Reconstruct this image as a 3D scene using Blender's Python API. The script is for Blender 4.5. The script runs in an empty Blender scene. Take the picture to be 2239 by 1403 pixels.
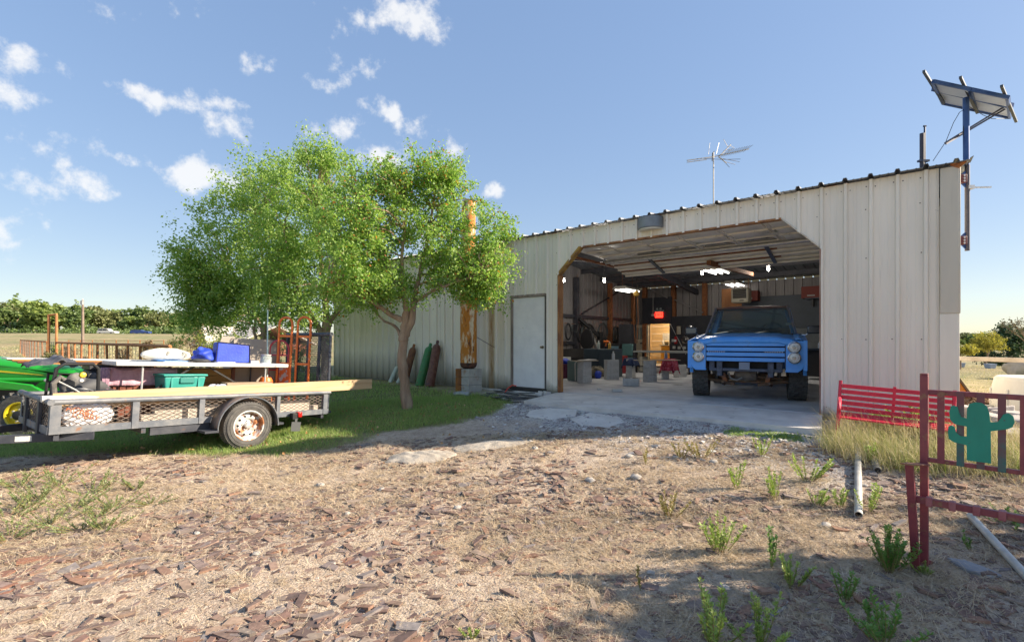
import bpy, bmesh, math, random
import numpy as np
from mathutils import Vector, Matrix
R = math.radians
random.seed(7); rng = np.random.default_rng(7)
sc = bpy.context.scene
col = sc.collection

# ------------------------------------------------------------------ camera
CAM_H = 1.15                       # above the workshop slab (the yard lies about 0.45 m lower)
FPX = 1060.0; CX = 1119.5; HY = 742.0
cd = bpy.data.cameras.new('Camera'); cam = bpy.data.objects.new('Camera', cd); col.objects.link(cam)
cam.location = (0, 0, CAM_H); cam.rotation_euler = (R(90), 0, 0)
cd.sensor_width = 36; cd.lens = FPX / 2239 * 36; cd.shift_y = (HY - 701.5) / 2239
cd.clip_start = 0.05; cd.clip_end = 2000
sc.camera = cam

# ------------------------------------------------------------------ sky, sun, exposure
SUN_EL = 28.0; SUN_AZ = 92.0      # azimuth clockwise from +Y
w = bpy.data.worlds.new('World'); sc.world = w; w.use_nodes = True
nt = w.node_tree; nt.nodes.clear()
def nd(t, kind, **kw):
    n = t.nodes.new(kind)
    for k, v in kw.items():
        if k == 'ins':
            for i, x in v.items(): n.inputs[i].default_value = x
        else: setattr(n, k, v)
    return n
sky = nd(nt, 'ShaderNodeTexSky', sky_type='NISHITA', sun_disc=False, sun_elevation=R(SUN_EL), sun_rotation=R(SUN_AZ),
         altitude=150, air_density=1.0, dust_density=.35, ozone_density=2.5)
bg = nd(nt, 'ShaderNodeBackground', ins={1: 0.15}); wo = nd(nt, 'ShaderNodeOutputWorld')
tc = nd(nt, 'ShaderNodeTexCoord')
# scattered fair-weather clouds: soft patches on the dome broken up by noise
CLOUDS = [  # (azimuth deg, elevation deg, half width, half height, strength)
 (-12, 33, .075, .075, .9), (-17.5, 32, .05, .045, .6), (-18, 27.5, .05, .03, .6), (-27.5, 27, .045, .028, .8), (-20, 26, .03, .02, .4),
 (-14.5, 24.5, .05, .035, 1.0), (-19, 22, .06, .03, .75), (-15, 20, .07, .025, .9), (-13, 23, .05, .025, .6), (-37, 22, .045, .028, .9), (-32.5, 22.5, .045, .025, .9),
 (-31.5, 20.5, .06, .03, 1.0), (-32.5, 15.5, .075, .04, 1.15), (-7, 21, .04, .025, .7), (-2.5, 17, .045, .03, 1.0), (-6, 17.5, .03, .018, .5),
 (-45.5, 22, .05, .035, .75), (-46, 19.5, .045, .03, .7), (-43, 13.5, .07, .02, .95), (-47, 9.0, .07, .02, .7), (-42.5, 17, .05, .03, .4),
 (-44.5, 28, .05, .025, .55), (-40, 28, .04, .025, .45), (-34, 32, .07, .02, .6), (-38, 15.8, .035, .018, .5), (-33, 8.5, .03, .015, .35),
 (-25, 17.5, .04, .015, .5), (-4, 12.5, .06, .02, .5), (-11, 12, .08, .02, .4), (-58, 24, .10, .05, .8), (-66, 15, .12, .05, .8), (-24, 40, .14, .06, .9), (-50, 45, .16, .08, .8), (-90, 30, .2, .1, .8), (-130, 25, .2, .1, .8), (160, 30, .2, .1, .7)]
pn = nd(nt, 'ShaderNodeTexNoise', ins={2: 24.0, 3: 6.0, 4: .62})
nt.links.new(tc.outputs['Generated'], pn.inputs[0])
wn = nd(nt, 'ShaderNodeTexNoise', ins={2: 9.0, 3: 2.0, 4: .5})
nt.links.new(tc.outputs['Generated'], wn.inputs[0])
ASP = 1.9                                     # clouds are wider than tall
wsub = nd(nt, 'ShaderNodeVectorMath', operation='MULTIPLY_ADD', ins={1: (.11, .11, .11)})
nt.links.new(wn.outputs['Color'], wsub.inputs[0])
wsc = nd(nt, 'ShaderNodeVectorMath', operation='MULTIPLY_ADD', ins={1: (1, 1, ASP), 2: (-.055, -.055, -.055)}); nt.links.new(tc.outputs['Generated'], wsc.inputs[0])
nt.links.new(wsc.outputs[0], wsub.inputs[2])
last = None
for az, el, hw, hh, st in CLOUDS:
    d = (math.sin(R(az)) * math.cos(R(el)), math.cos(R(az)) * math.cos(R(el)), math.sin(R(el)) * ASP)
    c = nd(nt, 'ShaderNodeVectorMath', operation='DISTANCE', ins={1: d}); nt.links.new(wsub.outputs[0], c.inputs[0])
    m = nd(nt, 'ShaderNodeMath', operation='MULTIPLY_ADD', ins={1: -st / hw, 2: st}); nt.links.new(c.outputs['Value'], m.inputs[0])
    if last is None: last = m
    else:
        x = nd(nt, 'ShaderNodeMath', operation='MAXIMUM'); nt.links.new(last.outputs[0], x.inputs[0]); nt.links.new(m.outputs[0], x.inputs[1]); last = x
clampn = nd(nt, 'ShaderNodeMath', operation='MAXIMUM', ins={1: -1.0}); nt.links.new(last.outputs[0], clampn.inputs[0])
s1 = nd(nt, 'ShaderNodeMath', operation='MULTIPLY_ADD', ins={1: .40, 2: 0}); nt.links.new(clampn.outputs[0], s1.inputs[0])
s2 = nd(nt, 'ShaderNodeMath', operation='ADD'); nt.links.new(s1.outputs[0], s2.inputs[0]); nt.links.new(pn.outputs[0], s2.inputs[1])
ramp = nd(nt, 'ShaderNodeMapRange', interpolation_type='SMOOTHSTEP', ins={1: .56, 2: .84, 3: 0.0, 4: .82}); nt.links.new(s2.outputs[0], ramp.inputs[0])
mixc = nd(nt, 'ShaderNodeMixRGB'); mixc.inputs[2].default_value = (1.95, 1.94, 1.93, 1)
gm = nd(nt, 'ShaderNodeGamma', ins={1: .35}); nt.links.new(sky.outputs[0], gm.inputs[0])   # tone curve: flattens the sky's brightness alike over the whole dome
hs_ = nd(nt, 'ShaderNodeHueSaturation', ins={0: .514, 1: 1.85, 2: .91}); nt.links.new(gm.outputs[0], hs_.inputs[4])
nt.links.new(ramp.outputs[0], mixc.inputs[0]); nt.links.new(hs_.outputs[0], mixc.inputs[1])
nt.links.new(mixc.outputs[0], bg.inputs[0]); nt.links.new(bg.outputs[0], wo.inputs[0])

sd = bpy.data.lights.new('Sun', 'SUN'); sd.energy = 3.2; sd.angle = R(0.53); sd.color = (1.0, .86, .68)
sun = bpy.data.objects.new('Sun', sd); col.objects.link(sun)
sv = Vector((math.sin(R(SUN_AZ)) * math.cos(R(SUN_EL)), math.cos(R(SUN_AZ)) * math.cos(R(SUN_EL)), math.sin(R(SUN_EL))))
sun.rotation_euler = sv.to_track_quat('Z', 'Y').to_euler(); sun.location = sv * 60
vs = sc.view_settings; vs.view_transform = 'Standard'; vs.look = 'None'; vs.gamma = 1; vs.use_curve_mapping = False
vs.exposure = 1.83
sc.cycles.max_bounces = 8; sc.cycles.diffuse_bounces = 4; sc.cycles.transparent_max_bounces = 12
sc.cycles.use_denoising = True

# ------------------------------------------------------------------ place: wall frame and terrain
CO = np.array([5.943, 6.491]); UL = np.array([-.7691, .6391]); NO = np.array([-.6391, -.7691])
WALL_ROT = math.atan2(UL[1], UL[0])          # local x runs left along the front wall, local y comes out of it
def sstep(a, b, x): t = np.clip((np.asarray(x, float) - a) / (b - a), 0, 1); return t * t * (3 - 2 * t)
def gz(x, y):
    x = np.asarray(x, float); y = np.asarray(y, float)
    o = (x - CO[0]) * NO[0] + (y - CO[1]) * NO[1]
    r = np.hypot(x, y)
    z = -.075 - .385 * sstep(.8, 6.5, o)
    z = z + np.where(x < 0, 2.6 * sstep(55, 150, r) * sstep(0, 25, -x), 0)
    z = z - 2.6 * sstep(25, 90, r) * sstep(8, 26, x)
    return z
def P(px, py, Y): return Vector(((px - CX) / FPX * Y, Y, CAM_H - (py - HY) / FPX * Y))
def G(px, py):
    Y = 4.0
    for _ in range(60):
        Y = .5 * Y + .5 * (CAM_H - float(gz((px - CX) / FPX * Y, Y))) * FPX / (py - HY)
    v = P(px, py, Y); v.z = float(gz(v.x, v.y)); return v
def WL(px, py, o=0.0):           # a sight line met with the plane o metres in front of the wall -> wall-local (s, o, z)
    r = np.array([(px - CX) / FPX, 1.0]); q = -CO
    t = (o - q @ NO) / (r @ NO); p = q + t * r
    return (float(p @ UL), o, CAM_H - (py - HY) / FPX * t)
def FL(px, py, z=0.0):           # a sight line met with the slab -> wall-local
    Y = (CAM_H - z) * FPX / (py - HY); p = np.array([(px - CX) / FPX * Y, Y]) - CO
    return (float(p @ UL), float(p @ NO), z)
def WW(s, o, z=0.0): v = CO + UL * s + NO * o; return Vector((v[0], v[1], z))

# ------------------------------------------------------------------ materials
MATS = {}
def mat(name, c1, c2=None, scale=6.0, lo=.4, hi=.65, rough=.6, metal=0.0, bump=0.0, bscale=40.0, stretch=(1, 1, 1), spec=.5,
        c3=None, s3=2.0, lo3=.55, hi3=.7, emit=None, trans=0.0, detail=5.0):
    if name in MATS: return MATS[name]
    m = bpy.data.materials.new(name); m.use_nodes = True; t = m.node_tree; t.nodes.clear()
    out = nd(t, 'ShaderNodeOutputMaterial'); b = nd(t, 'ShaderNodeBsdfPrincipled')
    b.inputs['Roughness'].default_value = rough; b.inputs['Metallic'].default_value = metal
    b.inputs['Specular IOR Level'].default_value = spec
    t.links.new(b.outputs[0], out.inputs[0])
    b.inputs['Base Color'].default_value = (*c1, 1)
    if c2 is not None or c3 is not None or bump:
        co = nd(t, 'ShaderNodeTexCoord'); mp = nd(t, 'ShaderNodeMapping'); mp.inputs['Scale'].default_value = stretch
        t.links.new(co.outputs['Object'], mp.inputs[0])
    cur = None
    def layer(ca, cb, sca, l, h, src):
        n = nd(t, 'ShaderNodeTexNoise', ins={2: sca, 3: detail, 4: .6}); t.links.new(mp.outputs[0], n.inputs[0])
        r = nd(t, 'ShaderNodeMapRange', ins={1: l, 2: h}); t.links.new(n.outputs[0], r.inputs[0])
        x = nd(t, 'ShaderNodeMixRGB'); x.inputs[1].default_value = (*ca, 1) if ca else (0, 0, 0, 1); x.inputs[2].default_value = (*cb, 1)
        if src: t.links.new(src.outputs[0], x.inputs[1])
        t.links.new(r.outputs[0], x.inputs[0]); return x
    if c2 is not None: cur = layer(c1, c2, scale, lo, hi, None)
    if c3 is not None: cur = layer(c1, c3, s3, lo3, hi3, cur)
    if cur: t.links.new(cur.outputs[0], b.inputs['Base Color'])
    if bump:
        n = nd(t, 'ShaderNodeTexNoise', ins={2: bscale, 3: 4.0, 4: .6}); t.links.new(mp.outputs[0], n.inputs[0])
        bp = nd(t, 'ShaderNodeBump', ins={0: bump, 1: .02}); t.links.new(n.outputs[0], bp.inputs['Height']); t.links.new(bp.outputs[0], b.inputs['Normal'])
    if emit:
        b.inputs['Emission Color'].default_value = (*emit[0], 1); b.inputs['Emission Strength'].default_value = emit[1]
    if trans: b.inputs['Transmission Weight'].default_value = trans
    MATS[name] = m; return m
def leafmat(name, c1, c2, trans=.45, rough=.55, c3=None):
    if name in MATS: return MATS[name]
    m = bpy.data.materials.new(name); m.use_nodes = True; t = m.node_tree; t.nodes.clear()
    out = nd(t, 'ShaderNodeOutputMaterial'); g = nd(t, 'ShaderNodeNewGeometry')
    rp = nd(t, 'ShaderNodeValToRGB'); e = rp.color_ramp.elements
    e[0].color = (*c1, 1); e[1].color = (*c2, 1)
    if c3:
        e[1].position = .955; x = e.new(.972); x.color = (*c3, 1)
    t.links.new(g.outputs['Random Per Island'], rp.inputs[0])
    d = nd(t, 'ShaderNodeBsdfDiffuse'); tr = nd(t, 'ShaderNodeBsdfTranslucent'); gl = nd(t, 'ShaderNodeBsdfGlossy', ins={1: rough})
    gl.inputs[0].default_value = (1, 1, 1, 1)
    mx = nd(t, 'ShaderNodeMixShader', ins={0: trans}); mg = nd(t, 'ShaderNodeMixShader', ins={0: .04})
    t.links.new(rp.outputs[0], d.inputs[0]); t.links.new(rp.outputs[0], tr.inputs[0])
    t.links.new(d.outputs[0], mx.inputs[1]); t.links.new(tr.outputs[0], mx.inputs[2])
    t.links.new(mx.outputs[0], mg.inputs[1]); t.links.new(gl.outputs[0], mg.inputs[2]); t.links.new(mg.outputs[0], out.inputs[0])
    MATS[name] = m; return m
def islandmat(name, cols, rough=.85, bump=.25, obj=False, trans=0):
    """solid pieces: a colour each, by piece"""
    if name in MATS: return MATS[name]
    m = bpy.data.materials.new(name); m.use_nodes = True; t = m.node_tree; t.nodes.clear()
    out = nd(t, 'ShaderNodeOutputMaterial'); b = nd(t, 'ShaderNodeBsdfPrincipled', ins={'Roughness': rough})
    if obj: src = nd(t, 'ShaderNodeObjectInfo').outputs['Random']
    else: src = nd(t, 'ShaderNodeNewGeometry').outputs['Random Per Island']
    rp = nd(t, 'ShaderNodeValToRGB'); rp.color_ramp.interpolation = 'LINEAR'; e = rp.color_ramp.elements
    while len(e) < len(cols): e.new(.5)
    for i, c in enumerate(cols): e[i].position = i / (len(cols) - 1); e[i].color = (*c, 1)
    t.links.new(src, rp.inputs[0])
    co = nd(t, 'ShaderNodeTexCoord'); n = nd(t, 'ShaderNodeTexNoise', ins={2: 25.0, 3: 4.0, 4: .6}); t.links.new(co.outputs['Object'], n.inputs[0])
    r = nd(t, 'ShaderNodeMapRange', ins={1: .3, 2: .7, 3: .7, 4: 1.25}); t.links.new(n.outputs[0], r.inputs[0])
    x = nd(t, 'ShaderNodeMixRGB', blend_type='MULTIPLY', ins={0: 1.0}); t.links.new(rp.outputs[0], x.inputs[1]); t.links.new(r.outputs[0], x.inputs[2])
    t.links.new(x.outputs[0], b.inputs['Base Color'])
    bp = nd(t, 'ShaderNodeBump', ins={0: bump, 1: .01}); t.links.new(n.outputs[0], bp.inputs['Height']); t.links.new(bp.outputs[0], b.inputs['Normal'])
    if trans:
        tr = nd(t, 'ShaderNodeBsdfTranslucent'); mx = nd(t, 'ShaderNodeMixShader', ins={0: trans})
        t.links.new(x.outputs[0], tr.inputs[0]); t.links.new(b.outputs[0], mx.inputs[1]); t.links.new(tr.outputs[0], mx.inputs[2]); t.links.new(mx.outputs[0], out.inputs[0])
    else: t.links.new(b.outputs[0], out.inputs[0])
    MATS[name] = m; return m

# ------------------------------------------------------------------ mesh builder
class MB:
    def __init__(s): s.v = []; s.f = []
    def add(s, vs, fs):
        o = len(s.v); s.v += [tuple(map(float, q)) for q in vs]; s.f += [tuple(o + i for i in q) for q in fs]; return s
    def bx(s, x0, x1, y0, y1, z0, z1):
        return s.add([(x0, y0, z0), (x1, y0, z0), (x1, y1, z0), (x0, y1, z0), (x0, y0, z1), (x1, y0, z1), (x1, y1, z1), (x0, y1, z1)],
                     [(3, 2, 1, 0), (4, 5, 6, 7), (0, 1, 5, 4), (1, 2, 6, 5), (2, 3, 7, 6), (3, 0, 4, 7)])
    def hexa(s, p): return s.add(p, [(3, 2, 1, 0), (4, 5, 6, 7), (0, 1, 5, 4), (1, 2, 6, 5), (2, 3, 7, 6), (3, 0, 4, 7)])
    def box(s, c, size, rot=(0, 0, 0)):
        from mathutils import Euler
        M = Euler(rot).to_matrix(); hx, hy, hz = [q / 2 for q in size]; c = Vector(c)
        pts = [(-hx, -hy, -hz), (hx, -hy, -hz), (hx, hy, -hz), (-hx, hy, -hz), (-hx, -hy, hz), (hx, -hy, hz), (hx, hy, hz), (-hx, hy, hz)]
        return s.hexa([c + M @ Vector(q) for q in pts])
    def bar(s, a, b, wx, wy, up=(0, 0, 1)):
        """rectangular bar from a to b; wy measured along up"""
        a = Vector(a); b = Vector(b); d = (b - a).normalized(); u = Vector(up)
        x = d.cross(u)
        if x.length < 1e-4: x = d.cross(Vector((1, 0, 0)))
        x.normalize(); y = x.cross(d).normalized()
        q = []
        for p in (a, b):
            q += [p - x * wx / 2 - y * wy / 2, p + x * wx / 2 - y * wy / 2, p + x * wx / 2 + y * wy / 2, p - x * wx / 2 + y * wy / 2]
        return s.add(q, [(3, 2, 1, 0), (4, 5, 6, 7), (0, 1, 5, 4), (1, 2, 6, 5), (2, 3, 7, 6), (3, 0, 4, 7)])
    def tube(s, pts, r, n=8, cap=True, closed=False):
        pts = [Vector(p) for p in pts]; k = len(pts); rs = r if isinstance(r, (list, tuple)) else [r] * k
        ref = None; rings = []; o = len(s.v)
        for i, p in enumerate(pts):
            if closed: d = pts[(i + 1) % k] - pts[i - 1]
            else: d = pts[min(i + 1, k - 1)] - pts[max(i - 1, 0)]
            d.normalize()
            if ref is None:
                ref = d.orthogonal().normalized()
            ref = (ref - d * ref.dot(d))
            if ref.length < 1e-6: ref = d.orthogonal()
            ref.normalize(); bi = d.cross(ref)
            for j in range(n):
                a = 2 * math.pi * j / n
                s.v.append(tuple(p + (ref * math.cos(a) + bi * math.sin(a)) * rs[i]))
        for i in range(k if closed else k - 1):
            a0 = o + i * n; b0 = o + ((i + 1) % k) * n
            for j in range(n): s.f.append((a0 + j, a0 + (j + 1) % n, b0 + (j + 1) % n, b0 + j))
        if cap and not closed:
            s.f.append(tuple(o + n - 1 - j for j in range(n))); s.f.append(tuple(o + (k - 1) * n + j for j in range(n)))
        return s
    def cyl(s, a, b, r, n=16, r2=None): return s.tube([a, b], [r, r if r2 is None else r2], n)
    def lathe(s, prof, c=(0, 0, 0), axis=(0, 0, 1), n=24, a0=0, a1=2 * math.pi):
        ax = Vector(axis).normalized(); x = ax.orthogonal().normalized(); y = ax.cross(x); c = Vector(c); o = len(s.v)
        full = abs(a1 - a0 - 2 * math.pi) < 1e-6; m = n if full else n + 1
        for r, z in prof:
            for j in range(m):
                a = a0 + (a1 - a0) * j / n
                s.v.append(tuple(c + ax * z + (x * math.cos(a) + y * math.sin(a)) * r))
        for i in range(len(prof) - 1):
            for j in range(n):
                k = (j + 1) % m
                s.f.append((o + i * m + j, o + i * m + k, o + (i + 1) * m + k, o + (i + 1) * m + j))
        return s
    def prism(s, poly, fn, t0, t1):
        """poly: 2D outline; fn(u, v, t) -> point"""
        n = len(poly); o = len(s.v)
        for t in (t0, t1):
            for u, v in poly: s.v.append(tuple(map(float, fn(u, v, t))))
        s.f.append(tuple(o + n - 1 - i for i in range(n))); s.f.append(tuple(o + n + i for i in range(n)))
        for i in range(n): s.f.append((o + i, o + (i + 1) % n, o + n + (i + 1) % n, o + n + i))
        return s
    def grid(s, nx, ny, fn, flip=False):
        o = len(s.v)
        for j in range(ny + 1):
            for i in range(nx + 1): s.v.append(tuple(map(float, fn(i / nx, j / ny))))
        for j in range(ny):
            for i in range(nx):
                a = o + j * (nx + 1) + i; q = (a, a + 1, a + nx + 2, a + nx + 1)
                s.f.append(q[::-1] if flip else q)
        return s
    def build(s, name, m=None, parent=None, bev=0, smooth=True, angle=38, kind=None, label=None, world=False, solid=0, seg=2):
        me = bpy.data.meshes.new(name); vs = s.v
        if world and parent is not None:
            inv = parent['_m'] if False else Matrix.LocRotScale(parent.location, parent.rotation_euler, parent.scale).inverted()
            vs = [tuple(inv @ Vector(q)) for q in vs]
        me.from_pydata(vs, [], s.f); me.update()
        if smooth:
            me.polygons.foreach_set('use_smooth', [True] * len(me.polygons)); me.set_sharp_from_angle(angle=R(angle))
        o = bpy.data.objects.new(name, me); col.objects.link(o)
        if m: me.materials.append(m)
        if parent: o.parent = parent
        if solid:
            md = o.modifiers.new('Solidify', 'SOLIDIFY'); md.thickness = solid; md.offset = 0
        if bev:
            md = o.modifiers.new('Bevel', 'BEVEL'); md.width = bev; md.segments = seg; md.limit_method = 'ANGLE'; md.angle_limit = R(40)
        if kind: o['kind'] = kind
        if label: o['label'] = label
        return o
def tag(o, label=None, cat=None, group=None, kind=None):
    if label: o['label'] = label
    if cat: o['category'] = cat
    if group: o['group'] = group
    if kind: o['kind'] = kind
    return o
def thing(name, label, cat, loc=(0, 0, 0), rot=0, group=None):
    o = bpy.data.objects.new(name, None); col.objects.link(o); o.empty_display_size = .1
    o.location = loc; o.rotation_euler = rot if isinstance(rot, (tuple, list)) else (0, 0, rot)
    return tag(o, label, cat, group)
def wthing(name, label, cat, s=0, o=0, z=0, group=None): return thing(name, label, cat, WW(s, o, z), WALL_ROT, group)
def kids(o): return [c for c in bpy.data.objects if c.parent == o]
def copy_tree(o, parent=None, ch=None):
    c = o.copy(); col.objects.link(c)
    if parent is not None: c.parent = parent
    for k in kids(o): copy_tree(k, c)
    return c
def rawmesh(name, v, f, m=None, parent=None, kind=None, smooth=False, mats=None, midx=None):
    """bulk mesh from arrays: v (n,3), f (m,k) all same size"""
    me = bpy.data.meshes.new(name); v = np.asarray(v, np.float32); f = np.asarray(f, np.int32); k = f.shape[1]
    me.vertices.add(len(v)); me.vertices.foreach_set('co', v.ravel())
    me.loops.add(f.size); me.loops.foreach_set('vertex_index', f.ravel())
    me.polygons.add(len(f)); me.polygons.foreach_set('loop_start', np.arange(0, f.size, k, dtype=np.int32))
    me.polygons.foreach_set('loop_total', np.full(len(f), k, np.int32))
    me.polygons.foreach_set('use_smooth', np.full(len(f), bool(smooth)))
    for q in (mats or ([m] if m else [])): me.materials.append(q)
    if midx is not None: me.polygons.foreach_set('material_index', np.asarray(midx, np.int32))
    me.update(calc_edges=True); me.validate()
    o = bpy.data.objects.new(name, me); col.objects.link(o)
    if parent: o.parent = parent
    if kind: o['kind'] = kind
    return o
def textmesh(body, size, name, m, parent, loc, rot, depth=.001):
    cu = bpy.data.curves.new(name, 'FONT'); cu.body = body; cu.size = size; cu.extrude = depth; cu.align_x = 'CENTER'; cu.align_y = 'CENTER'
    t = bpy.data.objects.new(name, cu); col.objects.link(t); bpy.context.view_layer.update()
    me = bpy.data.meshes.new_from_object(t.evaluated_get(bpy.context.evaluated_depsgraph_get()))
    bpy.data.objects.remove(t); o = bpy.data.objects.new(name, me); col.objects.link(o); me.materials.clear(); me.materials.append(m)
    o.parent = parent; o.location = loc; o.rotation_euler = rot; return o
# 2D value noise for terrain and zone edges
_tab = rng.random((64, 64))
def vnoise(x, y, sc_):
    x = np.asarray(x) * sc_; y = np.asarray(y) * sc_; xi = np.floor(x).astype(int); yi = np.floor(y).astype(int); fx = x - xi; fy = y - yi
    fx = fx * fx * (3 - 2 * fx); fy = fy * fy * (3 - 2 * fy); t = lambda a, b: _tab[a % 64, b % 64]
    return (t(xi, yi) * (1 - fx) + t(xi + 1, yi) * fx) * (1 - fy) + (t(xi, yi + 1) * (1 - fx) + t(xi + 1, yi + 1) * fx) * fy
def fbm(x, y, s=1.0): return .5 * vnoise(x, y, s) + .27 * vnoise(x + 7, y + 3, s * 2.1) + .15 * vnoise(x + 1, y + 9, s * 4.3) + .08 * vnoise(x, y, s * 9)
# ------------------------------------------------------------------ ground
def poly_sd(x, y, poly):
    """signed distance, positive inside"""
    x = np.asarray(x, float); y = np.asarray(y, float); inside = np.zeros(x.shape, bool); d = np.full(x.shape, 1e9)
    n = len(poly)
    for i in range(n):
        x0, y0 = poly[i]; x1, y1 = poly[(i + 1) % n]
        c = ((y0 > y) != (y1 > y)); 
        with np.errstate(divide='ignore', invalid='ignore'):
            xi = (x1 - x0) * (y - y0) / ((y1 - y0) if y1 != y0 else 1e-9) + x0
        inside ^= c & (x < xi)
        ex, ey = x1 - x0, y1 - y0; t = np.clip(((x - x0) * ex + (y - y0) * ey) / (ex * ex + ey * ey), 0, 1)
        d = np.minimum(d, np.hypot(x - x0 - t * ex, y - y0 - t * ey))
    return np.where(inside, d, -d)
LAWN = [(-14, 5.6), (-8.6, 6.25), (-6.85, 6.55), (-5.23, 6.98), (-3.9, 6.75), (-3.2, 6.8), (-2.5, 7.25), (-1.7, 7.65), (-.91, 8.05), (-.3, 8.6), (-.05, 9.3), (-.35, 10.2), (-1.4, 11.6), (-6.3, 16.4), (-8, 22), (-16, 20), (-24, 14)]
def lawn(x, y): return sstep(-.22, .22, poly_sd(x, y, LAWN) + (fbm(x, y, 1.3) - .5) * .9)
def ooff(x, y): return (np.asarray(x) - CO[0]) * NO[0] + (np.asarray(y) - CO[1]) * NO[1]
def soff(x, y): return (np.asarray(x) - CO[0]) * UL[0] + (np.asarray(y) - CO[1]) * UL[1]
def gravel(x, y):
    o = ooff(x, y); s = soff(x, y)
    return (1 - sstep(2.3, 3.6, o + (fbm(x, y, .9) - .5) * 1.6)) * sstep(.4, 1.2, s) * (1 - sstep(8.5, 9.5, s)) * (1 - lawn(x, y))
def tallgrass(x, y):   # dry standing grass by the benches
    P1 = [(3.55, 5.55), (4.35, 6.6), (5.3, 6.2), (6.4, 5.6), (6.6, 4.4), (5.2, 4.3), (4.35, 4.55), (3.75, 4.9)]
    return sstep(-.15, .25, poly_sd(x, y, P1))
def gtot(x, y):
    z = gz(x, y); x = np.asarray(x, float); y = np.asarray(y, float)
    near = 1 - sstep(10, 25, np.hypot(x, y))
    z = z + near * ((fbm(x, y, .8) - .5) * .07 + (fbm(x + 4, y - 3, 3.5) - .5) * .03) * sstep(.25, .9, ooff(x, y)+np.where(soff(x,y)<0, 3, 0))
    return z
def axis(a, b, fine0, fine1, step, grow=1.12):
    c = list(np.arange(fine0, fine1, step)); s = step; q = fine1
    while q < b: c.append(q); s *= grow; q += s
    c.append(b); s = step; q = fine0 - step; pre = []
    while q > a: pre.append(q); s *= grow; q -= s
    pre.append(a); return np.array(pre[::-1] + c)
gx = axis(-420, 420, -7.5, 6.5, .05); gy = axis(-60, 700, 2.0, 9.5, .05)
XX, YY = np.meshgrid(gx, gy); ZZ = gtot(XX, YY)
nx, ny = len(gx), len(gy)
idx = np.arange(nx * ny).reshape(ny, nx)
gf = np.stack([idx[:-1, :-1], idx[:-1, 1:], idx[1:, 1:], idx[1:, :-1]], -1).reshape(-1, 4)
def ground_mat():
    m = bpy.data.materials.new('yard_soil'); m.use_nodes = True; t = m.node_tree; t.nodes.clear()
    out = nd(t, 'ShaderNodeOutputMaterial'); b = nd(t, 'ShaderNodeBsdfPrincipled', ins={'Roughness': .95, 'Specular IOR Level': .15})
    co = nd(t, 'ShaderNodeTexCoord'); at = nd(t, 'ShaderNodeAttribute', attribute_name='zone'); sp = nd(t, 'ShaderNodeSeparateColor'); t.links.new(at.outputs['Color'], sp.inputs[0])
    def noise(s, det=6, r=.6): 
        n = nd(t, 'ShaderNodeTexNoise', ins={2: s, 3: det, 4: r}); t.links.new(co.outputs['Object'], n.inputs[0]); return n.outputs[0]
    def rng_(src, a, b_): r = nd(t, 'ShaderNodeMapRange', ins={1: a, 2: b_}); t.links.new(src, r.inputs[0]); return r.outputs[0]
    def mix(f, a, b_, bt='MIX'):
        x = nd(t, 'ShaderNodeMixRGB', blend_type=bt)
        for i, q in ((0, f), (1, a), (2, b_)):
            if isinstance(q, (tuple, float, int)): x.inputs[i].default_value = (*q, 1) if isinstance(q, tuple) else q
            else: t.links.new(q, x.inputs[i])
        return x.outputs[0]
    soil = mix(rng_(noise(1.1), .38, .62), (.63, .515, .40), (.52, .415, .32))
    soil = mix(rng_(noise(9), .42, .66), soil, (.38, .285, .22))
    soil = mix(rng_(noise(38, 4, .7), .5, .72), soil, (.74, .64, .51))
    soil = mix(rng_(noise(90, 3, .7), .52, .7), soil, (.24, .165, .115))
    v = nd(t, 'ShaderNodeTexVoronoi', ins={2: 55.0}); t.links.new(co.outputs['Object'], v.inputs[0])
    grav = mix(rng_(noise(2.2), .4, .62), (.58, .56, .53), (.33, .30, .30))
    vs_ = nd(t, 'ShaderNodeSeparateColor'); t.links.new(v.outputs['Color'], vs_.inputs[0])
    grav = mix(rng_(vs_.outputs[0], .55, .95), grav, (.62, .60, .57))
    grav = mix(rng_(vs_.outputs[1], .65, .95), grav, (.13, .10, .10))
    lawnc = mix(rng_(noise(6), .4, .65), (.15, .18, .06), (.24, .21, .11))
    field = mix(rng_(noise(.12), .42, .58), (.33, .27, .15), (.20, .215, .095))
    field = mix(rng_(noise(1.4), .45, .7), field, (.40, .33, .20))
    c = mix(sp.outputs[1], soil, grav); c = mix(sp.outputs[0], c, lawnc); c = mix(sp.outputs[2], c, field)
    t.links.new(c, b.inputs['Base Color'])
    bp = nd(t, 'ShaderNodeBump', ins={0: .9, 1: .02}); t.links.new(noise(60, 5, .7), bp.inputs['Height'])
    bp2 = nd(t, 'ShaderNodeBump', ins={0: .6, 1: .012}); t.links.new(v.outputs['Distance'], bp2.inputs['Height']); t.links.new(bp.outputs[0], bp2.inputs['Normal'])
    t.links.new(bp2.outputs[0], b.inputs['Normal']); t.links.new(b.outputs[0], out.inputs[0]); return m
ground = rawmesh('ground', np.stack([XX, YY, ZZ], -1).reshape(-1, 3), gf, ground_mat(), kind='structure', smooth=True)
ca = ground.data.color_attributes.new('zone', 'FLOAT_COLOR', 'POINT')
rr = np.hypot(XX, YY)
zl = lawn(XX, YY); zg = gravel(XX, YY); zf = sstep(9, 15, rr + (fbm(XX, YY, .4) - .5) * 5)
zone = np.stack([zl, zg, zf * (1 - zl), np.ones_like(zl)], -1).astype(np.float32)
ca.data.foreach_set('color', zone.ravel())

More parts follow.
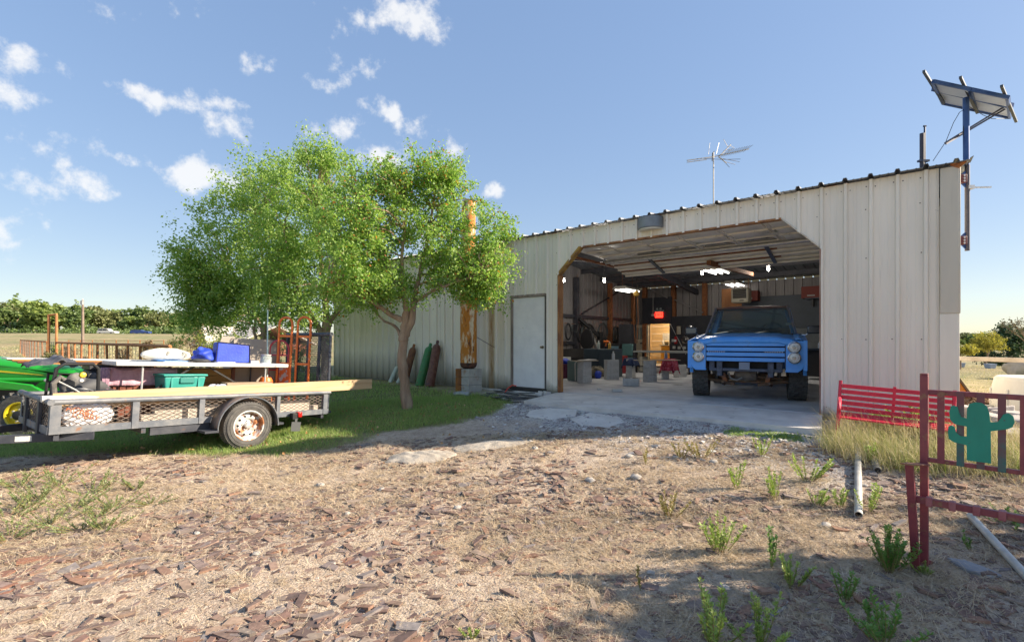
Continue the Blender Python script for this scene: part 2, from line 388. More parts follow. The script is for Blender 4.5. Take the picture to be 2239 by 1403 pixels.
# concrete slab inside, apron in front, broken slabs in the gravel
concrete_in = mat('slab_concrete', (.56, .565, .57), (.40, .405, .415), 1.6, .38, .62, .75, bump=.12, bscale=30, c3=(.13, .125, .125), s3=1.1, lo3=.62, hi3=.72)
concrete_out = mat('apron_concrete', (.66, .63, .59), (.52, .49, .46), 2.2, .4, .65, .85, bump=.25, bscale=60, c3=(.18, .16, .15), s3=4.5, lo3=.63, hi3=.72)
slab = MB().bx(.15, 15.4, -12.25, -.06, -.20, 0.0).build('workshop_floor', concrete_in, None, bev=.01, kind='structure')
slab.location = WW(0, 0); slab.rotation_euler.z = WALL_ROT
a0 = WW(6.45, -.02); a1 = WW(1.52, -.02); aBR = G(1797, 951); aBL = G(1146, 884)
def apz(v, d): return (v.x, v.y, d)
ap = MB(); NAP = 24
for i in range(NAP):
    t0, t1 = i / NAP, (i + 1) / NAP
    pts = []
    for t in (t0, t1):
        a = a0.lerp(a1, t); b = aBL.lerp(aBR, t); j = .006 * math.sin(t * 37) + .004 * math.sin(t * 91)
        b = b + (b - a).normalized() * j; pts.append((a, b))
    (A, B), (A2, B2) = pts
    zt = -.004; zb = -.018
    ap.hexa([apz(B, zb - .15), apz(B2, zb - .15), apz(A2, -.2), apz(A, -.2), apz(B, zb), apz(B2, zb), apz(A2, zt), apz(A, zt)])
ap.build('concrete_apron', concrete_out, None, kind='structure')
def flatstone(name, pts, zt, m, th=.06, kind=None):
    mb = MB(); n = len(pts); mb.prism([(p.x, p.y) for p in pts], lambda u, v, t: (u, v, float(gz(u, v)) + t), -th, zt)
    return mb.build(name, m, None, bev=.008, kind=kind)
flatstone('broken_slab', [G(*q) for q in ((1158, 899), (1200, 893), (1262, 897), (1258, 911), (1205, 917), (1150, 910))], .018, concrete_out, kind='structure')
flatstone('broken_slab', [G(*q) for q in ((1246, 917), (1290, 904), (1352, 912), (1366, 924), (1330, 936), (1270, 931))], .02, concrete_out, kind='structure')
# ------------------------------------------------------------------ the metal workshop
def wall_paint(name, base, stain_top=.8, rust=True, tint=(.30, .27, .20)):
    m = bpy.data.materials.new(name); m.use_nodes = True; t = m.node_tree; t.nodes.clear()
    out = nd(t, 'ShaderNodeOutputMaterial'); b = nd(t, 'ShaderNodeBsdfPrincipled', ins={'Roughness': .42, 'Specular IOR Level': .4})
    co = nd(t, 'ShaderNodeTexCoord'); sx = nd(t, 'ShaderNodeSeparateXYZ'); t.links.new(co.outputs['Object'], sx.inputs[0])
    def noise(s, st, det=5):
        mp = nd(t, 'ShaderNodeMapping'); mp.inputs['Scale'].default_value = st; t.links.new(co.outputs['Object'], mp.inputs[0])
        n = nd(t, 'ShaderNodeTexNoise', ins={2: s, 3: det, 4: .6}); t.links.new(mp.outputs[0], n.inputs[0]); return n.outputs[0]
    def rg(src, a, b_, c=0., d=1.): r = nd(t, 'ShaderNodeMapRange', ins={1: a, 2: b_, 3: c, 4: d}); t.links.new(src, r.inputs[0]); return r.outputs[0]
    def mth(op, a, b_):
        n = nd(t, 'ShaderNodeMath', operation=op, use_clamp=True)
        for i, q in enumerate((a, b_)):
            if isinstance(q, (int, float)): n.inputs[i].default_value = q
            else: t.links.new(q, n.inputs[i])
        return n.outputs[0]
    def mix(f, a, b_):
        x = nd(t, 'ShaderNodeMixRGB')
        for i, q in ((0, f), (1, a), (2, b_)):
            if isinstance(q, tuple): x.inputs[i].default_value = (*q, 1)
            elif isinstance(q, (int, float)): x.inputs[i].default_value = q
            else: t.links.new(q, x.inputs[i])
        return x.outputs[0]
    c = mix(rg(noise(1.0, (1.5, 1.5, .25)), .35, .65), base, tuple(q * .86 for q in base))
    c = mix(rg(noise(3.0, (6, 6, .35)), .58, .78, 0, .22), c, tint)                       # drip streaks
    # splash dirt along the foot of the wall, highest where rain drips off the far eave
    h = mth('ADD', rg(sx.outputs[0], 6, 12, .12, stain_top), rg(noise(4.0, (1, 1, .4)), .3, .7, -.12, .12))
    f = mth('SUBTRACT', 1.0, mth('DIVIDE', sx.outputs[2], h)); f = mth('MULTIPLY', f, .85)
    c = mix(f, c, (.15, .135, .085))
    if rust:
        r1 = mth('MULTIPLY', rg(sx.outputs[0], 8.28, 8.33), rg(sx.outputs[0], 8.48, 8.43))
        r1 = mth('MULTIPLY', r1, rg(sx.outputs[2], 2.25, 2.2)); r1 = mth('MULTIPLY', r1, rg(noise(5, (6, 6, .6)), .3, .6, .3, .9))
        c = mix(r1, c, (.33, .19, .06))
    bpw = nd(t, 'ShaderNodeBump', ins={0: .35, 1: .03}); t.links.new(noise(1.6, (1.6, 1.6, .7), 3), bpw.inputs['Height']); t.links.new(bpw.outputs[0], b.inputs['Normal'])
    t.links.new(c, b.inputs['Base Color']); t.links.new(b.outputs[0], out.inputs[0]); return m
wallm = wall_paint('cream_wall_paint', (.84, .795, .70)); trimm = wall_paint('weathered_trim_paint', (.62, .58, .49), rust=False)
roofm = mat('roof_steel', (.20, .22, .25), (.12, .13, .15), 3, .4, .7, .45, .3)
rustm = mat('rusty_steel', (.20, .075, .03), (.33, .13, .05), 14, .4, .65, .85, bump=.3, bscale=60)
jambm = mat('rusty_jamb', (.42, .20, .07), (.22, .09, .04), 9, .4, .62, .8, stretch=(1, 1, .3), bump=.2)
creamtrim = mat('jamb_cream', (.60, .55, .46), (.40, .30, .2), 7, .5, .7, .6)
darkliner = mat('dark_liner', (.03, .032, .045), (.05, .05, .06), 5, .4, .6, .6)
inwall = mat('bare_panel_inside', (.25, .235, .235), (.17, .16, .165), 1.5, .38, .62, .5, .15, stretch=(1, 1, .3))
blackboard = mat('black_plywood', (.016, .019, .03), (.028, .03, .042), 3, .4, .6, .6)
navyboard = mat('navy_panel', (.022, .035, .055), (.035, .05, .075), 1.2, .4, .6, .5)
PER = .3048
RIB = [(-.034, 0), (-.018, .042), (.018, .042), (.034, 0), (.090, 0), (.098, .005), (.108, .005), (.116, 0), (.186, 0), (.194, .005), (.204, .005), (.212, 0)]
def rib_breaks(a, b):
    q = set([a, b]); k0 = int(math.floor(a / PER)) - 1; k1 = int(math.ceil(b / PER)) + 1
    for k in range(k0, k1 + 1):
        for d, h in RIB:
            x = k * PER + d
            if a < x < b: q.add(round(x, 5))
    return sorted(q)
def rib_h(x):
    k = math.floor((x + .04) / PER); d = x - k * PER; p = RIB
    for (d0, h0), (d1, h1) in zip(p, p[1:]):
        if d0 <= d <= d1: return h0 + (h1 - h0) * (d - d0) / max(1e-9, d1 - d0)
    return 0.0
OPEN = [(1.53, 2.54), (2.08, 3.085), (5.84, 3.085), (6.41, 2.54)]
DOOR = (6.70, 7.74, 2.17)
def front_holes(x):   # lowest z of the sheet at s
    if OPEN[0][0] <= x <= OPEN[-1][0]:
        for (x0, z0), (x1, z1) in zip(OPEN, OPEN[1:]):
            if x0 <= x <= x1: return z0 + (z1 - z0) * (x - x0) / (x1 - x0)
    if DOOR[0] <= x <= DOOR[1]: return DOOR[2]
    return -.05
def sheet(a, b, zlo, zhi, fn, cuts=()):
    """ribbed sheet from a to b; zlo/zhi functions of the running coordinate; fn(x, rib, z)"""
    xs = rib_breaks(a, b); e = 1e-4
    for c in cuts:
        for q in (c - e, c + e):
            if a < q < b: xs.append(q)
    xs = sorted(xs); mb = MB()
    for x0, x1 in zip(xs, xs[1:]):
        if x1 - x0 < 2.5e-4: continue
        p = [fn(x0, rib_h(x0), zlo(x0 + e)), fn(x1, rib_h(x1), zlo(x1 - e)), fn(x1, rib_h(x1), zhi(x1)), fn(x0, rib_h(x0), zhi(x0))]
        mb.add(p, [(0, 1, 2, 3)])
    return mb
EAVE = 3.48; SLOPE = .10; LEN = 15.53; DEPTH = 12.3
shop = wthing('metal_workshop', 'long cream ribbed metal workshop with a wide open garage bay', 'building')
x = .17; n = 0
while x < LEN - .05:
    x1 = min(x + .9144, LEN)
    sheet(x, x1, front_holes, lambda q: EAVE, lambda q, h, z, k=(n % 2) * .004: (q, h + k, z), [p[0] for p in OPEN] + [DOOR[0], DOOR[1]]).build('wall_panel', wallm, shop, smooth=False)
    x = x1; n += 1
# screws in rows along the girts
scr = MB(); screwm = mat('screw_heads', (.05, .04, .035), rough=.5)
for zrow in (.12, 1.15, 2.35, 3.38, 3.05):
    k = 1
    while k * PER < LEN - .2:
        for d in (.055, .255) if zrow in (.12, 3.38) else (.055,):
            xx = k * PER + d + random.uniform(-.01, .01)
            zz = zrow + random.uniform(-.012, .012)
            if zz > front_holes(xx) + .03:
                scr.lathe([(.0, .007), (.006, .006), (.009, 0)], (xx, rib_h(xx) + .001, zz), (0, 1, 0), 6)
        k += 1 if zrow in (.12, 3.38, 1.15) else 2
scr.build('screw_row', screwm, shop, kind='stuff')
# right corner trim: an upper, weathered length over a lower one
MB().bx(-.03, .16, .0, .052, 1.50, EAVE - .02).bx(-.045, -.015, -.14, .046, 1.50, EAVE - .02).build('corner_trim', trimm, shop, bev=.006)
MB().bx(-.022, .165, .0, .044, -.06, 1.498).bx(-.036, -.012, -.13, .04, -.06, 1.498).build('corner_trim', wallm, shop, bev=.006)
# opening trim
def trimbar(mb, a, b, w_=.05, d0=-.12, d1=.034):
    (x0, z0), (x1, z1) = a, b; dx, dz = x1 - x0, z1 - z0; L = math.hypot(dx, dz); nx_, nz_ = -dz / L * w_, dx / L * w_
    mb.hexa([(x0, d0, z0), (x1, d0, z1), (x1, d1, z1), (x0, d1, z0), (x0 + nx_, d0, z0 + nz_), (x1 + nx_, d0, z1 + nz_), (x1 + nx_, d1, z1 + nz_), (x0 + nx_, d1, z0 + nz_)])
    return mb
trimbar(MB(), (6.41, 0), (6.41, 2.54), -.03 * -1 * 1.6).build('door_jamb', jambm, shop, bev=.004)
trimbar(MB(), (6.412, 2.54), (5.84, 3.087), -.045).build('corner_brace_trim', mat('ochre_trim', (.45, .27, .05), (.25, .13, .04), 9, .4, .6, .7), shop, bev=.004)
trimbar(MB(), (5.84, 3.087), (2.08, 3.087), -.022).build('header_trim', jambm, shop, bev=.003)
trimbar(MB(), (2.08, 3.087), (1.528, 2.54), -.018).build('corner_brace_trim', creamtrim, shop, bev=.003)
trimbar(MB(), (1.53, 2.54), (1.53, 0), .022).build('door_jamb', mat('jamb_right', (.30, .14, .10), (.45, .38, .3), 5, .4, .6, .7, stretch=(1, 1, .3)), shop, bev=.003)
# frames behind the sheet: heavier jamb posts so the opening reads as thick
MB().bx(6.46, 6.60, -.24, -.03, 0, 3.5).build('jamb_post', rustm, shop)
MB().bx(1.34, 1.48, -.24, -.03, 0, 3.5).build('jamb_post', rustm, shop)
# the other three walls and the partition
sheet(0, LEN, lambda q: -.05, lambda q: EAVE, lambda q, h, z: (q, -DEPTH - .02 - h, z)) if False else None
def rake(o): return EAVE + SLOPE * min(-o, DEPTH + o)
SD0, SD1 = WL(1421, 760, -DEPTH)[0], WL(1463, 760, -DEPTH)[0]     # inner doorway in the back wall
SDH = WL(1440, 708, -DEPTH)[2]
def back_lo(q): return SDH if SD1 <= q <= SD0 else -.02
q = .02
while q < 10.6:
    q1 = min(q + .9144, 10.6)
    sheet(q, q1, back_lo, lambda z: EAVE, lambda x_, h, z: (x_, -DEPTH - h, z), [SD0, SD1]).build('back_wall_panel', inwall, shop, smooth=False); q = q1
q = -DEPTH
while q < -.02:
    q1 = min(q + .9144, -.02)
    sheet(q, q1, lambda z: -.02, rake, lambda x_, h, z: (10.6 + h, x_, z)).build('partition_panel', inwall, shop, smooth=False)
    sheet(q, q1, lambda z: -.05, rake, lambda x_, h, z: (.02 - h * .5, x_, z)).build('end_wall_panel', wallm, shop, smooth=False)
    sheet(q, q1, lambda z: -.05, rake, lambda x_, h, z: (LEN - .01 + h, x_, z)).build('end_wall_panel', wallm, shop, smooth=False)
    q = q1
MB().bx(10.62, LEN, -DEPTH - .03, -DEPTH, -.05, EAVE).build('back_wall', wallm, shop)
# roof sheets: two slopes
x = -.13
while x < LEN + .12:
    x1 = min(x + .9144, LEN + .13)
    for (o0, o1) in ((.13, -DEPTH / 2), (-DEPTH / 2, -DEPTH - .13)):
        xs = rib_breaks(x, x1); mb = MB()
        f_ = lambda q, o: (q, o, EAVE + .025 + SLOPE * min(-o, DEPTH + o) + rib_h(q) * 1.05)
        for q0, q1 in zip(xs, xs[1:]): mb.add([f_(q0, o0), f_(q1, o0), f_(q1, o1), f_(q0, o1)], [(0, 1, 2, 3)])
        mb.build('roof_panel', roofm, shop, smooth=False, solid=.006)
    x = x1
# curled sheet end and rusty corner at the right eave
MB().hexa([(-.15, -.1, 3.51), (-.13, -.1, 3.505), (-.13, .14, 3.505), (-.165, .14, 3.525), (-.15, -.1, 3.517), (-.13, -.1, 3.512), (-.13, .14, 3.512), (-.165, .14, 3.532)]).build('bent_roof_edge', roofm, shop)
MB().prism([(-.11, 3.495), (.06, 3.495), (.06, 3.47), (-.03, 3.42)], lambda u, v, t: (u, t, v), .054, .062).build('eave_scrap', mat('orange_rust', (.45, .16, .04), (.2, .08, .04), 20, rough=.8), shop)
# purlins, rafters, girts, posts
for o in (-1.6, -3.1, -4.6, -6.15, -7.7, -9.2, -10.7):
    z = EAVE + SLOPE * min(-o, DEPTH + o) - .07
    MB().bx(.1, 10.55, o - .03, o + .03, z - .14, z + .02).build('purlin', darkliner, shop)
for s in (7.6,):
    mb = MB()
    for o0, o1 in ((-.1, -DEPTH / 2), (-DEPTH / 2, -DEPTH + .05)):
        mb.bar((s, o0, EAVE + SLOPE * min(-o0, DEPTH + o0) - .32), (s, o1, EAVE + SLOPE * min(-o1, DEPTH + o1) - .32), .12, .22)
    mb.build('rafter', darkliner, shop)
for z in (1.02, 2.05): MB().bx(10.50, 10.58, -DEPTH + .05, -.3, z - .06, z + .06).build('girt', darkliner, shop)
for o in (-DEPTH + .15, -9.9, -7.2): MB().bx(10.40, 10.56, o - .08, o + .08, 0, 3.55).build('frame_post', rustm if o < -9 else darkliner, shop)
MB().bar((10.49, -7.6, 2.15), (10.49, -11.4, 3.5), .05, .05).build('wind_brace', darkliner, shop)
for px in (1410, 1473, 1541):
    s = WL(px, 640, -DEPTH + .12)[0]; MB().bx(s - .09, s + .09, -DEPTH + .03, -DEPTH + .2, 0, 3.55).build('frame_post', rustm, shop)
a, b = WL(1475, 655, -DEPTH + .25), WL(1537, 683, -DEPTH + .25); MB().bar(a, b, .04, .06).build('wind_brace', inwall, shop)
a, b = WL(1423, 632, -DEPTH + .25), WL(1460, 651, -DEPTH + .25); MB().bar(a, b, .04, .06).build('wind_brace', inwall, shop)
def bpanel(name, x0, y0, x1, y1, m, d=.06, th=.03):
    a = WL(x0, y0, -DEPTH + d); b = WL(x1, y1, -DEPTH + d)
    return MB().bx(min(a[0], b[0]), max(a[0], b[0]), -DEPTH + d - th, -DEPTH + d, min(a[2], b[2]), max(a[2], b[2])).build(name, m, shop)
bpanel('black_panel', 1404, 652, 1469, 706, blackboard, .26)
bpanel('black_panel', 1464, 709, 1580, 815, blackboard, .24)
bpanel('black_panel', 1464, 692, 1580, 708.5, blackboard, .235)
bpanel('wood_panel', 1578, 632, 1622, 700, mat('brown_plywood', (.23, .085, .025), (.33, .14, .05), 2.5, .4, .6, .6, stretch=(1, 1, .3)), .24)
bpanel('navy_wall_panel', 1622, 650, 1900, 715, navyboard, .24)
bpanel('grey_wall_panel', 1560, 700, 1900, 815, mat('painted_block', (.16, .18, .20), (.11, .125, .14), 2, rough=.7), .20)
# garage door folded up under the roof: sections, stiles, struts, windows
gd = wthing('garage_door', 'cream sectional garage door slid open under the roof of the bay', 'garage door')
gdm = mat('garage_door_skin', (.86, .81, .70), (.74, .69, .58), 3, .4, .65, .5, c3=(.27, .25, .14), s3=2.5, lo3=.6, hi3=.72)
strutm = mat('galvanised', (.62, .62, .61), (.48, .48, .48), 12, .4, .65, .4, .5)
stm2 = mat('door_back_steel', (.86, .83, .76), (.74, .70, .62), 3, rough=.45)
glassd = mat('dark_glass', (.02, .025, .03), rough=.08, spec=.8)
def dz(o):  # door plane height along its run into the bay
    return 3.16 - .03 * min(1, -o / 2.0) - (.0 if -o < 2.0 else (-o - 2.0) * .27)
secs = [(-.12, -.78), (-.80, -1.38), (-1.40, -2.0)]
for k, (o0, o1) in enumerate(secs):
    MB().hexa([(1.62, o0, dz(o0)), (6.34, o0, dz(o0)), (6.34, o1, dz(o1)), (1.62, o1, dz(o1)), (1.62, o0, dz(o0) + .045), (6.34, o0, dz(o0) + .045), (6.34, o1, dz(o1) + .045), (1.62, o1, dz(o1) + .045)]).build('door_section', gdm, gd, bev=.006)
    for j in range(6):
        x0 = 1.70 + j * .77; x1 = x0 + .68; om, oM = o0 - .085, o1 + .085
        if k == 2 and 1 <= j <= 4:
            pr = []
            for i in range(13):
                a = math.pi * i / 12; pr.append(((x0 + x1) / 2 - .30 * math.cos(a), oM - .0 - 0 + (.30 * math.sin(a)) * (om - oM) / .30 * .9))
            MB().prism(pr, lambda u, v, t: (u, v, dz(v) + t), -.012, -.003).build('door_window', glassd, gd)
            MB().bx(x0, x1, oM - .02, oM + .02, dz(oM) - .02, dz(oM) - .001).bx(x0, x1, om - .02, om + .02, dz(om) - .02, dz(om) - .001).bx(x0 - .02, x0 + .02, oM, om, dz(om) - .018, dz(om) - .002).bx(x1 - .02, x1 + .02, oM, om, dz(om) - .018, dz(om) - .002).build('window_frame', gdm, gd, bev=.004)
        else:
            MB().hexa([(x0, oM, dz(oM) - .001), (x1, oM, dz(oM) - .001), (x1, om, dz(om) - .001), (x0, om, dz(om) - .001), (x0 + .05, oM - .0 + (.05 if oM < om else -.05), dz(oM) - .034), (x1 - .05, oM + (.05 if oM < om else -.05), dz(oM) - .034), (x1 - .05, om - (.05 if oM < om else -.05), dz(om) - .034), (x0 + .05, om - (.05 if oM < om else -.05), dz(om) - .018)]).build('raised_panel', gdm, gd)
for k, (o0, o1) in enumerate(secs):
    for j in range(6):
        x0 = 1.70 + j * .77; x1 = x0 + .68; om, oM = o0 - .085, o1 + .085; z = dz((o0 + o1) / 2) - .022
        mb = MB()
        for a_, b_ in (((x0, om), (x1, om)), ((x1, om), (x1, oM)), ((x1, oM), (x0, oM)), ((x0, oM), (x0, om))): mb.bar((*a_, dz(a_[1]) - .014), (*b_, dz(b_[1]) - .014), .03, .026)
        mb.build('panel_moulding', gdm, gd)
MB().hexa([(1.62, -2.02, dz(-2.02) - .0), (6.34, -2.02, dz(-2.02)), (6.34, -3.05, dz(-3.05)), (1.62, -3.05, dz(-3.05)), (1.62, -2.02, dz(-2.02) + .03), (6.34, -2.02, dz(-2.02) + .03), (6.34, -3.05, dz(-3.05) + .03), (1.62, -3.05, dz(-3.05) + .03)]).build('top_section', stm2, gd)
MB().tube([(1.60, -2.03, dz(-2.03) - .055), (6.42, -2.03, dz(-2.03) - .055)], .045, 12).build('spring_tube', strutm, gd)
for i, o in enumerate((-2.22, -2.42, -2.62, -2.84, -3.03)):
    MB().bx(1.63, 6.33, o - .045, o + .02, dz(o) - .045, dz(o) - .004).build('strut', stm2, gd, bev=.006)
for o in (-2.34, -2.74): MB().bx(2.6, 6.3, o - .02, o + .02, dz(o) - .03, dz(o) - .006).build('rust_strip', rustm, gd)
for s in (2.75, 5.25): MB().bar((s, -2.05, dz(-2.05) - .06), (s, -2.95, dz(-2.95) - .06), .07, .03).build('stile', mat('stile_steel', (.13, .15, .17), rough=.45, metal=.5), gd)
for s in (1.56, 6.40): MB().bx(s - .03, s + .03, -3.5, -.10, 3.0, 3.05).build('track', rustm, gd)
MB().bar((3.95, -2.3, 2.86), (3.95, -6.0, 2.98), .09, .10).build('opener_rail', rustm, gd)
MB().bx(1.66, 1.80, -2.4, -2.2, 2.86, 3.0).build('spring_bracket', mat('dark_bracket', (.04, .03, .03), rough=.5), gd, bev=.01)
# white personnel door
pdoor = wthing('side_door', 'plain white steel entry door with small knob beside the garage bay', 'door', 7.22, 0, .0)
whitem = mat('white_door_paint', (.76, .77, .78), (.68, .69, .71), 3, .4, .65, .45, c3=(.42, .37, .28), s3=9, lo3=.70, hi3=.74)
woodold = mat('weathered_frame', (.33, .28, .24), (.19, .155, .13), 7, .4, .62, .9, bump=.4, stretch=(1, 1, .2))
MB().bx(-.46, .46, -.03, .012, .055, 2.115).build('door_leaf', whitem, pdoor, bev=.004)
MB().bx(.462, .525, -.06, .036, 0, 2.12).build('frame_side', woodold, pdoor, bev=.005)
MB().bx(-.525, -.462, -.06, .036, 0, 2.12).build('frame_side', mat('frame_dark', (.10, .09, .085), rough=.8), pdoor, bev=.005)
MB().bx(-.53, .53, -.06, .04, 2.121, 2.18).build('frame_head', woodold, pdoor, bev=.005)
MB().bx(-.53, .53, -.06, .07, -.03, .05).build('sill', mat('black_sill', (.025, .022, .02), rough=.6), pdoor, bev=.005)
MB().lathe([(0, .085), (.022, .08), (.03, .06), (.024, .04), (.012, .03), (.012, .01), (.032, .008), (.032, 0)], (-.395, .012, .98), (0, 1, 0), 16).build('knob', mat('brass_dull', (.25, .2, .13), rough=.35, metal=.8), pdoor)
# wall pack lamp above the opening
wp = wthing('wall_light', 'grey half-round wall light fixed above the garage opening', 'wall light', 4.275, .03, 3.21)
wpm = mat('grey_cast_metal', (.16, .18, .20), (.22, .24, .26), 5, rough=.45, metal=.4)
pr = [(-.245 * math.cos(math.pi * i / 16), .235 * math.sin(math.pi * i / 16)) for i in range(17)]
MB().prism(pr, lambda u, v, t: (u, v, t), .03, .24).build('housing', wpm, wp, bev=.01)
MB().prism([(u * .9, v * .9) for u, v in pr], lambda u, v, t: (u, v + .004, t), 0.005, .029).build('lens', mat('frosted_lens', (.6, .58, .5), rough=.3), wp)
# white flashing over the far eave
MB().hexa([(7.75, .0, 3.42), (9.05, .0, 3.42), (9.05, .36, 3.39), (7.75, .36, 3.39), (7.75, .0, 3.45), (9.05, .0, 3.45), (9.05, .36, 3.42), (7.75, .36, 3.42)]).build('eave_flashing', mat('white_flashing', (.7, .7, .68), rough=.5), shop)
# kerb board and stone under the door
MB().bx(6.62, 8.9, .02, .18, -.14, -.035).build('foundation_edge', concrete_out, shop, bev=.015)
# ------------------------------------------------------------------ trees
barkm = mat('tree_bark', (.25, .17, .115), (.37, .27, .19), 9, .38, .62, .95, bump=.9, bscale=28, stretch=(1, 1, .22))
leafA = leafmat('elm_leaf', (.17, .36, .04), (.40, .56, .10), .6, c3=(.55, .20, .03))
leafB = leafmat('elm_leaf_deep', (.19, .37, .055), (.42, .56, .11), .62)
def leaves(centers, radii, per, size, aspect=.62, droop=.25, rs=None, flat=1.0):
    """quads in clumps: centers (n,3), radii per clump; every leaf a folded pair of triangles"""
    rs = rs or rng; n = len(centers)
    c = np.repeat(np.asarray(centers, float), per, 0); r = np.repeat(np.asarray(radii, float), per)
    d = rs.normal(size=(n * per, 3)); d /= np.linalg.norm(d, axis=1, keepdims=True)
    rad = rs.random(n * per) ** .45; ax = rs.normal(size=(n, 3)) + np.array([0, 0, .55]); ax /= np.linalg.norm(ax, axis=1, keepdims=True); ax = np.repeat(ax, per, 0)
    p = c + d * (rad * r * .62)[:, None] * np.array([1, 1, flat]) + ax * (rs.uniform(-1, 1, n * per) * r * 1.25)[:, None]
    nrm = rs.normal(size=p.shape) + d * .8 + np.array([0, 0, .5]); nrm /= np.linalg.norm(nrm, axis=1, keepdims=True)
    t = np.cross(nrm, rs.normal(size=p.shape)); t[:, 2] -= droop; t -= nrm * (t * nrm).sum(1, keepdims=True); t /= np.linalg.norm(t, axis=1, keepdims=True)
    b = np.cross(nrm, t); L = size * (0.6 + .8 * rs.random(n * per))[:, None]; W = L * aspect
    q = np.stack([p - t * L * .5, p + b * W * .5 + nrm * L * .08, p + t * L * .5, p - b * W * .5 + nrm * L * .08], 1).reshape(-1, 3)
    f = np.arange(n * per * 4).reshape(-1, 4); return q, f
def limb(mb, pts, r0, r1, n=9, wob=.014):
    """a bent limb through pts, subdivided and slightly crooked"""
    P_ = [Vector(p) for p in pts]; out = []; k = len(P_)
    for i in range(k - 1):
        p0 = P_[max(0, i - 1)]; p1 = P_[i]; p2 = P_[i + 1]; p3 = P_[min(k - 1, i + 2)]
        for j in range(4):
            t = j / 4; q = .5 * ((2 * p1) + (-p0 + p2) * t + (2 * p0 - 5 * p1 + 4 * p2 - p3) * t * t + (-p0 + 3 * p1 - 3 * p2 + p3) * t ** 3)
            out.append(q)
    out.append(P_[-1]); m = len(out)
    for i in range(1, m - 1): out[i] = out[i] + Vector((random.uniform(-wob, wob), random.uniform(-wob, wob), random.uniform(-wob, wob) * .5))
    rr_ = [r0 + (r1 - r0) * (i / (m - 1)) ** .8 for i in range(m)]
    rr_ = [q * random.uniform(.92, 1.08) for q in rr_]
    mb.tube(out, rr_, n); return out
def make_tree(name, label, base, trunk_paths, crowns, nclump, per, size, leafm, group='young elm trees beside the workshop', clump_r=.33, seed=1, gap=.22, sway=0):
    """trunk_paths: list of (pts, r0, r1) in metres from base; crowns: list of ellipsoids (cx,cy,cz,rx,ry,rz,weight)"""
    rs = np.random.default_rng(seed); random.seed(seed)
    t = thing(name, label, 'tree', base, 0, group); tips = []
    mb = MB()
    for i, (pts, r0, r1) in enumerate(trunk_paths):
        path = limb(mb, pts, r0, r1, 12 if i == 0 else 9)
        tips += path[len(path) // 2:] if i else []
    W = np.array([c[6] for c in crowns]); W = W / W.sum(); cen = []
    while len(cen) < nclump:
        k = rs.choice(len(crowns), p=W); c = crowns[k]; d = rs.normal(size=3); d /= np.linalg.norm(d); rad = rs.random() ** .42
        q = np.array(c[:3]) + d * rad * np.array(c[3:6])
        if vnoise(q[0] * 1.0 + 11 * seed, q[2] * 1.0 + q[1] * .7, 1.7) < gap and rad > .45: continue
        cen.append(q)
    cen = np.array(cen)
    # twigs: from the nearest limb point out to a share of the clumps
    br = MB(); tp = np.array([list(q) for q in tips]) if tips else np.zeros((1, 3))
    for q in cen[::3]:
        j = np.argmin(((tp - q) ** 2).sum(1) + 1.2 * np.maximum(0, tp[:, 2] - q[2]) ** 2); a = Vector(tp[j]); b = Vector(q)
        if (b - a).length > 3.2: continue
        mid = a.lerp(b, .5) + Vector((0, 0, .12 * (b - a).length)); limb(br, [a, mid, b], .022, .005, 5, .02)
    mb.build('trunk', barkm, t); br.build('branches', barkm, t, kind='stuff')
    rad = clump_r * (0.55 + .9 * rs.random(len(cen)))
    q, f = leaves(cen, rad, per, size, rs=rs, flat=.85)
    rawmesh('crown', q, f, leafm, t); return t
bA = G(893, 893); bA.z = float(gtot(bA.x, bA.y)) - .03; YA = bA.y
def rel(b, px, py, dY=0.0): v = P(px, py, b.y + dY); return tuple(v - b)
